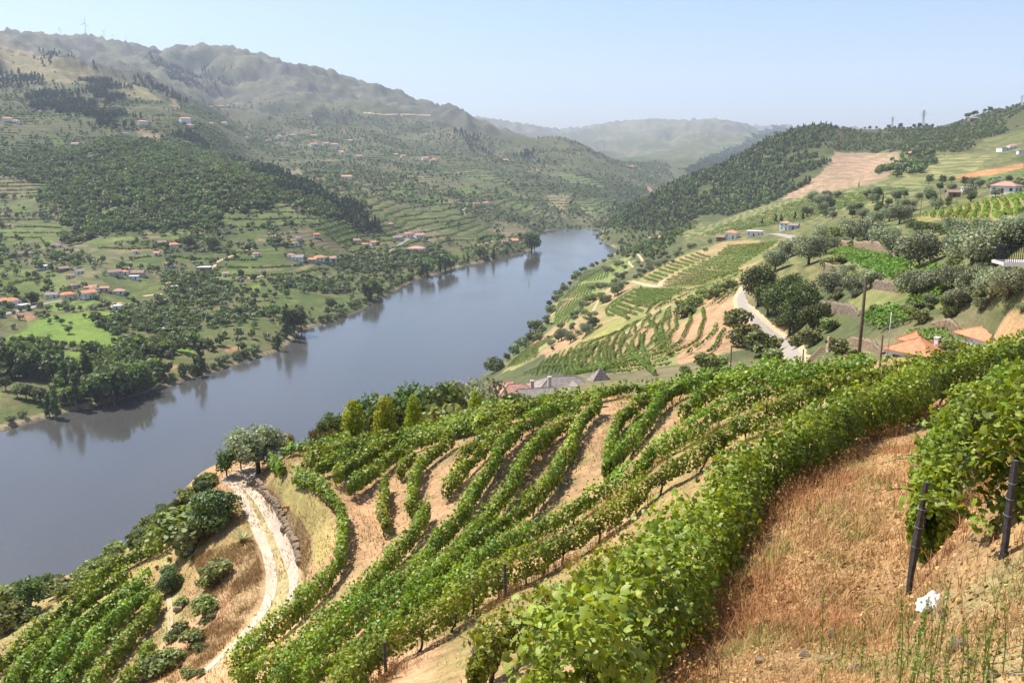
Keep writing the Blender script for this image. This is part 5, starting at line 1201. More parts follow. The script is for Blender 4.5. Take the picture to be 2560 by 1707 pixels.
for a, b, d, K, lab in [(640,420,78,K_FRUIT,'sparse green tree left of the thuja bushes'),(720,350,80,K_FRUIT,'leafy tree left of the first thuja'),(800,345,82,K_FRUIT,'leafy tree behind the first thuja'),(1070,200,92,K_FRUIT,'tree between first and second thuja'),(1140,240,90,K_FRUIT,'dark tree behind the second thuja'),(1240,165,98,K_FRUIT,'grey tree behind the second thuja'),(1400,120,98,K_FRUIT,'tree between second and third thuja, left one'),(1480,100,100,K_FRUIT,'tree between second and third thuja, right one'),(1640,170,104,K_FRUIT,'olive coloured tree behind the third thuja'),(1720,75,112,K_FRUIT,'upright leafy tree above the river, left one'),(1800,70,112,K_FRUIT,'upright leafy tree above the river, middle one'),(1900,70,114,K_FRUIT,'upright leafy tree above the river, right one'),
                        (2010,60,150,K_OLIVE,'dark tree group by the shore, left one'),(2110,40,160,K_OLIVE,'dark tree group by the shore, right one'),(1790,230,96,K_SHRUB,'palm like grass clump behind the crest'),(1930,240,98,K_SHRUB,'tall grass clump left of the rightmost thuja'),(560,520,74,K_RUST,'reddish shrub at the left end of the crest'),(760,510,75,K_RUST,'brownish shrub below the first thuja'),(680,540,74,K_RUST,'low brown shrub on the crest')]:
    stand_top(K, 640 + a * kA, 940 + b * kA, d + 4, lab, None, 'shrub' if K in (K_SHRUB, K_RUST) else 'tree', .8 if K is K_FRUIT else .9)
kB = 600 / 2352.0
stand_top(K_OAK, 1160 + 490 * kB, 900 + 310 * kB, 165, 'round dark tree in front of the grey tiled roof', None, 'tree', 1.1)
# near shore thickets
for i, (a, b, h) in enumerate([(160,1530,190),(240,1480,120),(330,1390,120),(420,1310,130),(520,1230,130),(600,1180,140),(660,1140,150),(720,1130,100),(770,1060,120),(650,1010,130),(700,990,110),(820,960,100),(810,900,80),(870,800,110),(850,720,90),(920,660,90),(960,600,90),(1010,550,90),(1040,520,70),(1015,465,45),(1100,470,70),(1150,400,80),(1190,360,80),(1240,300,70),(1280,280,50),(1370,240,60),(1430,220,60),(1520,180,50),(1600,130,60),(1680,100,60),(1760,90,60)]):
    K = (K_BUSH, K_BUSH, K_BROAD)[i % 3]; stand(K, 1200 + a * 480 / 2352, 620 + b * 480 / 2352, h * 480 / 2352, 'bush on the near shore of the river' if K is K_BUSH else 'small tree on the near shore of the river', 'trees and bushes on the near shore', 100, 1500, 'bush' if K is K_BUSH else 'tree')
for i, (a, b, h) in enumerate([(1350,680,110),(1390,620,70),(1240,770,70),(1250,810,80),(1130,860,80),(1180,830,70),(1380,1010,180),(1300,1060,160),(1430,950,100),(1000,1130,150),(960,1150,120),(870,1210,90),(890,1260,60),(1110,1160,130),(1120,1020,90),(1200,1070,70),(1500,680,110),(1560,660,100),(1650,590,150),(1690,560,150),(1640,480,120),(1700,400,110),(1740,390,90),(1560,310,90),(1620,320,80),(1510,270,60),(1640,200,50),(1740,200,50),(2010,330,80),(2080,290,80),(2180,260,90),(2260,210,80),(1900,400,80),(1960,360,70),(1880,130,60)]):
    stand(K_OLIVE if i % 2 else K_BROAD, 1200 + a * 480 / 2352, 620 + b * 480 / 2352, h * 480 / 2352, 'dark tree on the slope between river path and terraces', 'trees between river path and terraces', 110, 1500)
for i in range(26):
    t = i / 25; a = 560 + 640 * t + random.gauss(0, 18); b = 1150 - 260 * t + random.gauss(0, 22)
    stand(K_SHRUB, 1580 + a * 480 / 2352, 540 + b * 480 / 2352, random.uniform(60, 110) * 480 / 2352, 'olive bush in the strip above the lane bend', 'olive bushes above the lane bend', 150, 900, 'bush', 1.2)
for i in range(46):
    t = random.random(); a = 60 + 900 * t; b = 640 - 330 * t + random.gauss(0, 45)
    stand(K_OLIVE, 1580 + a * 480 / 2352, 540 + b * 480 / 2352, random.uniform(35, 65) * 480 / 2352, 'olive tree in the strip between the terraces', 'olive trees in the strip between terraces', 200, 1500)
for i in range(56):
    t = random.random(); a = 860 + 900 * t + random.gauss(0, 70); b = 1180 - 950 * t + random.gauss(0, 70)
    if any(in_poly(*[np.array([c_]) for c_ in hit(1200 + a * 480 / 2352, 620 + b * 480 / 2352, 110, 1500)[:2]], pl)[0] for pl in ZONES['grassbank'][-3:-1]) and random.random() < .6: continue
    stand(random.choice((K_SHRUB, K_SHRUB, K_OLIVE)), 1200 + a * 480 / 2352, 620 + b * 480 / 2352, random.uniform(30, 80) * 480 / 2352, 'grey green bush on the slope above the river path', 'bushes above the river path', 110, 1500, 'bush', 1.5)
# grove rising to the right above the olives
for i in range(70):
    a = random.uniform(860, 2340); b = random.uniform(800, 960) - max(0, a - 1500) * 0.02
    if 1640 < a and b > 780 + (2352 - a) * .2: b = random.uniform(700, 780)
    stand(random.choice((K_OLIVE, K_BROAD)), 1700 + a * k3, 200 + b * k3, random.uniform(45, 80) * k3, 'olive or oak of the grove below the bright vineyard', 'grove below the bright vineyard', 200, 1200)

# -- far bank, riverside
k4 = k3
for i, (a, b, h, K) in enumerate([(1960,830,240,K_POPLAR),(2010,800,200,K_BROAD),(1905,920,140,K_POPLAR),(2060,775,130,K_BROAD),(1380,1090,230,K_POPLAR),(1340,1095,150,K_POPLAR),(1100,1110,140,K_POPLAR),(1260,1095,100,K_BROAD),(900,1215,230,K_BROAD),(700,1285,260,K_BROAD),(760,1270,280,K_BROAD),(820,1250,260,K_BROAD),(380,1380,230,K_POPLAR),(340,1370,200,K_POPLAR),(520,1310,330,K_POPLAR),(450,1210,300,K_POPLAR),(585,1190,290,K_POPLAR),(620,1180,240,K_POPLAR),(660,1270,220,K_BROAD),(960,1200,240,K_BROAD),(995,1190,180,K_POPLAR),(60,1100,220,K_POPLAR),(130,1095,210,K_POPLAR),(20,1100,200,K_POPLAR),(90,1100,215,K_POPLAR),(180,1105,190,K_BROAD),(240,1105,220,K_POPLAR),(290,1115,210,K_POPLAR),(335,1125,220,K_POPLAR),(370,1130,190,K_BROAD),(180,1250,120,K_BROAD),(120,1240,90,K_BROAD),(40,1190,100,K_BROAD),(280,1290,130,K_BROAD),(240,1260,110,K_BROAD),(2265,640,90,K_BROAD),(1960,560,60,K_BROAD),(1740,580,70,K_BROAD),(1810,575,60,K_BROAD)]):
    stand(K, a * k4, 540 + b * k4, h * k4, {'poplar_tree': 'tall poplar standing by the far river bank', 'broadleaf_tree': 'dense broadleaf tree by the far river bank'}[K.name], 'riverside trees on the far bank', D0, 1500)
for i, (a, b, h, K) in enumerate([(1045,1235,100,K_POPLAR),(875,1255,80,K_POPLAR),(1310,1180,150,K_BROAD),(1330,1150,110,K_BROAD),(720,1310,130,K_BROAD),(760,1300,110,K_BROAD),(680,1315,130,K_POPLAR),(560,1345,120,K_POPLAR),(600,1340,130,K_BROAD),(420,1400,80,K_POPLAR),(480,1395,70,K_BROAD),(210,1500,150,K_BROAD),(260,1485,110,K_BROAD),(170,1500,120,K_POPLAR),(960,1215,85,K_BROAD),(1140,1200,60,K_POPLAR),(985,1210,70,K_POPLAR),(350,1380,60,K_BROAD)]):
    stand(K, 850 + a * k3, 200 + b * k3, h * k3, {'poplar_tree': 'tall poplar on the far bank before the river bend', 'broadleaf_tree': 'rounded tree on the far bank before the river bend'}[K.name], 'riverside trees before the bend', D0, 2000)
fb = resample(far_bank, 7.0)
for i, (x, y) in enumerate(fb):
    t = fb[min(i + 1, len(fb) - 1)] - fb[max(i - 1, 0)]; t = t / (np.hypot(*t) + 1e-6); nx, ny = -t[1], t[0]
    r = math.hypot(x, y)
    if random.random() < (.75 if r < 600 else .9):
        o = random.uniform(2.5, 8); s = random.uniform(.55, 1.25); q = (x + nx * o, y + ny * o)
        if float(poly_sd(np.array([q[0]]), np.array([q[1]]), RIVER)[0]) < 1.5: continue
        K_BUSH.place((q[0], q[1], float(ground(*q)) - .1), s, 'grey green willow bush on the waterline of the far bank', 'bush', 'willow bushes along the far bank')
# single trees in the far fields
for a, b, h in [(425,745,50),(472,805,65),(340,738,38),(680,706,36),(735,716,42),(578,697,36),(780,690,50),(830,694,60),(650,640,45),(690,640,50),(740,630,55),(330,700,40),(300,690,50),(870,560,50),(1880,560,45),(1250,545,60),(2080,530,50),(1465,450,40),(1230,620,60),(1260,640,50),(400,640,50),(450,650,45),(500,655,45),(550,650,40),(810,835,60),(680,930,60),(590,930,70),(500,915,65),(440,905,60),(380,900,60),(310,895,60),(230,890,60),(100,885,70),(20,880,60),(150,880,60),(250,600,80),(215,600,90)]:
    stand(K_BROAD, a * k4, 540 + b * k4, h * k4, 'single dark tree among the far bank fields', 'single trees among the far bank fields', D0, 1500)
for a, b, lab in [(1290,225,'umbrella pine near the white farmhouse, left one'),(1455,230,'umbrella pine near the white farmhouse, right one')]:
    o = stand(K_BROAD, a * k4, 540 + b * k4, 105 * k4, lab, 'umbrella pines by the farmhouse', D0, 1500, 'tree', 1.2)

# -- woods that read as one mass: points carrying tree meshes
def forest(name, label, pts, scales, mesh, mat=None):
    me = bpy.data.meshes.new(name); pts = np.asarray(pts, np.float32); n = len(pts)
    me.vertices.add(n); me.vertices.foreach_set('co', pts.ravel())
    a = me.attributes.new('sc', 'FLOAT_VECTOR', 'POINT'); sc = np.stack([scales * trng.uniform(.8, 1.25, n), scales * trng.uniform(.8, 1.25, n), scales], 1).astype(np.float32); a.data.foreach_set('vector', sc.ravel())
    a = me.attributes.new('rt', 'FLOAT_VECTOR', 'POINT'); rt = np.zeros((n, 3), np.float32); rt[:, 2] = trng.uniform(0, 6.28, n); a.data.foreach_set('vector', rt.ravel())
    o = obj(name, me); tag(o, label, 'trees', None, 'stuff')
    ng = bpy.data.node_groups.new(name, 'GeometryNodeTree')
    ng.interface.new_socket('Geometry', in_out='INPUT', socket_type='NodeSocketGeometry'); ng.interface.new_socket('Geometry', in_out='OUTPUT', socket_type='NodeSocketGeometry')
    gi = ng.nodes.new('NodeGroupInput'); go = ng.nodes.new('NodeGroupOutput'); ip = ng.nodes.new('GeometryNodeInstanceOnPoints')
    oi = ng.nodes.new('GeometryNodeObjectInfo'); oi.inputs['As Instance'].default_value = True
    po = bpy.data.objects.new(name + '_tree', mesh); oi.inputs['Object'].default_value = po
    s1 = ng.nodes.new('GeometryNodeInputNamedAttribute'); s1.data_type = 'FLOAT_VECTOR'; s1.inputs['Name'].default_value = 'sc'
    s2 = ng.nodes.new('GeometryNodeInputNamedAttribute'); s2.data_type = 'FLOAT_VECTOR'; s2.inputs['Name'].default_value = 'rt'
    er = ng.nodes.new('FunctionNodeEulerToRotation')
    L = ng.links.new
    L(gi.outputs[0], ip.inputs['Points']); L(oi.outputs['Geometry'], ip.inputs['Instance']); L(s1.outputs[0], ip.inputs['Scale']); L(s2.outputs[0], er.inputs[0]); L(er.outputs[0], ip.inputs['Rotation']); L(ip.outputs[0], go.inputs[0])
    md = o.modifiers.new('trees', 'NODES'); md.node_group = ng
    return o
def fill(poly, step, prob=None):
    x0, y0 = poly.min(0); x1, y1 = poly.max(0); gx, gy = np.meshgrid(np.arange(x0, x1, step), np.arange(y0, y1, step)); gx = gx.ravel() + trng.uniform(-.5, .5, gx.size) * step; gy = gy.ravel() + trng.uniform(-.5, .5, gy.size) * step
    rw = np.clip(np.hypot(gx, gy) * .022, 3, 45); m = in_poly(gx + fbm(gx, gy, 60, 3, 211) * rw * 2, gy + fbm(gx, gy, 60, 3, 213) * rw * 2, poly) & (fbm(gx, gy, 35, 3, 217) > -.30); gx, gy = gx[m], gy[m]
    if prob is not None: k = trng.random(len(gx)) < prob(gx, gy); gx, gy = gx[k], gy[k]
    return np.stack([gx, gy, ground(gx, gy) - .2], 1)
def simple_tree(mat, w, h, n, size, lobes, z0=.8): return crown_mesh('far_tree', blob_lobes(trng, w, h, z0, lobes), n, size, M[mat], jitter=.5, shell=.55)
FM_B = [simple_tree('broad', 6.5, 6.5, 110, 1.35, 7) for _ in range(3)]
FM_P = [crown_mesh('far_pine', pine_lobes(trng, 5.0, 11.0), 90, 1.3, M['pine'], jitter=.5, shell=.5) for _ in range(3)]
FM_O = [simple_tree('olive', 4.6, 3.6, 80, 1.0, 6) for _ in range(2)]
FM_R = [simple_tree('broad', 4.2, 4.0, 120, .8, 7, .4) for _ in range(2)]
def split_forest(name, label, pts, smin, smax, meshes):
    if len(pts) == 0: return
    k = trng.integers(0, len(meshes), len(pts))
    for i, m in enumerate(meshes):
        q = pts[k == i]
        if len(q): forest(name, label, q, trng.uniform(smin, smax, len(q)).astype(np.float32), m)
def gather(zs, step, **kw): return np.concatenate([fill(plan(z, kw.get('dmin', D0)), step, kw.get('prob')) for z in zs])
# orchard and riverside wood
oz = [C4([(640,750),(900,600),(1050,580),(1240,640),(1300,680),(1600,640),(1800,640),(1800,850),(1480,870),(1180,860),(900,880),(800,800)]), C4([(1250,560),(1440,500),(1700,520),(1720,570),(1420,620)]), C4([(1740,450),(2200,420),(2352,430),(2352,540),(1840,520)]), C2([(0,1230),(300,1190),(700,1150),(760,1250),(550,1290),(200,1310),(0,1290)]), C4([(1040,410),(1350,400),(1650,480),(1500,500),(1300,540),(1100,520)]), C4([(900,880),(1180,870),(1200,960),(1000,1000),(880,930)])]
split_forest('orchard_wood', 'dense dark orchard trees covering the flats of the far bank', gather(oz, 5.2), .85, 1.35, FM_R)
wz = [C4([(0,890),(180,870),(400,920),(500,1000),(420,1100),(380,1130),(0,1160)]), C4([(390,1080),(650,980),(800,930),(1010,960),(1020,1180),(870,1240),(650,1280),(400,1300)]), C4([(1190,880),(1480,880),(1480,930),(1190,960),(1000,1000),(900,900)])]
split_forest('riverside_wood', 'thick wood of tall trees on the far bank at the lower left', gather(wz, 6.0), .9, 1.5, FM_B)
# wooded spurs
fz = [C1([(700,950),(860,930),(1000,980),(1200,980),(1420,1040),(1600,1120),(1800,1140),(1960,1240),(2000,1330),(2300,1450),(2352,1559),(2200,1500),(2010,1340),(1960,1400),(1800,1470),(1550,1480),(1500,1559),(400,1559),(330,1380),(200,1250),(0,1180),(0,1080),(200,1060),(500,1050)]), C4([(480,110),(640,20),(900,0),(1560,0),(1500,80),(1380,110),(1180,60),(900,90),(700,120),(560,200),(480,180)])]
split_forest('spur_wood', 'dense green wood covering the spur on the left hillside', gather(fz, 6.8), .55, 1.5, FM_B)
pz = [C1([(300,640),(460,650),(620,770),(780,780),(900,830),(850,900),(780,880),(560,790),(330,720)]), C1([(1250,920),(1400,960),(1410,1030),(1280,970)]), C1([(1560,1080),(1960,1220),(2352,1440),(2352,1530),(2240,1440),(2000,1320),(1700,1150)]), C2([(0,850),(130,860),(250,960),(330,1030),(200,1040),(60,990),(0,960)]), C1([(520,600),(700,540),(790,620),(800,700),(700,720),(540,660)])]
split_forest('spur_pinewood', 'dark pines along the crest of the left spur', gather(pz, 6.0), .9, 1.45, FM_P)
lz = [C1([(170,325),(400,375),(650,445),(800,510),(800,530),(640,475),(330,390),(170,340)]), C1([(930,550),(1200,640),(1290,720),(1200,690),(1000,600)]), C1([(1000,360),(1150,400),(1290,500),(1460,620),(1400,625),(1200,560),(1100,440)]), C1([(1380,440),(1560,480),(1650,560),(1560,540),(1400,470)]), C2([(700,370),(830,370),(1100,480),(1080,520),(900,460)]), C2([(1200,480),(1390,560),(1390,580),(1230,520)]), C1([(0,500),(240,550),(240,620),(0,600)])]
split_forest('ridge_wood', 'belts of dark trees on the mountain side', gather(lz, 13.0), 1.1, 1.9, FM_P)
rz = [C3([(0,640),(370,470),(540,370),(720,300),(900,290),(1060,490),(960,600),(850,720),(680,810),(450,900),(280,960),(0,950)]), C2([(1900,900),(2352,700),(2352,960),(2250,1000),(2200,1060),(1900,1020)])]
rp = gather(rz, 6.0, dmin=400)
_k = trng.random(len(rp)) < .22; split_forest('hill_wood', 'dense mixed wood on the flank of the right hill', rp[_k], .7, 1.1, FM_P); split_forest('hill_wood', 'dense mixed wood on the flank of the right hill', rp[~_k], .6, 1.15, FM_B)
bz_ = gather([C2([(1760,1010),(1900,960),(2200,1060),(2250,1000),(2352,960),(2352,1060),(2150,1230),(1950,1200),(1800,1090)])], 8.0, dmin=600)
split_forest('bend_thicket', 'thicket of bushes on the right bank at the river bend', bz_, .3, .85, FM_B)
sz_ = [C3([(900,290),(1060,250),(1700,260),(1800,240),(2200,130),(2352,100),(2352,340),(2100,400),(1900,500),(1500,490),(1060,490)])]
split_forest('hill_scrub', 'low dark scrub on the upper right hill', gather(sz_, 6.0, dmin=400), .25, .65, FM_B)
split_forest('hill_copse', 'copse beside the brown ploughed slope', gather([C3([(1500,530),(1760,520),(1650,620),(1450,680),(1410,640)])], 7.0, dmin=300), .8, 1.2, FM_B)
# scattered olives and oaks over the whole far hillside
gx, gy = np.meshgrid(np.arange(-2600, 1100, 9.0), np.arange(420, 3600, 9.0)); gx = gx.ravel() + trng.uniform(-4.5, 4.5, gx.size); gy = gy.ravel() + trng.uniform(-4.5, 4.5, gy.size)
zz = ground(gx, gy); sd_ = poly_sd(gx, gy, RIVER); th_ = np.arctan2(gx, gy); rr_ = np.hypot(gx, gy)
left = (gx < np.interp(gy, [400, 900, 1300, 1500, 4000], [-60, 60, 150, 330, 700])) & (sd_ > 10) & (np.abs(th_) < .62) & (rr_ > 520) & (rr_ < 3600)
cl = fbm(gx, gy, 130, 4, 111); alt = 1 - smooth(230, 420, zz + 160 * fbm(gx, gy, 400, 3, 117))
pr = np.clip(.62 + 1.6 * cl, .12, .97) * (0.05 + .95 * alt) * np.where(rr_ > 1800, .6, 1.0)
keep = left & (trng.random(len(gx)) < pr)
for nm in ('lime', 'green', 'soil', 'pasture', 'flat', 'plots'):
    for pl in ZONES.get(nm, []):
        ins = in_poly(gx, gy, pl); keep &= ~(ins & (trng.random(len(gx)) < {'flat': .1, 'plots': .62}.get(nm, .9)))
for pl in ZONES['terrace']: ins = in_poly(gx, gy, pl); keep &= ~(ins & (trng.random(len(gx)) < .9))
sp = np.stack([gx, gy, zz - .2], 1)[keep]
ol = trng.random(len(sp)) < .55
split_forest('hillside_olives', 'scattered olive trees on the terraces of the left hillside', sp[ol], .5, 1.45, FM_O); split_forest('hillside_oaks', 'scattered dark oaks on the left hillside', sp[~ol], .35, 1.15, FM_B)
# lines of vines and hedges along the terraces of the left hillside
hx = np.arange(-1900, 620, 3.6); hy = np.arange(520, 2500, 3.6); HX, HY = np.meshgrid(hx, hy, indexing='ij'); HZ = ground(HX, HY) + fbm(HX, HY, 90, 2, 231) * 5; q_ = []
for lv in np.arange(14, 250, 4.6):
    A = HZ > lv; i_, j_ = np.where(A[:-1] != A[1:]); f_ = (lv - HZ[i_, j_]) / (HZ[i_ + 1, j_] - HZ[i_, j_] + 1e-9); q_.append(np.stack([hx[i_] + f_ * 3.6, hy[j_]], 1))
    i_, j_ = np.where(A[:, :-1] != A[:, 1:]); f_ = (lv - HZ[i_, j_]) / (HZ[i_, j_ + 1] - HZ[i_, j_] + 1e-9); q_.append(np.stack([hx[i_], hy[j_] + f_ * 3.6], 1))
q_ = np.concatenate(q_); gx, gy = q_[:, 0], q_[:, 1]; rr_ = np.hypot(gx, gy)
ok = (gx < np.interp(gy, [400, 900, 1300, 1500, 4000], [-60, 60, 150, 330, 700])) & (np.abs(np.arctan2(gx, gy)) < .6) & (fbm(gx, gy, 110, 3, 241) > -.14) & (poly_sd(gx, gy, RIVER) > 12) & (trng.random(len(gx)) < np.where(rr_ > 1500, .6, .9))
for nm in ('lime', 'soil', 'pasture'):
    for pl in ZONES.get(nm, []): ok &= ~in_poly(gx, gy, pl)
gx, gy = gx[ok], gy[ok]; hm = crown_mesh('far_vines', [(0, 0, .7, 2.2, 1.3, .8), (1.2, .3, .6, 1.2, 1.0, .7), (-1.1, -.3, .6, 1.2, 1.0, .6)], 26, 1.0, M['vine_far'], jitter=.5, shell=.5)
forest('terrace_hedges', 'lines of vines and low hedges along the terraces of the left hillside', np.stack([gx, gy, ground(gx, gy)], 1), trng.uniform(.7, 1.3, len(gx)).astype(np.float32), hm)


# ------------------------------------------------------------------ buildings
def roof_mesh(b, w, d, h, kind_, ov=0.45, th=0.14):
    """roof over a w x d body, eaves at z=0, ridge at z=h along x; uv: x along eave, y up the slope"""
    W2, D2 = w / 2 + ov, d / 2 + ov; drop = -h * ov / (d / 2)
    rx = {'hip': max(0.0, w / 2 - d / 2 * .95), 'gable': W2, 'pyramid': 0.0}[kind_]
    if kind_ == 'pyramid': rx = 0.0
    e = [(-W2, -D2, drop), (W2, -D2, drop), (W2, D2, drop), (-W2, D2, drop)]; r0, r1 = (-rx, 0, h), (rx, 0, h)
    sl = math.hypot(D2, h - drop); sx = math.hypot(W2 - rx, h - drop)
    def up(p): return [(x, y, z + th) for x, y, z in p]
    quads = [([e[0], e[1], r1, r0], [(-W2, 0), (W2, 0), (rx, sl), (-rx, sl)]), ([e[2], e[3], r0, r1], [(-W2, 0), (W2, 0), (rx, sl), (-rx, sl)])]
    if kind_ != 'gable': quads += [([e[1], e[2], r1], [(-D2, 0), (D2, 0), (0, sx)]), ([e[3], e[0], r0], [(-D2, 0), (D2, 0), (0, sx)])]
    for p, uv in quads:
        if rx == 0 and len(p) == 4: p = p[:3]; uv = uv[:2] + [(0, sl)]
        b.poly(up(p), uv); b.poly(p[::-1], uv[::-1])
    ring = e
    for i in range(4):
        a, c = ring[i], ring[(i + 1) % 4]
        if kind_ == 'gable' and i in (1, 3):
            rr = r1 if i == 1 else r0
            for q, s in ((a, rr), (rr, c)): b.poly([q, s, (s[0], s[1], s[2] + th), (q[0], q[1], q[2] + th)])
        else: b.poly([a, c, (c[0], c[1], c[2] + th), (a[0], a[1], a[2] + th)])
    # ridge and hip caps
    caps = [(r0, r1)] if rx > 0 else []
    if kind_ != 'gable': caps += [(e[1], r1), (e[2], r1), (e[3], r0), (e[0], r0)]
    for p, q in caps: b.tube([(p[0], p[1], p[2] + th), (q[0], q[1], q[2] + th)], .11, 5)
    return b
WIN_CACHE = {}
def window_mesh(w, h, frame):
    k = (round(w, 2), round(h, 2), frame)
    if k not in WIN_CACHE:
        f = MB()
        for a, c in (((-w/2-.08, -.06, -h/2-.08), (w/2+.08, .03, -h/2)), ((-w/2-.08, -.06, h/2), (w/2+.08, .03, h/2+.08)), ((-w/2-.08, -.06, -h/2), (-w/2, .03, h/2)), ((w/2, -.06, -h/2), (w/2+.08, .03, h/2)), ((-.03, -.05, -h/2), (.03, .02, h/2))): f.box(a, c)
        p = MB(); p.box((-w/2, -.025, -h/2), (w/2, .01, h/2))
        WIN_CACHE[k] = (f.mesh('window', M[frame]), p.mesh('pane', M['glass']))
    return WIN_CACHE[k]
def house(label, x, y, zg, rz, w, d, hw, hr, kind_='hip', roof='tile_orange', wall='white_wall', windows=((4, 1.0, 1.2),), chimney=False, name='house', cat='house', group=None, near=False, ov=.45, found=2.5, door=True, frame='white_metal', sides=(0, 1, 2, 3), win_z=None):
    root = empty(name, (x, y, zg), rz); tag(root, label, cat, group)
    b = MB(); b.box((-w/2, -d/2, -found), (w/2, d/2, hw))
    if kind_ == 'gable':
        for sx in (-1, 1):
            v = [(sx * w/2, -d/2, hw + .001), (sx * w/2, d/2, hw + .001), (sx * w/2, 0, hw + hr - .02)]; b.poly(v if sx > 0 else v[::-1])
    b.build('wall', M[wall], root)
    if kind_ == 'flat':
        b = MB(); b.box((-w/2-ov, -d/2-ov, hw), (w/2+ov, d/2+ov, hw + .35)); b.build('roof', M['concrete'], root)
    else:
        rf = roof_mesh(MB(), w, d, hr, kind_, ov).build('roof', M[roof], root, False, (0, 0, hw))
        if chimney:
            c = MB(); cx, cy = (chimney if isinstance(chimney, tuple) else (w * .2, -d * .2)); c.box((cx-.35, cy-.3, 0), (cx+.35, cy+.3, hr + .7)); c.box((cx-.42, cy-.37, hr + .7), (cx+.42, cy+.37, hr + .85)); c.build('chimney', M[wall], rf)
    floors = 2 if hw > 4.6 else 1
    for side in sides:
        L = w if side % 2 == 0 else d; n = max(1, int(L / 3.2)); half = (d if side % 2 == 0 else w) / 2
        for fl in range(floors):
            zc = (hw / floors) * (fl + .52)
            for i in range(n):
                t = -L/2 + L * (i + .5) / n
                if door and side == 0 and fl == 0 and i == n // 2: 
                    a = -math.pi/2 * 0
                    dm = MB(); dm.box((t-.5, -half-.05, 0.0), (t+.5, -half+.04, 2.1)); dr = dm.build('door', M['door'], root)
                    if near: hm = MB(); hm.box((t+.3, -half-.1, 1.0), (t+.38, -half-.05, 1.08)); hm.build('handle', M['galv'], dr)
                    continue
                fm, pm = window_mesh(.95, 1.15, frame); ang = side * math.pi / 2
                lx, ly = {0: (t, -half), 1: (half, t), 2: (-t, half), 3: (-half, -t)}[side]
                o = obj('window', fm, root, (lx, ly, zc)); o.rotation_euler = (0, 0, ang)
                obj('pane', pm, o)
    return root
def far_house(fn, cx, base, wpx, hpx, label, group, roof='tile_orange', wall='white_wall', kind_=None, dmin=D0, dmax=6000, name='house', cat='house', deep=.75, rz=None, **kw):
    (u, v), (u2, _) = fn([(cx, base), (cx + wpx, base)]); p = hit(u, v, dmin, dmax); dp = depth_of(p); m = (u2 - u) / FPX * dp
    w = max(5.5, m * .88); d = max(5.0, w * deep); sc = (u2 - u) / wpx
    hw = max(2.7, hpx * sc / FPX * dp * .75); hr = min(2.2, d * .22)
    az = math.atan2(p[0], p[1])
    return house(label, p[0], p[1], p[2], (random.choice((.35, -.3, .5)) if rz is None else rz) - az, w, d, hw, hr, kind_ or random.choice(('hip', 'gable')), roof, wall, group=group, name=name, cat=cat, door=True, **kw)
GV = 'village houses on the far bank'
for a in [(75,612,125,50,'orange roofed white house at the left edge by the village road',GV,'tile_orange','white_wall','hip'),(5,602,80,40,'partly cut off house at the left picture edge',GV,'tile_orange','white_wall','gable'),(165,632,70,35,'grey concrete garage beside the orange roofed house',GV,None,'grey_wall','flat'),
          (470,572,100,55,'cream coloured house with orange hip roof above the road',GV,'tile_orange','cream_wall','hip'),(600,557,110,50,'white house with orange roof right of the cream house',GV,'tile_orange','white_wall','gable'),(360,557,90,30,'low pale grey house left of the cream house',GV,'tile_grey','white_wall','gable'),
          (515,492,65,28,'brown roofed house up behind the cream house',GV,'tile_brown','pink_wall','hip'),(625,507,85,28,'pale red roofed house behind the white house',GV,'tile_red','grey_wall','gable'),(720,512,65,30,'small pale pink house right of the row',GV,'tile_red','cream_wall','gable'),(815,532,85,28,'red brown roofed house at the right end of the village row',GV,'tile_red','white_wall','hip'),
          (430,377,80,22,'brown roofed barn up the slope',GV,'tile_brown','stone','gable'),(540,397,60,30,'grey unfinished house up the slope',GV,'tile_grey','white_wall','gable'),(780,405,100,35,'old terracotta house, left of the middle cluster',GV,'tile_brown','grey_wall','gable'),(850,400,60,25,'orange roofed house in the middle cluster',GV,'tile_orange','white_wall','hip'),(945,408,95,32,'long brown roofed house right of the middle cluster',GV,'tile_brown','pink_wall','gable'),(860,378,60,22,'old roof above the middle cluster',GV,'tile_red','grey_wall','gable'),
          (1150,347,65,32,'white house with orange roof alone among vines',GV,'tile_orange','white_wall','hip'),(1190,217,85,32,'white farmhouse with red roof by the umbrella pines',GV,'tile_orange','white_wall','hip'),(1100,197,75,20,'brown barn left of the white farmhouse',GV,'tile_brown','stone','gable'),(1400,373,95,32,'roofless stone ruin beside the winding farm track',GV,'tile_grey','stone','flat'),
          (2040,302,90,32,'pale grey roofed house, left of the right hand hamlet',GV,'tile_grey','white_wall','gable'),(2190,302,90,28,'white house with orange roof in the right hand hamlet',GV,'tile_orange','white_wall','hip'),(2260,307,75,28,'pink roofed house at the right end of the hamlet',GV,'tile_red','white_wall','gable'),(1990,282,50,22,'white cottage at the left end of the hamlet',GV,'tile_red','white_wall','hip'),(2140,314,60,26,'low house in front of the right hand hamlet',GV,'tile_orange','grey_wall','gable')]:
    far_house(C4, *a)
for a in [(300,362,90,10,'long white greenhouse roof on the left slope'),(918,432,65,10,'white sheet metal shed right of the middle cluster'),(1190,502,35,9,'small white shed by the farm track'),(806,637,26,8,'white pump house in the lime green field')]:
    far_house(C4, *a, 'white sheds on the far bank', None, 'white_metal', 'flat', name='shed', cat='shed')
GH = 'hamlet houses toward the river bend'
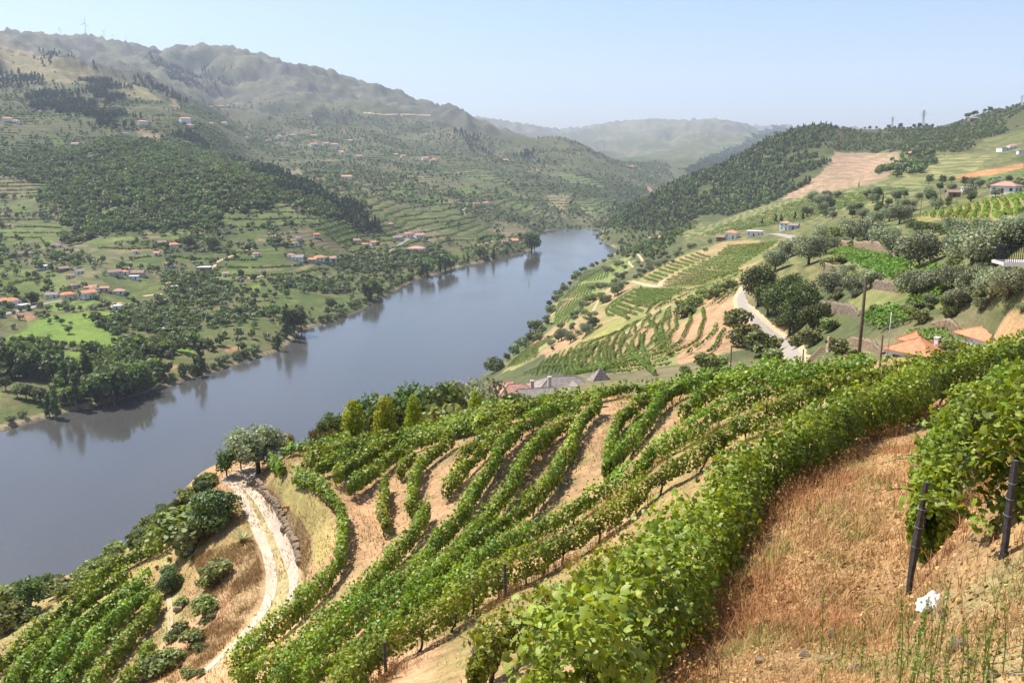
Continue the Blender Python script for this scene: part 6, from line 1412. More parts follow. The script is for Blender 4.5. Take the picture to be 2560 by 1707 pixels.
for a in [(520,1168,130,26,'long white building with red roof near the river',GH,'tile_red','white_wall','hip'),(540,1078,80,26,'pink roofed house above the long white building',GH,'tile_red','white_wall','gable'),(470,1075,60,34,'white house beside the pink roofed house',GH,'tile_orange','white_wall','hip'),(390,1092,70,22,'grey roofed house left of the hamlet',GH,'tile_grey','grey_wall','gable'),(100,1112,80,22,'brown roofed farmhouse among trees',GH,'tile_brown','pink_wall','gable'),(230,1127,60,26,'white house right of the brown farmhouse',GH,'tile_orange','white_wall','gable'),(175,1137,50,16,'low red roof below the brown farmhouse',GH,'tile_orange','cream_wall','hip'),
          (1175,1112,90,22,'long orange roofed quay house by the bend',GH,'tile_orange','cream_wall','gable'),(1125,1117,50,16,'small house left of the quay house',GH,'tile_red','grey_wall','gable'),(1000,852,50,18,'orange roofed house in the clearing above the bend',GH,'tile_orange','white_wall','hip'),(930,857,50,16,'red roofed house left of the clearing house',GH,'tile_red','cream_wall','gable'),(350,997,40,12,'small pink house below the pines',GH,'tile_red','pink_wall','hip')]:
    far_house(C2, *a)
GM = 'houses scattered on the mountain side'
for fn, l in ((C2, [(580,547,50,20,'white block of the upper hamlet'),(640,562,55,22,'long orange roofed house of the upper hamlet'),(430,527,35,14,'orange house left of the upper hamlet'),(385,517,30,12,'leftmost small house of the upper hamlet'),(125,532,50,16,'orange roofed farm on a green shelf'),(50,672,80,16,'long salmon house above the terraces'),(1180,562,40,12,'right house of the pair under the pine ridge'),(1130,555,50,12,'left house of the pair under the pine ridge'),(15,502,40,12,'orange house at the edge of the green shelf'),(245,449,22,10,'tiny house above the upper hamlet'),(75,422,40,12,'low house beside the bend of the hill road'),(1350,627,30,10,'small house over the valley terraces'),(1995,597,30,10,'white house on the valley floor far away')]),
              (C1, [(975,852,70,26,'white house with red roof beside the pines'),(1265,842,75,40,'tall white house on the hillside'),(110,842,50,20,'red roofed house at the far left of the hillside'),(45,827,60,22,'grey roofed house beside it at the left edge'),(275,770,24,14,'tiny bright orange roof on the left hillside'),(1510,737,80,14,'row of pink houses high on the slope'),(1445,852,30,14,'orange house right of the tall white house'),(1530,850,50,12,'low orange roofs farther right'),(2140,1002,60,24,'salmon house of the middle hamlet, left one'),(2225,995,50,20,'salmon house of the middle hamlet, middle one'),(2290,1002,50,20,'salmon house of the middle hamlet, right one'),(1830,972,32,12,'small house among olives'),(1685,947,24,10,'tiny white house among olives'),(2000,932,40,12,'orange house above the middle hamlet'),(2330,1045,40,14,'house below the middle hamlet'),(380,760,30,10,'brown house on the left ridge'),(2125,800,26,8,'lone orange house high up')])):
    for a in l: far_house(fn, *a, GM, random.choice(('tile_orange', 'tile_orange', 'tile_red')), random.choice(('white_wall', 'white_wall', 'cream_wall')), sides=(0, 3))
hr_ = random.Random(9)
for i in range(26):
    far_house(C4 if i < 14 else C1, hr_.uniform(60, 2250), hr_.uniform(120, 520) if i < 14 else hr_.uniform(840, 1250), hr_.uniform(35, 60), hr_.uniform(14, 22), 'small pale house among the trees of the left valley side', 'small houses on the left valley side', hr_.choice(('tile_orange', 'tile_red', 'tile_brown')), hr_.choice(('white_wall', 'white_wall', 'cream_wall')), sides=(0, 3))
# right bank houses
GR = 'houses on the right bank'
far_house(E2, 1225, 272, 175, 95, 'white house with bright orange roof, left of the flat roofed one', GR, 'tile_orange', 'white_wall', 'hip', 200, 1500, rz=-.45)
far_house(E2, 1500, 243, 200, 75, 'flat roofed white house with dark window bays', GR, None, 'white_wall', 'flat', 200, 1500, rz=-.15)
far_house(E2, 1880, 170, 130, 115, 'tall white house with red roof above the road', GR, 'tile_red', 'white_wall', 'hip', 200, 1500, rz=-.5, deep=.8)
far_house(E2, 1985, 165, 110, 70, 'lower grey annex right of the tall white house', GR, 'tile_grey', 'grey_wall', 'gable', 200, 1500, rz=-.3)
far_house(E2, 1090, 300, 100, 42, 'stone ruin left of the orange roofed house', GR, 'tile_brown', 'stone', 'gable', 200, 1500)
far_house(C3, 2225, 775, 180, 70, 'white house with red hip roof above the bright vineyard', GR, 'tile_red', 'white_wall', 'hip', 200, 1500, rz=-.35, frame='blue_frame')
far_house(C3, 2345, 720, 60, 50, 'house cut off by the right edge behind the red roofed one', GR, 'tile_red', 'white_wall', 'gable', 200, 1500)
far_house(C3, 1965, 770, 60, 14, 'small white shed below the orange field', GR, None, 'white_metal', 'flat', 200, 1500, name='shed', cat='shed')
far_house(C3, 1862, 805, 40, 28, 'little stone hut below the orange field', GR, 'tile_brown', 'stone', 'gable', 200, 1500, name='hut', cat='hut')
far_house(C3, 2230, 482, 110, 22, 'long white flat building high on the right', GR, None, 'white_wall', 'flat', 300, 2500)
far_house(C3, 2270, 470, 60, 26, 'white two storey house high on the right', GR, 'tile_red', 'white_wall', 'hip', 300, 2500)
far_house(C3, 2335, 503, 60, 20, 'white wall house at the right edge', GR, None, 'white_wall', 'flat', 300, 2500)
far_house(C3, 1600, 515, 70, 16, 'reddish farm building above the copse', GR, 'tile_red', 'stone', 'gable', 300, 2500)
far_house(C3, 2000, 275, 60, 16, 'grey stone building near the right skyline', GR, 'tile_grey', 'stone', 'gable', 300, 3000)
far_house(E2, 240, 300, 70, 40, 'white cottage in the hollow by the river, left one', GR, 'tile_red', 'grey_wall', 'gable', 300, 2500); far_house(E2, 365, 295, 60, 36, 'white cottage in the hollow by the river, right one', GR, 'tile_red', 'white_wall', 'gable', 300, 2500)

# white house with the orange hip roof in the right foreground
def at(u, v, d): x, y, z = P(u, v, d); return x, y, z + HC
kG = 600 / 2352.0
def fg(a, b): return 1960 + a * kG, 840 + b * kG
x, y, z = at(*fg(1400, 146), 130); g = float(ground(x, y)); 
hw = 3.1; zf = z - hw
hs = house('white house with orange hip roof and blue window behind the vines', x, y + 2.0, zf, .62, 7.6, 6.8, hw, 1.65, 'hip', 'tile_orange', 'white_wall', chimney=False, near=True, frame='blue_frame', found=max(2.5, zf - g + 3), ov=.55, sides=(0, 1, 3))
rf2 = roof_mesh(MB(), 3.6, 3.6, 1.1, 'pyramid', .3).build('roof', M['tile_orange'], hs, False, (0.4, 1.2, hw + 1.15)); b = MB(); b.box((-1.4, -.6, hw + .8), (2.2, 3.0, hw + 1.14)); b.build('upper_wall', M['white_wall'], hs)
b = MB(); b.box((.1, -2.5, hw), (.75, -1.9, hw + 1.95)); b.box((.02, -2.58, hw + 1.95), (.83, -1.82, hw + 2.1)); b.build('chimney', M['white_wall'], hs)
x, y, z = at(*fg(2130, 18), 126); g = float(ground(x, y))
house('house with orange roof cut by the right edge, behind a slim pole', x + 1.5, y + 2, z - 3.0, .15, 10.0, 7.0, 3.0, 1.6, 'hip', 'tile_orange', 'white_wall', near=True, found=max(2.5, z - 3 - g + 3), ov=.5, sides=(0, 3))
# estate buildings behind the crest
def fbp(a, b): return 1160 + a * kB, 900 + b * kB
def estate(label, a, b, d, rz, w, dd, hr, kind_, roof, wall, hw=4.5, **kw):
    x, y, z = at(*fbp(a, b - 36), d); g = float(ground(x, y)); zf = z - hw
    return house(label, x, y, zf, rz, w, dd, hw, hr, kind_, roof, wall, found=max(1.5, zf - g + 2), group='estate buildings behind the crest', **kw)
estate('estate hall with salmon red tiled hip roof', 500, 372, 178, .25, 10.0, 7.5, 2.2, 'hip', 'tile_red', 'pink_wall', chimney=(3.4, -1.0))
estate('small red gabled estate wing at the left', 370, 300, 190, .1, 4.2, 5.0, 1.1, 'gable', 'tile_red', 'pink_wall')
es = estate('long estate house with lichen grey hip roof and chimney', 960, 300, 182, .2, 13.0, 8.0, 2.3, 'hip', 'tile_grey', 'grey_wall', chimney=(-3.4, -2.6))
roof_mesh(MB(), 4.2, 5.0, 1.5, 'gable', .35).build('gable_roof', M['tile_grey'], es, False, (2.0, -3.2, 4.55)).rotation_euler = (0, 0, math.pi / 2)
estate('low grey roofed estate outbuilding in front', 700, 360, 170, .2, 6.5, 4.0, .9, 'gable', 'tile_grey', 'stone')
pt = estate('square estate tower with steep pyramid roof of grey tiles', 1335, 248, 184, .12, 5.0, 5.0, 2.9, 'pyramid', 'tile_grey', 'cream_wall', ov=.5)
for i in range(7):   # tile courses standing proud on the tower roof
    t = (i + .5) / 7.6; W2 = 3.0 * (1 - t); b = MB(); zc = -0.5 + 3.4 * t
    for k in range(4):
        a0 = k * math.pi / 2; c_, s_ = math.cos(a0), math.sin(a0); q = [(-W2, -W2 - .03), (W2, -W2 - .03)]
        b.tube([(x_ * c_ - y_ * s_, x_ * s_ + y_ * c_, zc + .22) for x_, y_ in q], .06, 4)
    b.build('tile_course', M['tile_grey'], pt, False, (0, 0, 4.5))
estate('brown stone shed with tiled roof left of the red wing', 130, 345, 176, .3, 4.5, 4.0, .8, 'gable', 'tile_brown', 'stone')

# ------------------------------------------------------------------ walls
def wall_along(label, px, h, th, mat, dmin=0, dmax=1e9, group=None, jag=.12, off=0.0):
    p = resample([hit(a, b, dmin, dmax)[:2] for a, b in catmull(px, 4)], .8); t = np.gradient(p, axis=0); t /= np.hypot(t[:, 0], t[:, 1])[:, None] + 1e-9; n = np.stack([t[:, 1], -t[:, 0]], 1)
    z = ground(p[:, 0], p[:, 1]); org = np.array([p[0, 0], p[0, 1], z[0]]); L = len(p); rows = 7; rg = np.random.default_rng(len(p))
    vs = []; e_ = np.minimum(np.arange(L), np.arange(L)[::-1]) * .8; tap = np.clip(.15 + e_ / 5.0, 0, 1) * (1 + .25 * fbm(p[:, 0], p[:, 1], 4, 2, 9))
    for j in range(rows + 1):
        zz = z - .6 + (h * tap + .6) * j / rows + (rg.normal(0, jag, L) if j == rows else rg.normal(0, jag * .25, L))
        q = p + n * (th / 2 + rg.normal(0, .05, L))[:, None]; vs.append(np.stack([q[:, 0], q[:, 1], zz], 1))
    for j in range(rows, -1, -1):
        zz = vs[j][:, 2]; q = p - n * (th / 2 + rg.normal(0, .05, L))[:, None]; vs.append(np.stack([q[:, 0], q[:, 1], zz], 1))
    V = np.stack(vs, 0).reshape(-1, 3) - org
    o = obj('stone_wall', mesh_from('stone_wall', V, grid_faces(2 * rows + 2, L), mat), None, org); tag(o, label, 'wall', group); return o
GW = 'dry stone terrace walls on the right bank'
wall_along('brown stone terrace wall under the row of olive trees', C3([(1090,1150),(1150,1165),(1250,1180),(1360,1195),(1470,1230)]), 3.2, .6, M['stone'], 90, 600, GW)
wall_along('rough stone wall left of the sloping pergola plot', C3([(960,1290),(1020,1310),(1110,1330)]), 2.2, .6, M['stone'], 90, 600, GW)
wall_along('dark terrace wall below the grey oaks', C6([(1340,330),(1420,350),(1520,370),(1610,380)]), 2.0, .6, M['stone_dark'], 90, 600, GW)
wall_along('stone wall between upper and lower pergola plots', C6([(1690,190),(1760,200),(1880,220)]), 1.8, .6, M['stone_dark'], 90, 600, GW)
wall_along('long stone wall left of the orange roofed house', C6([(1520,560),(1600,590),(1700,620),(1780,640)]), 1.6, .6, M['stone'], 138, 400, GW)
wall_along('rough wall at the right under the olive trees', C6([(2110,440),(2180,470),(2260,500),(2352,540)]), 2.2, .6, M['stone'], 140, 400, GW)
wall_along('short wall above the stone steps', C6([(1390,640),(1400,560),(1410,530)]), 1.2, .5, M['stone'], 90, 400, GW)
# stone steps beside the lane
st = empty('stone_steps', hit(*C6([(1290,690)])[0], 90, 400)); tag(st, 'rough stone steps climbing beside the lane', 'steps')
for i in range(8):
    p = hit(*C6([(1285 + i * 12, 690 - i * 12)])[0], 90, 400); b = MB(); b.box((-.9, -.3, -.3), (.9, .3, .2)); o = b.build('step', M['stone'], st); o.location = Vector(p) - st.location + Vector((0, 0, .05))

# dry stone wall along the track: every stone by itself
wall_px = C7([(1742,205),(1800,262),(1860,330),(1910,410),(1955,490),(1995,580),(2030,670),(2050,760)])
wp = resample([hit(a, b, 0, 110)[:2] for a, b in catmull(wall_px, 4)], .05); tw = np.gradient(wp, axis=0)
root = empty('stone_wall', (wp[0, 0], wp[0, 1], float(ground(*wp[0])))); tag(root, 'crumbling dry stone wall on the uphill side of the gravel track', 'wall')
srng = np.random.default_rng(77); STONES = []
for i in range(6):
    bm = bmesh.new(); bmesh.ops.create_cube(bm, size=1.0)
    bmesh.ops.subdivide_edges(bm, edges=bm.edges[:], cuts=1, use_grid_fill=True)
    for v in bm.verts:
        l = v.co.length; v.co *= (.78 if l > .8 else (.95 if l > .65 else 1.0)); v.co += Vector(srng.normal(0, .045, 3))
    m_ = bpy.data.meshes.new('stone'); bm.to_mesh(m_); bm.free(); m_.materials.append(M['stone' if i % 2 else 'stone_dark']); STONES.append(m_)
cnt = 0; Lw = len(wp) * .05
for course in range(5):
    s = srng.uniform(0, .3); ht = 1.0 - .0
    while s < Lw - .3 and cnt < 300:
        ln = srng.uniform(.24, .5); k = min(int((s + ln / 2) / .05), len(wp) - 1); x, y = wp[k]; a = math.atan2(tw[k, 1], tw[k, 0])
        top = .6 + .35 * math.sin(s * .9) * .5 - .1 * (s / Lw)
        if course * .17 < top:
            o = obj('stone', STONES[srng.integers(6)], root, (x - root.location.x + srng.normal(0, .03), y - root.location.y + srng.normal(0, .03), float(ground(x, y)) - root.location.z + .08 + course * .17)); o.scale = (ln, .36 + srng.normal(0, .05), .19 + srng.normal(0, .02)); o.rotation_euler = (srng.normal(0, .06), srng.normal(0, .06), a + srng.normal(0, .06)); cnt += 1
        s += ln + .02

# ------------------------------------------------------------------ poles, pylons, turbines, foreground things
def pole(label, u, vtop, d, vbase=None, r=.13, lean=(0, 0), group='wooden poles on the right bank', arm=False, mat='wood_pole', hmin=2.0):
    x, y, z = at(u, vtop, d); g = float(ground(x, y)); h = max(hmin, z - g)
    root = empty('utility_pole', (x, y, g)); tag(root, label, 'pole', group)
    b = MB(); b.tube([(0, 0, -.5), (lean[0] * .5, lean[1] * .5, h * .5), (lean[0], lean[1], h)], [r * 1.15, r, r * .8], 8); b.build('shaft', M[mat], root, True)
    if arm: b = MB(); b.box((-.8, -.06, h - .45), (.8, .06, h - .33)); b.build('crossarm', M[mat], root)
    return root
pole('thick tall wooden pole rising behind the vine crest', 2165, 692, 84, r=.17)
pole('leaning wooden stake left of the orange roofed house', 2207, 838, 95, r=.11, lean=(.0, 0))
pole('slim grey pole beside the leaning stake', 2229, 780, 110, r=.07, mat='galv')
pole('short wooden pole behind the crest near the dark shrubs', 1829, 863, 86, r=.08)
pole('short wooden pole at the near end of the lane', 2009, 873, 92, r=.09)
pole('dark iron pole in front of the right edge house', *fg(2052, -20), 100, r=.08, mat='slate')
for a, b, lab in [(1640,812,'thin pole left of the bright vineyard'),(1770,768,'thin pole in the middle of the bright vineyard'),(1565,1235,'thin pole at the edge of the pergola plot'),(1605,1012,'short thin pole beside the dark hedge'),(1890,830,'thin pole under the white house')]:
    hgt = {1640: 130, 1770: 125, 1565: 130, 1605: 60, 1890: 40}[a]; p = hit(1700 + a * k3, 200 + (b + hgt) * k3, 90, 900); h = hgt * k3 / FPX * depth_of(p)
    r_ = empty('utility_pole', p); tag(r_, lab, 'pole', 'thin poles among the fields'); bb = MB(); bb.tube([(0, 0, -.4), (0.05, 0, h)], [.10, .08], 6); bb.build('shaft', M['wood_pole'], r_); bb = MB(); bb.box((-.5, -.04, h - .35), (.5, .04, h - .27)); bb.build('crossarm', M['wood_pole'], r_)

def turbine(label, u, vbase, hpx, d0=2500, rot=0.3):
    p = hit(u, vbase + 2, d0); dp = depth_of(p); h = hpx / FPX * dp; R = h * .62
    root = empty('wind_turbine', p); tag(root, label, 'wind turbine', 'wind turbines on the mountain ridge')
    b = MB(); b.tube([(0, 0, -8), (0, 0, h)], [h * .034, h * .02], 10); b.build('tower', M['white_metal'], root, True)
    b = MB(); b.box((-h * .025, -h * .07, h - h * .02), (h * .025, h * .05, h + h * .035)); b.build('nacelle', M['white_metal'], root)
    b = MB(); b.tube([(0, -h * .07, h), (0, -h * .10, h)], [h * .028, h * .012], 8); hub = b.build('hub', M['white_metal'], root)
    for k in range(3):
        a = rot + k * 2 * math.pi / 3; c, s = math.sin(a), math.cos(a); b = MB()
        n = (s, 0, -c); pts = [(0.02, .022), (.2, .05), (.5, .035), (1.0, .008)]
        L = [(c * R * t + n[0] * w_ * R, -h * .085, h + s * R * t + n[2] * w_ * R) for t, w_ in pts]; Rr = [(c * R * t - n[0] * w_ * R * .6, -h * .085, h + s * R * t - n[2] * w_ * R * .6) for t, w_ in pts]
        vs = L + Rr + [(x_, y_ + h * .012, z_) for x_, y_, z_ in L + Rr]; f = []
        for q in range(3): f += [(q, q + 1, q + 5, q + 4), (q + 8, q + 12, q + 13, q + 9), (q, q + 8, q + 9, q + 1), (q + 4, q + 5, q + 13, q + 12)]
        b.add(vs, f); b.build('blade', M['white_metal'], root)
for a, b, h, lab, ro in [(413,226,46,'leftmost wind turbine on the ridge',.2),(587,234,82,'tallest wind turbine on the ridge',.15),(711,246,46,'wind turbine right of the tallest one',.9),(771,249,32,'fourth wind turbine from the left',1.5),(863,268,32,'fifth wind turbine from the left',.4),(940,290,26,'small wind turbine in the ridge dip',1.1),(1395,306,38,'wind turbine alone on the middle ridge',.7),(1547,321,26,'rightmost small wind turbine',.1)]:
    turbine(lab, a * k3, b * k3, h * k3 * .88, 2500, ro)

def pylon(label, u, vbase, hpx, d0, mat='galv', up=0.0):
    p = hit(u, vbase + 1.5, d0); dp = depth_of(p); h = hpx / FPX * dp; root = empty('power_pylon', p); tag(root, label, 'pylon', 'power pylons on the right hill')
    w0, w1 = h * .11, h * .018; t = h * .008
    for sx in (-1, 1):
        for sy in (-1, 1): b = MB(); b.tube([(sx * w0, sy * w0, -2), (sx * w1 * 2.2, sy * w1 * 2.2, h * .6), (sx * w1, sy * w1, h)], t, 4); b.build('leg', M[mat], root)
    b = MB()
    for i in range(9):
        z0, z1 = h * i / 9.5, h * (i + 1) / 9.5; a0, a1 = np.interp([z0, z1], [0, h * .6, h], [w0, w1 * 2.2, w1])
        for k in range(4):
            c0 = [(-1, -1), (1, -1), (1, 1), (-1, 1)][k]; c1 = [(-1, -1), (1, -1), (1, 1), (-1, 1)][(k + 1) % 4]
            b.tube([(c0[0] * a0, c0[1] * a0, z0), (c1[0] * a1, c1[1] * a1, z1)], t * .6, 3, False); b.tube([(c1[0] * a0, c1[1] * a0, z0), (c0[0] * a1, c0[1] * a1, z1)], t * .6, 3, False)
    b.build('lattice', M[mat], root)
    for z_, w_ in ((.70, .16), (.82, .19), (.93, .13)): b = MB(); b.tube([(-h * w_, 0, h * z_), (h * w_, 0, h * z_)], t * .9, 4); b.tube([(-h * w_, 0, h * z_), (0, 0, h * (z_ + .05)), (h * w_, 0, h * z_)], t * .6, 4); b.build('crossarm', M[mat], root)
    return root, h
M['rust_steel'] = plain('rusty_steel', (0.32, 0.19, 0.13), .7, .2, 1)
py = [pylon('left grey pylon on the right skyline', 1700 + 1450 * k3, 200 + 310 * k3, 82 * k3, 900), pylon('taller grey pylon on the right skyline', 1700 + 1661 * k3, 200 + 287 * k3, 118 * k3, 900), pylon('pylon at the right edge of the skyline', 1700 + 2335 * k3, 200 + 145 * k3, 65 * k3, 900)]
pylon('rust coloured pylon standing in the hillside scrub', 1700 + 1105 * k3, 200 + 432 * k3, 118 * k3, 700, 'rust_steel')
for i in range(2):
    (a, ha), (b_, hb) = py[i], py[i + 1]
    for k, (z_, sx) in enumerate(((.70, -1), (.70, 1), (.93, 1))):
        p0 = a.location + Vector((sx * ha * .15, 0, ha * z_)); p1 = b_.location + Vector((sx * hb * .15, 0, hb * z_)); pts = [p0.lerp(p1, t) - Vector((0, 0, 4 * 4 * t * (1 - t))) for t in np.linspace(0, 1, 9)]
        m = MB(); m.tube([q - p0 for q in pts], .05, 3, False); o = m.build('power_cable', M['galv'], None, False, p0); tag(o, 'overhead power cable strung between the skyline pylons', 'cable', 'power cables on the right skyline')

# balcony at the right edge
x, y, z = at(2512, 657, 50)
bal = empty('balcony', (x, y, z)); tag(bal, 'white balcony slab with dark metal railing at the right edge', 'balcony')
az = -.08
bal.rotation_euler = (0, 0, az)
b = MB(); b.box((-.25, -.4, -.12), (6, 1.1, .06)); b.build('slab', M['grey_wall'], bal)
b = MB(); b.box((-.30, -.46, -.13), (6, -.402, .09)); b.build('edge_trim', M['white_metal'], bal)
for i in range(44): b = MB(); b.tube([(-.15 + i * .12, -.3, .06), (-.15 + i * .12, -.3, 1.03)], .022, 5); b.build('baluster', M['dark_metal'], bal)
for i in range(10): b = MB(); b.tube([(-.15, -.3 + .12 * i, .06), (-.15, -.3 + .12 * i, 1.03)], .022, 5); b.build('baluster', M['dark_metal'], bal)
b = MB(); b.tube([(-.15, -.3, 1.04), (5.9, -.3, 1.04)], .025, 6); b.tube([(-.15, -.3, 1.04), (-.15, .9, 1.04)], .025, 6); b.build('handrail', M['dark_metal'], bal)
for px_ in (3.6, 5.6): 
    gz = float(ground(x + px_, y + 1.6)); b = MB(); b.tube([(px_, .8, gz - z - .5), (px_, .8, -.1)], .15, 8); b.build('support_post', M['concrete'], bal)

# slate posts in front
def slate_post(label, u, vb, hpx, wpx, lean):
    p = hit(u, vb, 3, 40); dp = depth_of(p); h = hpx / FPX * dp; w = wpx / FPX * dp
    root = empty('slate_post', p); tag(root, label, 'post', 'slate posts in front'); b = MB()
    b.tube([(0, 0, -.3), (.01, 0, h * .2), (lean * .35, 0, h * .45), (lean * .6, 0, h * .7), (lean, 0, h)], [w * .36, w * .44, w * .6, w * .42, w * .34] if lean else [w * .5, w * .5, w * .5, w * .48, w * .46], 5); b.build('shaft', M['slate'], root)
    for zf in (.45, .62, .78): b = MB(); b.tube([(lean * zf + math.cos(t) * w * .62, math.sin(t) * w * .62, h * zf + .01 * math.sin(t)) for t in np.linspace(0, 6.28, 10)], .004, 4); b.build('wire_tie', M['wire'], root)
slate_post('leaning slate post with wire ties beside the white sack', 2270, 1488, 300, 18, .09)
slate_post('straight thick slate post at the right edge', 2506, 1392, 255, 18, 0)
slate_post('dark slate post inside the row with the wire', *FF([(402, 770)])[0], 95, 9, 0)
slate_post('dark slate post at the bottom left of the picture centre', *FD([(1430, 1580)])[0], 110, 9, 0)

# trailing shoot between the two posts
pts = [Vector(at(*C8([c])[0], 12.4 - .5 * i)) for i, c in enumerate([(1600,300),(1680,300),(1780,310),(1880,370),(1990,440),(2080,455)])]
root = empty('vine_shoot', pts[0]); tag(root, 'trailing vine shoot with leaves hanging between the two slate posts', 'vine'); b = MB(); b.tube([p - pts[0] for p in pts], [.008, .008, .007, .006, .005, .003], 5); b.build('stem', M['vine_bark'], root)
for i in range(46):
    t = random.uniform(0, 4.99); k = int(t); p = pts[k].lerp(pts[k + 1], t - k) - pts[0]
    o = obj('leaf', random.choice(LEAF_ME), root, p + Vector((random.gauss(0, .03), random.gauss(0, .03), random.gauss(.02, .03)))); o.rotation_euler = (random.gauss(0, .6), random.gauss(0, .6), random.uniform(0, 6.28)); s_ = random.uniform(.5, 1.0); o.scale = (s_, s_, s_)
# crumpled white sack
p = hit(2328, 1512, 3, 40); nx_ = 34; uu, vv = np.meshgrid(np.linspace(-1, 1, nx_), np.linspace(-1, 1, nx_), indexing='ij')
rad = np.maximum(np.abs(uu), np.abs(vv)) ; fold = np.abs(fbm(uu + 3, vv + 5, .8, 3, 201, .5)) * 1.3 + .2 * np.abs(fbm(uu * 1.4 + vv, vv - uu * .5, .5, 2, 207))
X_ = .25 * uu * (1 - .25 * vv ** 2) * (1 + .5 * fbm(uu, vv, .7, 3, 203)) + .07 * vv; Y_ = .17 * vv * (1 - .2 * uu ** 2) * (1 + .6 * fbm(uu, vv, .6, 3, 205)); Z_ = (.05 + .16 * fold) * (1 - rad ** 4) + .01
o = obj('plastic_sack', mesh_from('plastic_sack', np.stack([X_, Y_, Z_], -1).reshape(-1, 3), grid_faces(nx_, nx_), M['cloth'], None, False), None, p); o.rotation_euler = (-.25, .0, .5); tag(o, 'crumpled white plastic sack lying in the dry grass', 'sack')
# agave beside the track
p = hit(*C7([(1655, 585)])[0], 0, 110); ag = empty('agave_plant', p); tag(ag, 'pale spiky agave beside the gravel track', 'agave')
for i in range(17):
    a = i * 2.4; el = .35 + .75 * (i / 17); L = random.uniform(.7, 1.1); b = MB(); c, s = math.cos(a), math.sin(a)
    prof = [(0, .05), (.3, .09), (.65, .07), (1, .004)]
    vs = [];
    for t, w_ in prof: rr = L * t * math.cos(el * (1 - .25 * t)); zz = L * t * math.sin(el) + .02; vs += [(c * rr - s * w_, s * rr + c * w_, zz + .03), (c * rr, s * rr, zz), (c * rr + s * w_, s * rr - c * w_, zz + .03)]
    fs = [(q * 3 + j, q * 3 + j + 1, q * 3 + j + 4, q * 3 + j + 3) for q in range(3) for j in range(2)]
    me = mesh_from('leaf', np.array(vs), fs, M['agave'], np.ones((len(vs), 3))); obj('leaf', me, ag)
# bits by the track: drain pipes in the wall, rocks
for (a, b_), lab in (((1965, 372), 'broken terracotta pipe on top of the wall'), ((1945, 520), 'pale boulder at the foot of the wall'), ((1715, 205), 'rock at the upper end of the track'), ((1222, 1065), 'small pale marker stone on the bank')):
    p = hit(*C7([(a, b_)])[0], 0, 110)
    if 'pipe' in lab:
        b = MB(); b.tube([(-.3, 0, .2), (.3, 0, .24)], .12, 10, False); b.tube([(-.3, 0, .2), (.3, 0, .24)], .09, 10, False); o = b.build('clay_pipe', M['pot'], None, False, p); tag(o, lab, 'pipe')
    else: o = obj('boulder', STONES[random.randrange(6)], None, (p[0], p[1], p[2] + .15)); o.scale = (.6, .5, .45); tag(o, lab, 'stone')

# ------------------------------------------------------------------ grass and weeds
grng = np.random.default_rng(91)
def blades(name, label, pos, h, col, mat, lean=.35, w=.012, seg=2, cat='grass'):
    n = len(pos); a = grng.uniform(0, 6.28, n); d = np.stack([np.cos(a), np.sin(a), np.zeros(n)], 1); sd = np.stack([-np.sin(a), np.cos(a), np.zeros(n)], 1); ln = grng.uniform(0, lean, n)[:, None] * h[:, None]
    W = (np.asarray(w) * np.ones(n))[:, None]
    p0 = pos - sd * W; p1 = pos + sd * W; mid = pos + np.array([0, 0, 1]) * h[:, None] * .55 + d * ln * .35; tip = pos + np.array([0, 0, 1]) * h[:, None] + d * ln
    co = np.stack([p0, p1, mid + sd * W * .7, mid - sd * W * .7, tip], 1).reshape(-1, 3); k = (np.arange(n) * 5)[:, None]
    f = np.concatenate([k + np.array([[0, 1, 2]]), k + np.array([[0, 2, 3]]), k + np.array([[3, 2, 4]])])
    o = obj(name, mesh_from(name, co, f, mat, np.repeat(col, 5, axis=0))); tag(o, label, cat, None, 'stuff'); return o
def in_view_pts(n, r0, r1, th0, th1):
    r = np.sqrt(grng.uniform(r0 ** 2, r1 ** 2, n)); th = grng.uniform(th0, th1, n); x = r * np.sin(th); y = r * np.cos(th); return x, y, r
def dist_to_rows(x, y, rows):
    out = np.full(len(x), 1e9)
    for p in rows:
        for q in p[::2]: out = np.minimum(out, np.hypot(x - q[0], y - q[1]))
    return out
ROWP = [row_points(px) for _, px, _ in NEAR_ROWS[:6]]
# dry grass in the front alleys
al = plan([(1500,1760),(1700,1520),(1900,1290),(2100,1110),(2560,880),(2700,900),(2700,1760)], 0, 40)
x, y, r = in_view_pts(230000, 4.5, 26, .0, .62); ins = in_poly(x, y, al) ; dn = fbm(x, y, 1.6, 3, 131); ins &= grng.random(len(x)) < np.clip(.5 + 1.2 * dn, .06, 1) * np.clip(9 / r, .25, 1)
x, y, r = x[ins], y[ins], r[ins]; z = ground(x, y); n = len(x); t = fbm(x, y, 2.6, 3, 137)
col = np.clip(1 + grng.normal(0, .22, n), .5, 1.6)[:, None] * np.where((t > .12)[:, None], np.array([1.0, 1.05, 1.0]), np.array([.88, .76, .70]))
grn = (fbm(x, y, .8, 3, 141) > .22) & (grng.random(n) < .6); col[grn] *= np.array([.55, .88, .6])
blades('dry_grass', 'dry straw coloured grass in the alley beside the largest vine row', np.stack([x, y, z], 1), grng.uniform(.04, .20, n) * np.clip(r / 10, .8, 1.5), col, M['grass_dry'], 1.7, .005 * np.clip(r / 9, .7, 1.8))
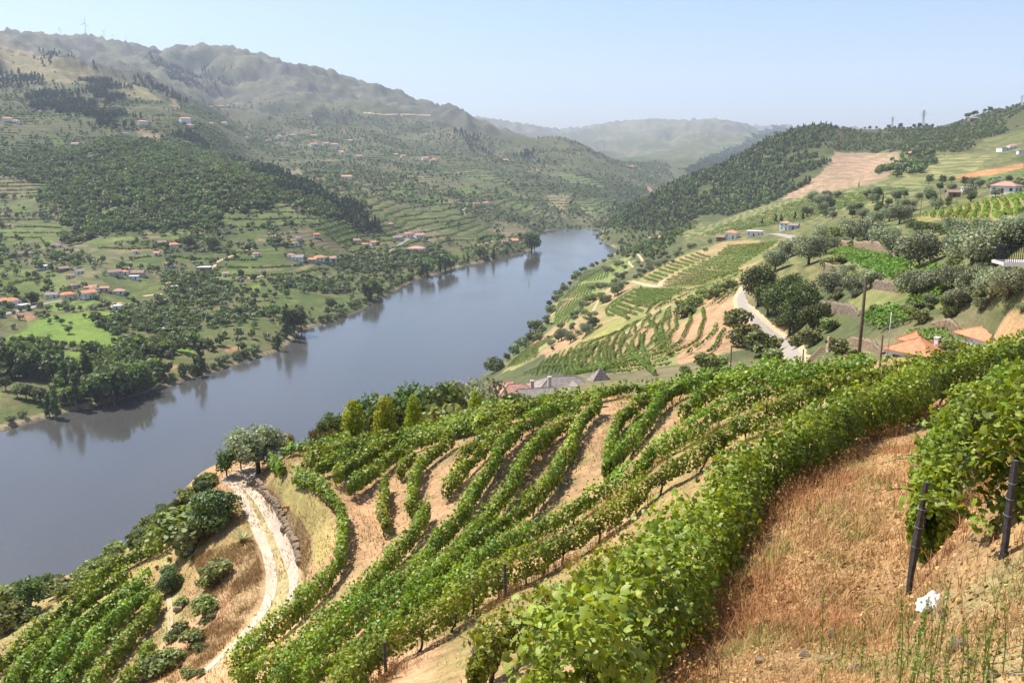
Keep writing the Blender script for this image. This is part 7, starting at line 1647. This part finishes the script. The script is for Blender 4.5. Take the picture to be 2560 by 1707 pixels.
# reddish dead weeds along the foot of the rows
pp = []
for p, side, cnt in ((ROWP[2], 1, 5200), (ROWP[1], -1, 900), (ROWP[4], 1, 3200), (ROWP[5], 1, 2600)):
    k = grng.integers(1, len(p) - 1, cnt); tq = p[np.minimum(k + 1, len(p) - 1)] - p[k - 1]; tq /= np.hypot(tq[:, 0], tq[:, 1])[:, None] + 1e-6; off = np.abs(grng.normal(.55, .38, cnt))
    pp.append(p[k] + np.stack([tq[:, 1], -tq[:, 0]], 1) * off[:, None] + grng.normal(0, .1, (cnt, 2)))
q = np.concatenate(pp); q = q[fbm(q[:, 0], q[:, 1], 1.3, 3, 151) > -.08]; n = len(q); z = ground(q[:, 0], q[:, 1]); hh = grng.uniform(.2, .62, n)
bcol = np.clip(1 + grng.normal(0, .25, n), .5, 1.7)[:, None] * np.ones(3)
blades('dead_weeds', 'reddish brown dead weeds along the foot of the vine rows', np.stack([q[:, 0], q[:, 1], z], 1), hh, bcol, M['weed_red'], .4, .007, cat='weeds')
m = 5; rp_ = np.repeat(np.stack([q[:, 0], q[:, 1], z], 1), m, 0); hp = np.repeat(hh, m) * grng.uniform(.3, 1.02, n * m); rp_ = rp_ + np.stack([grng.normal(0, .035, n * m), grng.normal(0, .035, n * m), hp], 1)
co, f, c = cards(T_TRI, rp_, grng.normal(size=(n * m, 3)), grng.uniform(.02, .05, n * m), np.repeat(bcol, m, 0), grng); o = obj('dead_weed_seeds', mesh_from('dead_weed_seeds', co, f, M['weed_red'], c)); tag(o, 'reddish seed heads of the dead weeds under the vines', 'weeds', None, 'stuff')
# tufts over the whole slope
x, y, r = in_view_pts(150000, 10, 78, -.62, .5); z = ground(x, y); dn = fbm(x, y, 5, 4, 161) + .5 * fbm(x, y, 1.2, 3, 167)
ok = grng.random(len(x)) < np.clip(.28 + 1.5 * dn, .02, 1) * .55; x, y, r, z, dn = x[ok], y[ok], r[ok], z[ok], dn[ok]; n = len(x)
gg = smooth(-.1, .25, fbm(x, y, 8, 4, 171)); col = np.clip(1 + grng.normal(0, .2, n), .5, 1.6)[:, None] * (np.array([.95, .85, .75]) * (1 - gg[:, None]) + np.array([.52, .72, .5]) * gg[:, None])
blades('slope_grass', 'tufts of half dry grass between the vine rows', np.stack([x, y, z], 1), grng.uniform(.06, .24, n) * np.clip(r / 40, .7, 1.3), col, M['grass_dry'], 1.4, .00045 * r)
# dry bank beside the track
bz = [plan(C7([(1740,190),(1860,250),(1960,350),(2060,450),(2120,560),(2130,700),(2090,850),(2060,800),(2000,640),(1900,460),(1800,330)]), 0, 110), plan(C7([(1600,600),(1740,580),(1790,800),(1770,980),(1620,1220),(1400,1440),(1200,1559),(1000,1559),(1300,1300),(1500,1100),(1400,900),(1300,700)]), 0, 110)]
for pl in bz:
    x = grng.uniform(pl[:, 0].min(), pl[:, 0].max(), 60000); y = grng.uniform(pl[:, 1].min(), pl[:, 1].max(), 60000); k = in_poly(x, y, pl) & (grng.random(60000) < np.clip(.6 + fbm(x, y, 2, 3, 181) * 2, .1, 1)); x, y = x[k], y[k]; n = len(x)
    col = np.clip(1 + grng.normal(0, .25, n), .4, 1.6)[:, None] * np.array([.62, .58, .58])
    blades('bank_grass', 'matted brown dry grass on the bank beside the track', np.stack([x, y, ground(x, y)], 1), grng.uniform(.12, .34, n), col, M['grass_dry'], 1.6, .014)
# thin green weed stalks in the lower right corner
for i in range(42):
    u = random.choice((random.uniform(2230, 2560), random.uniform(2000, 2560), random.uniform(2300, 2480))); p = hit(u, random.uniform(1640, 1790), 3, 30); h = random.uniform(.35, 1.0); b = MB(); lx, ly = random.gauss(0, .08), random.gauss(0, .06)
    pts = [(lx * t * t, ly * t * t, h * t) for t in (0, .35, .7, 1)]; b.tube(pts, [.006, .005, .004, .002], 4)
    root = empty('weed_stalk', p); tag(root, 'thin upright green weed stalk in the dry grass at lower right', 'weed', 'weed stalks at the lower right'); b.build('stem', M['weed_green'], root).data
    n = int(h * 44); t = grng.uniform(.15, 1, n); pos = np.stack([lx * t * t, ly * t * t, h * t], 1) + grng.normal(0, .014, (n, 3)); co, f, c = cards(T_TRI, pos, grng.normal(size=(n, 3)), grng.uniform(.018, .045, n), np.clip(1 + grng.normal(0, .2, (n, 1)), .5, 1.5) * np.ones(3), grng); o = obj('leaves', mesh_from('leaves', co, f, M['weed_green'], c), root); o['kind'] = 'stuff'
    me_ = [c_ for c_ in root.children if c_.name.startswith('stem')][0].data; a_ = me_.attributes.new('Col', 'FLOAT_COLOR', 'POINT'); a_.data.foreach_set('color', np.ones(len(me_.vertices) * 4, np.float32))
# straw litter, clods and dead leaves lying on the alley
x, y, r = in_view_pts(26000, 4.5, 24, .0, .62); k = in_poly(x, y, al) & (grng.random(len(x)) < np.clip(8 / r, .2, 1)); x, y, r = x[k], y[k], r[k]; n = len(x); pick = grng.random(n)
col = np.where((pick < .45)[:, None], np.array([.55, .47, .42]), np.where((pick < .8)[:, None], np.array([1.15, 1.12, 1.05]), np.array([.8, .6, .5]))) * np.clip(1 + grng.normal(0, .2, (n, 1)), .5, 1.5)
co, f, c = cards(T_Q4, np.stack([x, y, ground(x, y) + .012], 1), np.array([[-.25, .2, 1.0]]) + grng.normal(size=(n, 3)) * .35, grng.uniform(.015, .055, n) * np.clip(r / 9, .8, 1.6), col, grng)
tag(obj('straw_litter', mesh_from('straw_litter', co, f, M['grass_dry'], c)), 'straw litter, clods and dead leaves on the alley floor', 'litter', None, 'stuff')
# loose stones on the path
for i, (u, v) in enumerate([(2395,1620),(2120,1560),(2010,1640),(2060,1655),(1985,1700),(2250,1395),(2180,1420),(2360,1540),(2480,1690),(2430,1660),(2080,1590),(2140,1680),(1900,1655)]):
    p = hit(u, v, 3, 30); k = random.uniform(.05, .12) * (2.0 if i == 0 else 1); o = obj('loose_stone', STONES[i % 6], None, (p[0], p[1], p[2] + k * .25)); o.scale = (k * 1.3, k, k * .8); o.rotation_euler = (random.random(), random.random(), random.random() * 6); tag(o, 'pale loose stone on the dry grass path at lower right', 'stone', 'loose stones on the path')
# marker post in the river
p = hit(*C2([(1292, 1398)])[0]); b = MB(); b.tube([(0, 0, -2), (0, 0, 3.6)], .22, 8); o = b.build('channel_marker', M['blue_frame'], None, False, (p[0], p[1], 0)); tag(o, 'slim dark channel marker post standing in the river', 'marker')

# ------------------------------------------------------------------ single out alike things by their place in the picture
def _proj(o):
    x, y, z = o.location; z -= HC; dp = y * CP - z * SP; up_ = y * SP + z * CP
    return W0 / 2 + FPX * x / dp, H0 / 2 - FPX * up_ / dp
_ord = lambda n: str(n) + ('th' if 10 <= n % 100 <= 20 else {1: 'st', 2: 'nd', 3: 'rd'}.get(n % 10, 'th'))
_by = {}
for o in list(COL.objects):
    if o.parent is None and 'label' in o and 'category' in o and o.get('kind') is None: _by.setdefault((o.get('group', ''), o['label']), []).append(o)
for (g_, lab), os_ in _by.items():
    if not 2 <= len(os_) <= 60: continue
    uv = np.array([_proj(o) for o in os_]); ax = 0 if np.ptp(uv[:, 0]) >= np.ptp(uv[:, 1]) * .6 else 1; words = len(lab.split())
    for n_, k in enumerate(np.argsort(uv[:, ax])): os_[k]['label'] = lab + ', ' + _ord(n_ + 1) + (' from left' if ax == 0 else ' from top')

# ------------------------------------------------------------------ summer haze
hm_ = bpy.data.materials.new('summer_haze'); hm_.use_nodes = True; hn = hm_.node_tree; hn.nodes.clear()
ho = hn.nodes.new('ShaderNodeOutputMaterial'); hv = hn.nodes.new('ShaderNodeVolumePrincipled')
hv.inputs['Color'].default_value = (0.73, 0.80, 1.0, 1); hv.inputs['Density'].default_value = 0.72e-4; hv.inputs['Anisotropy'].default_value = 0.0
hn.links.new(hv.outputs[0], ho.inputs['Volume'])
b = MB(); b.box((-11500, -900, -8), (11500, 11500, 1150)); o = b.build('haze', hm_); tag(o, None, None, None, 'stuff')
o.display_type = 'WIRE'
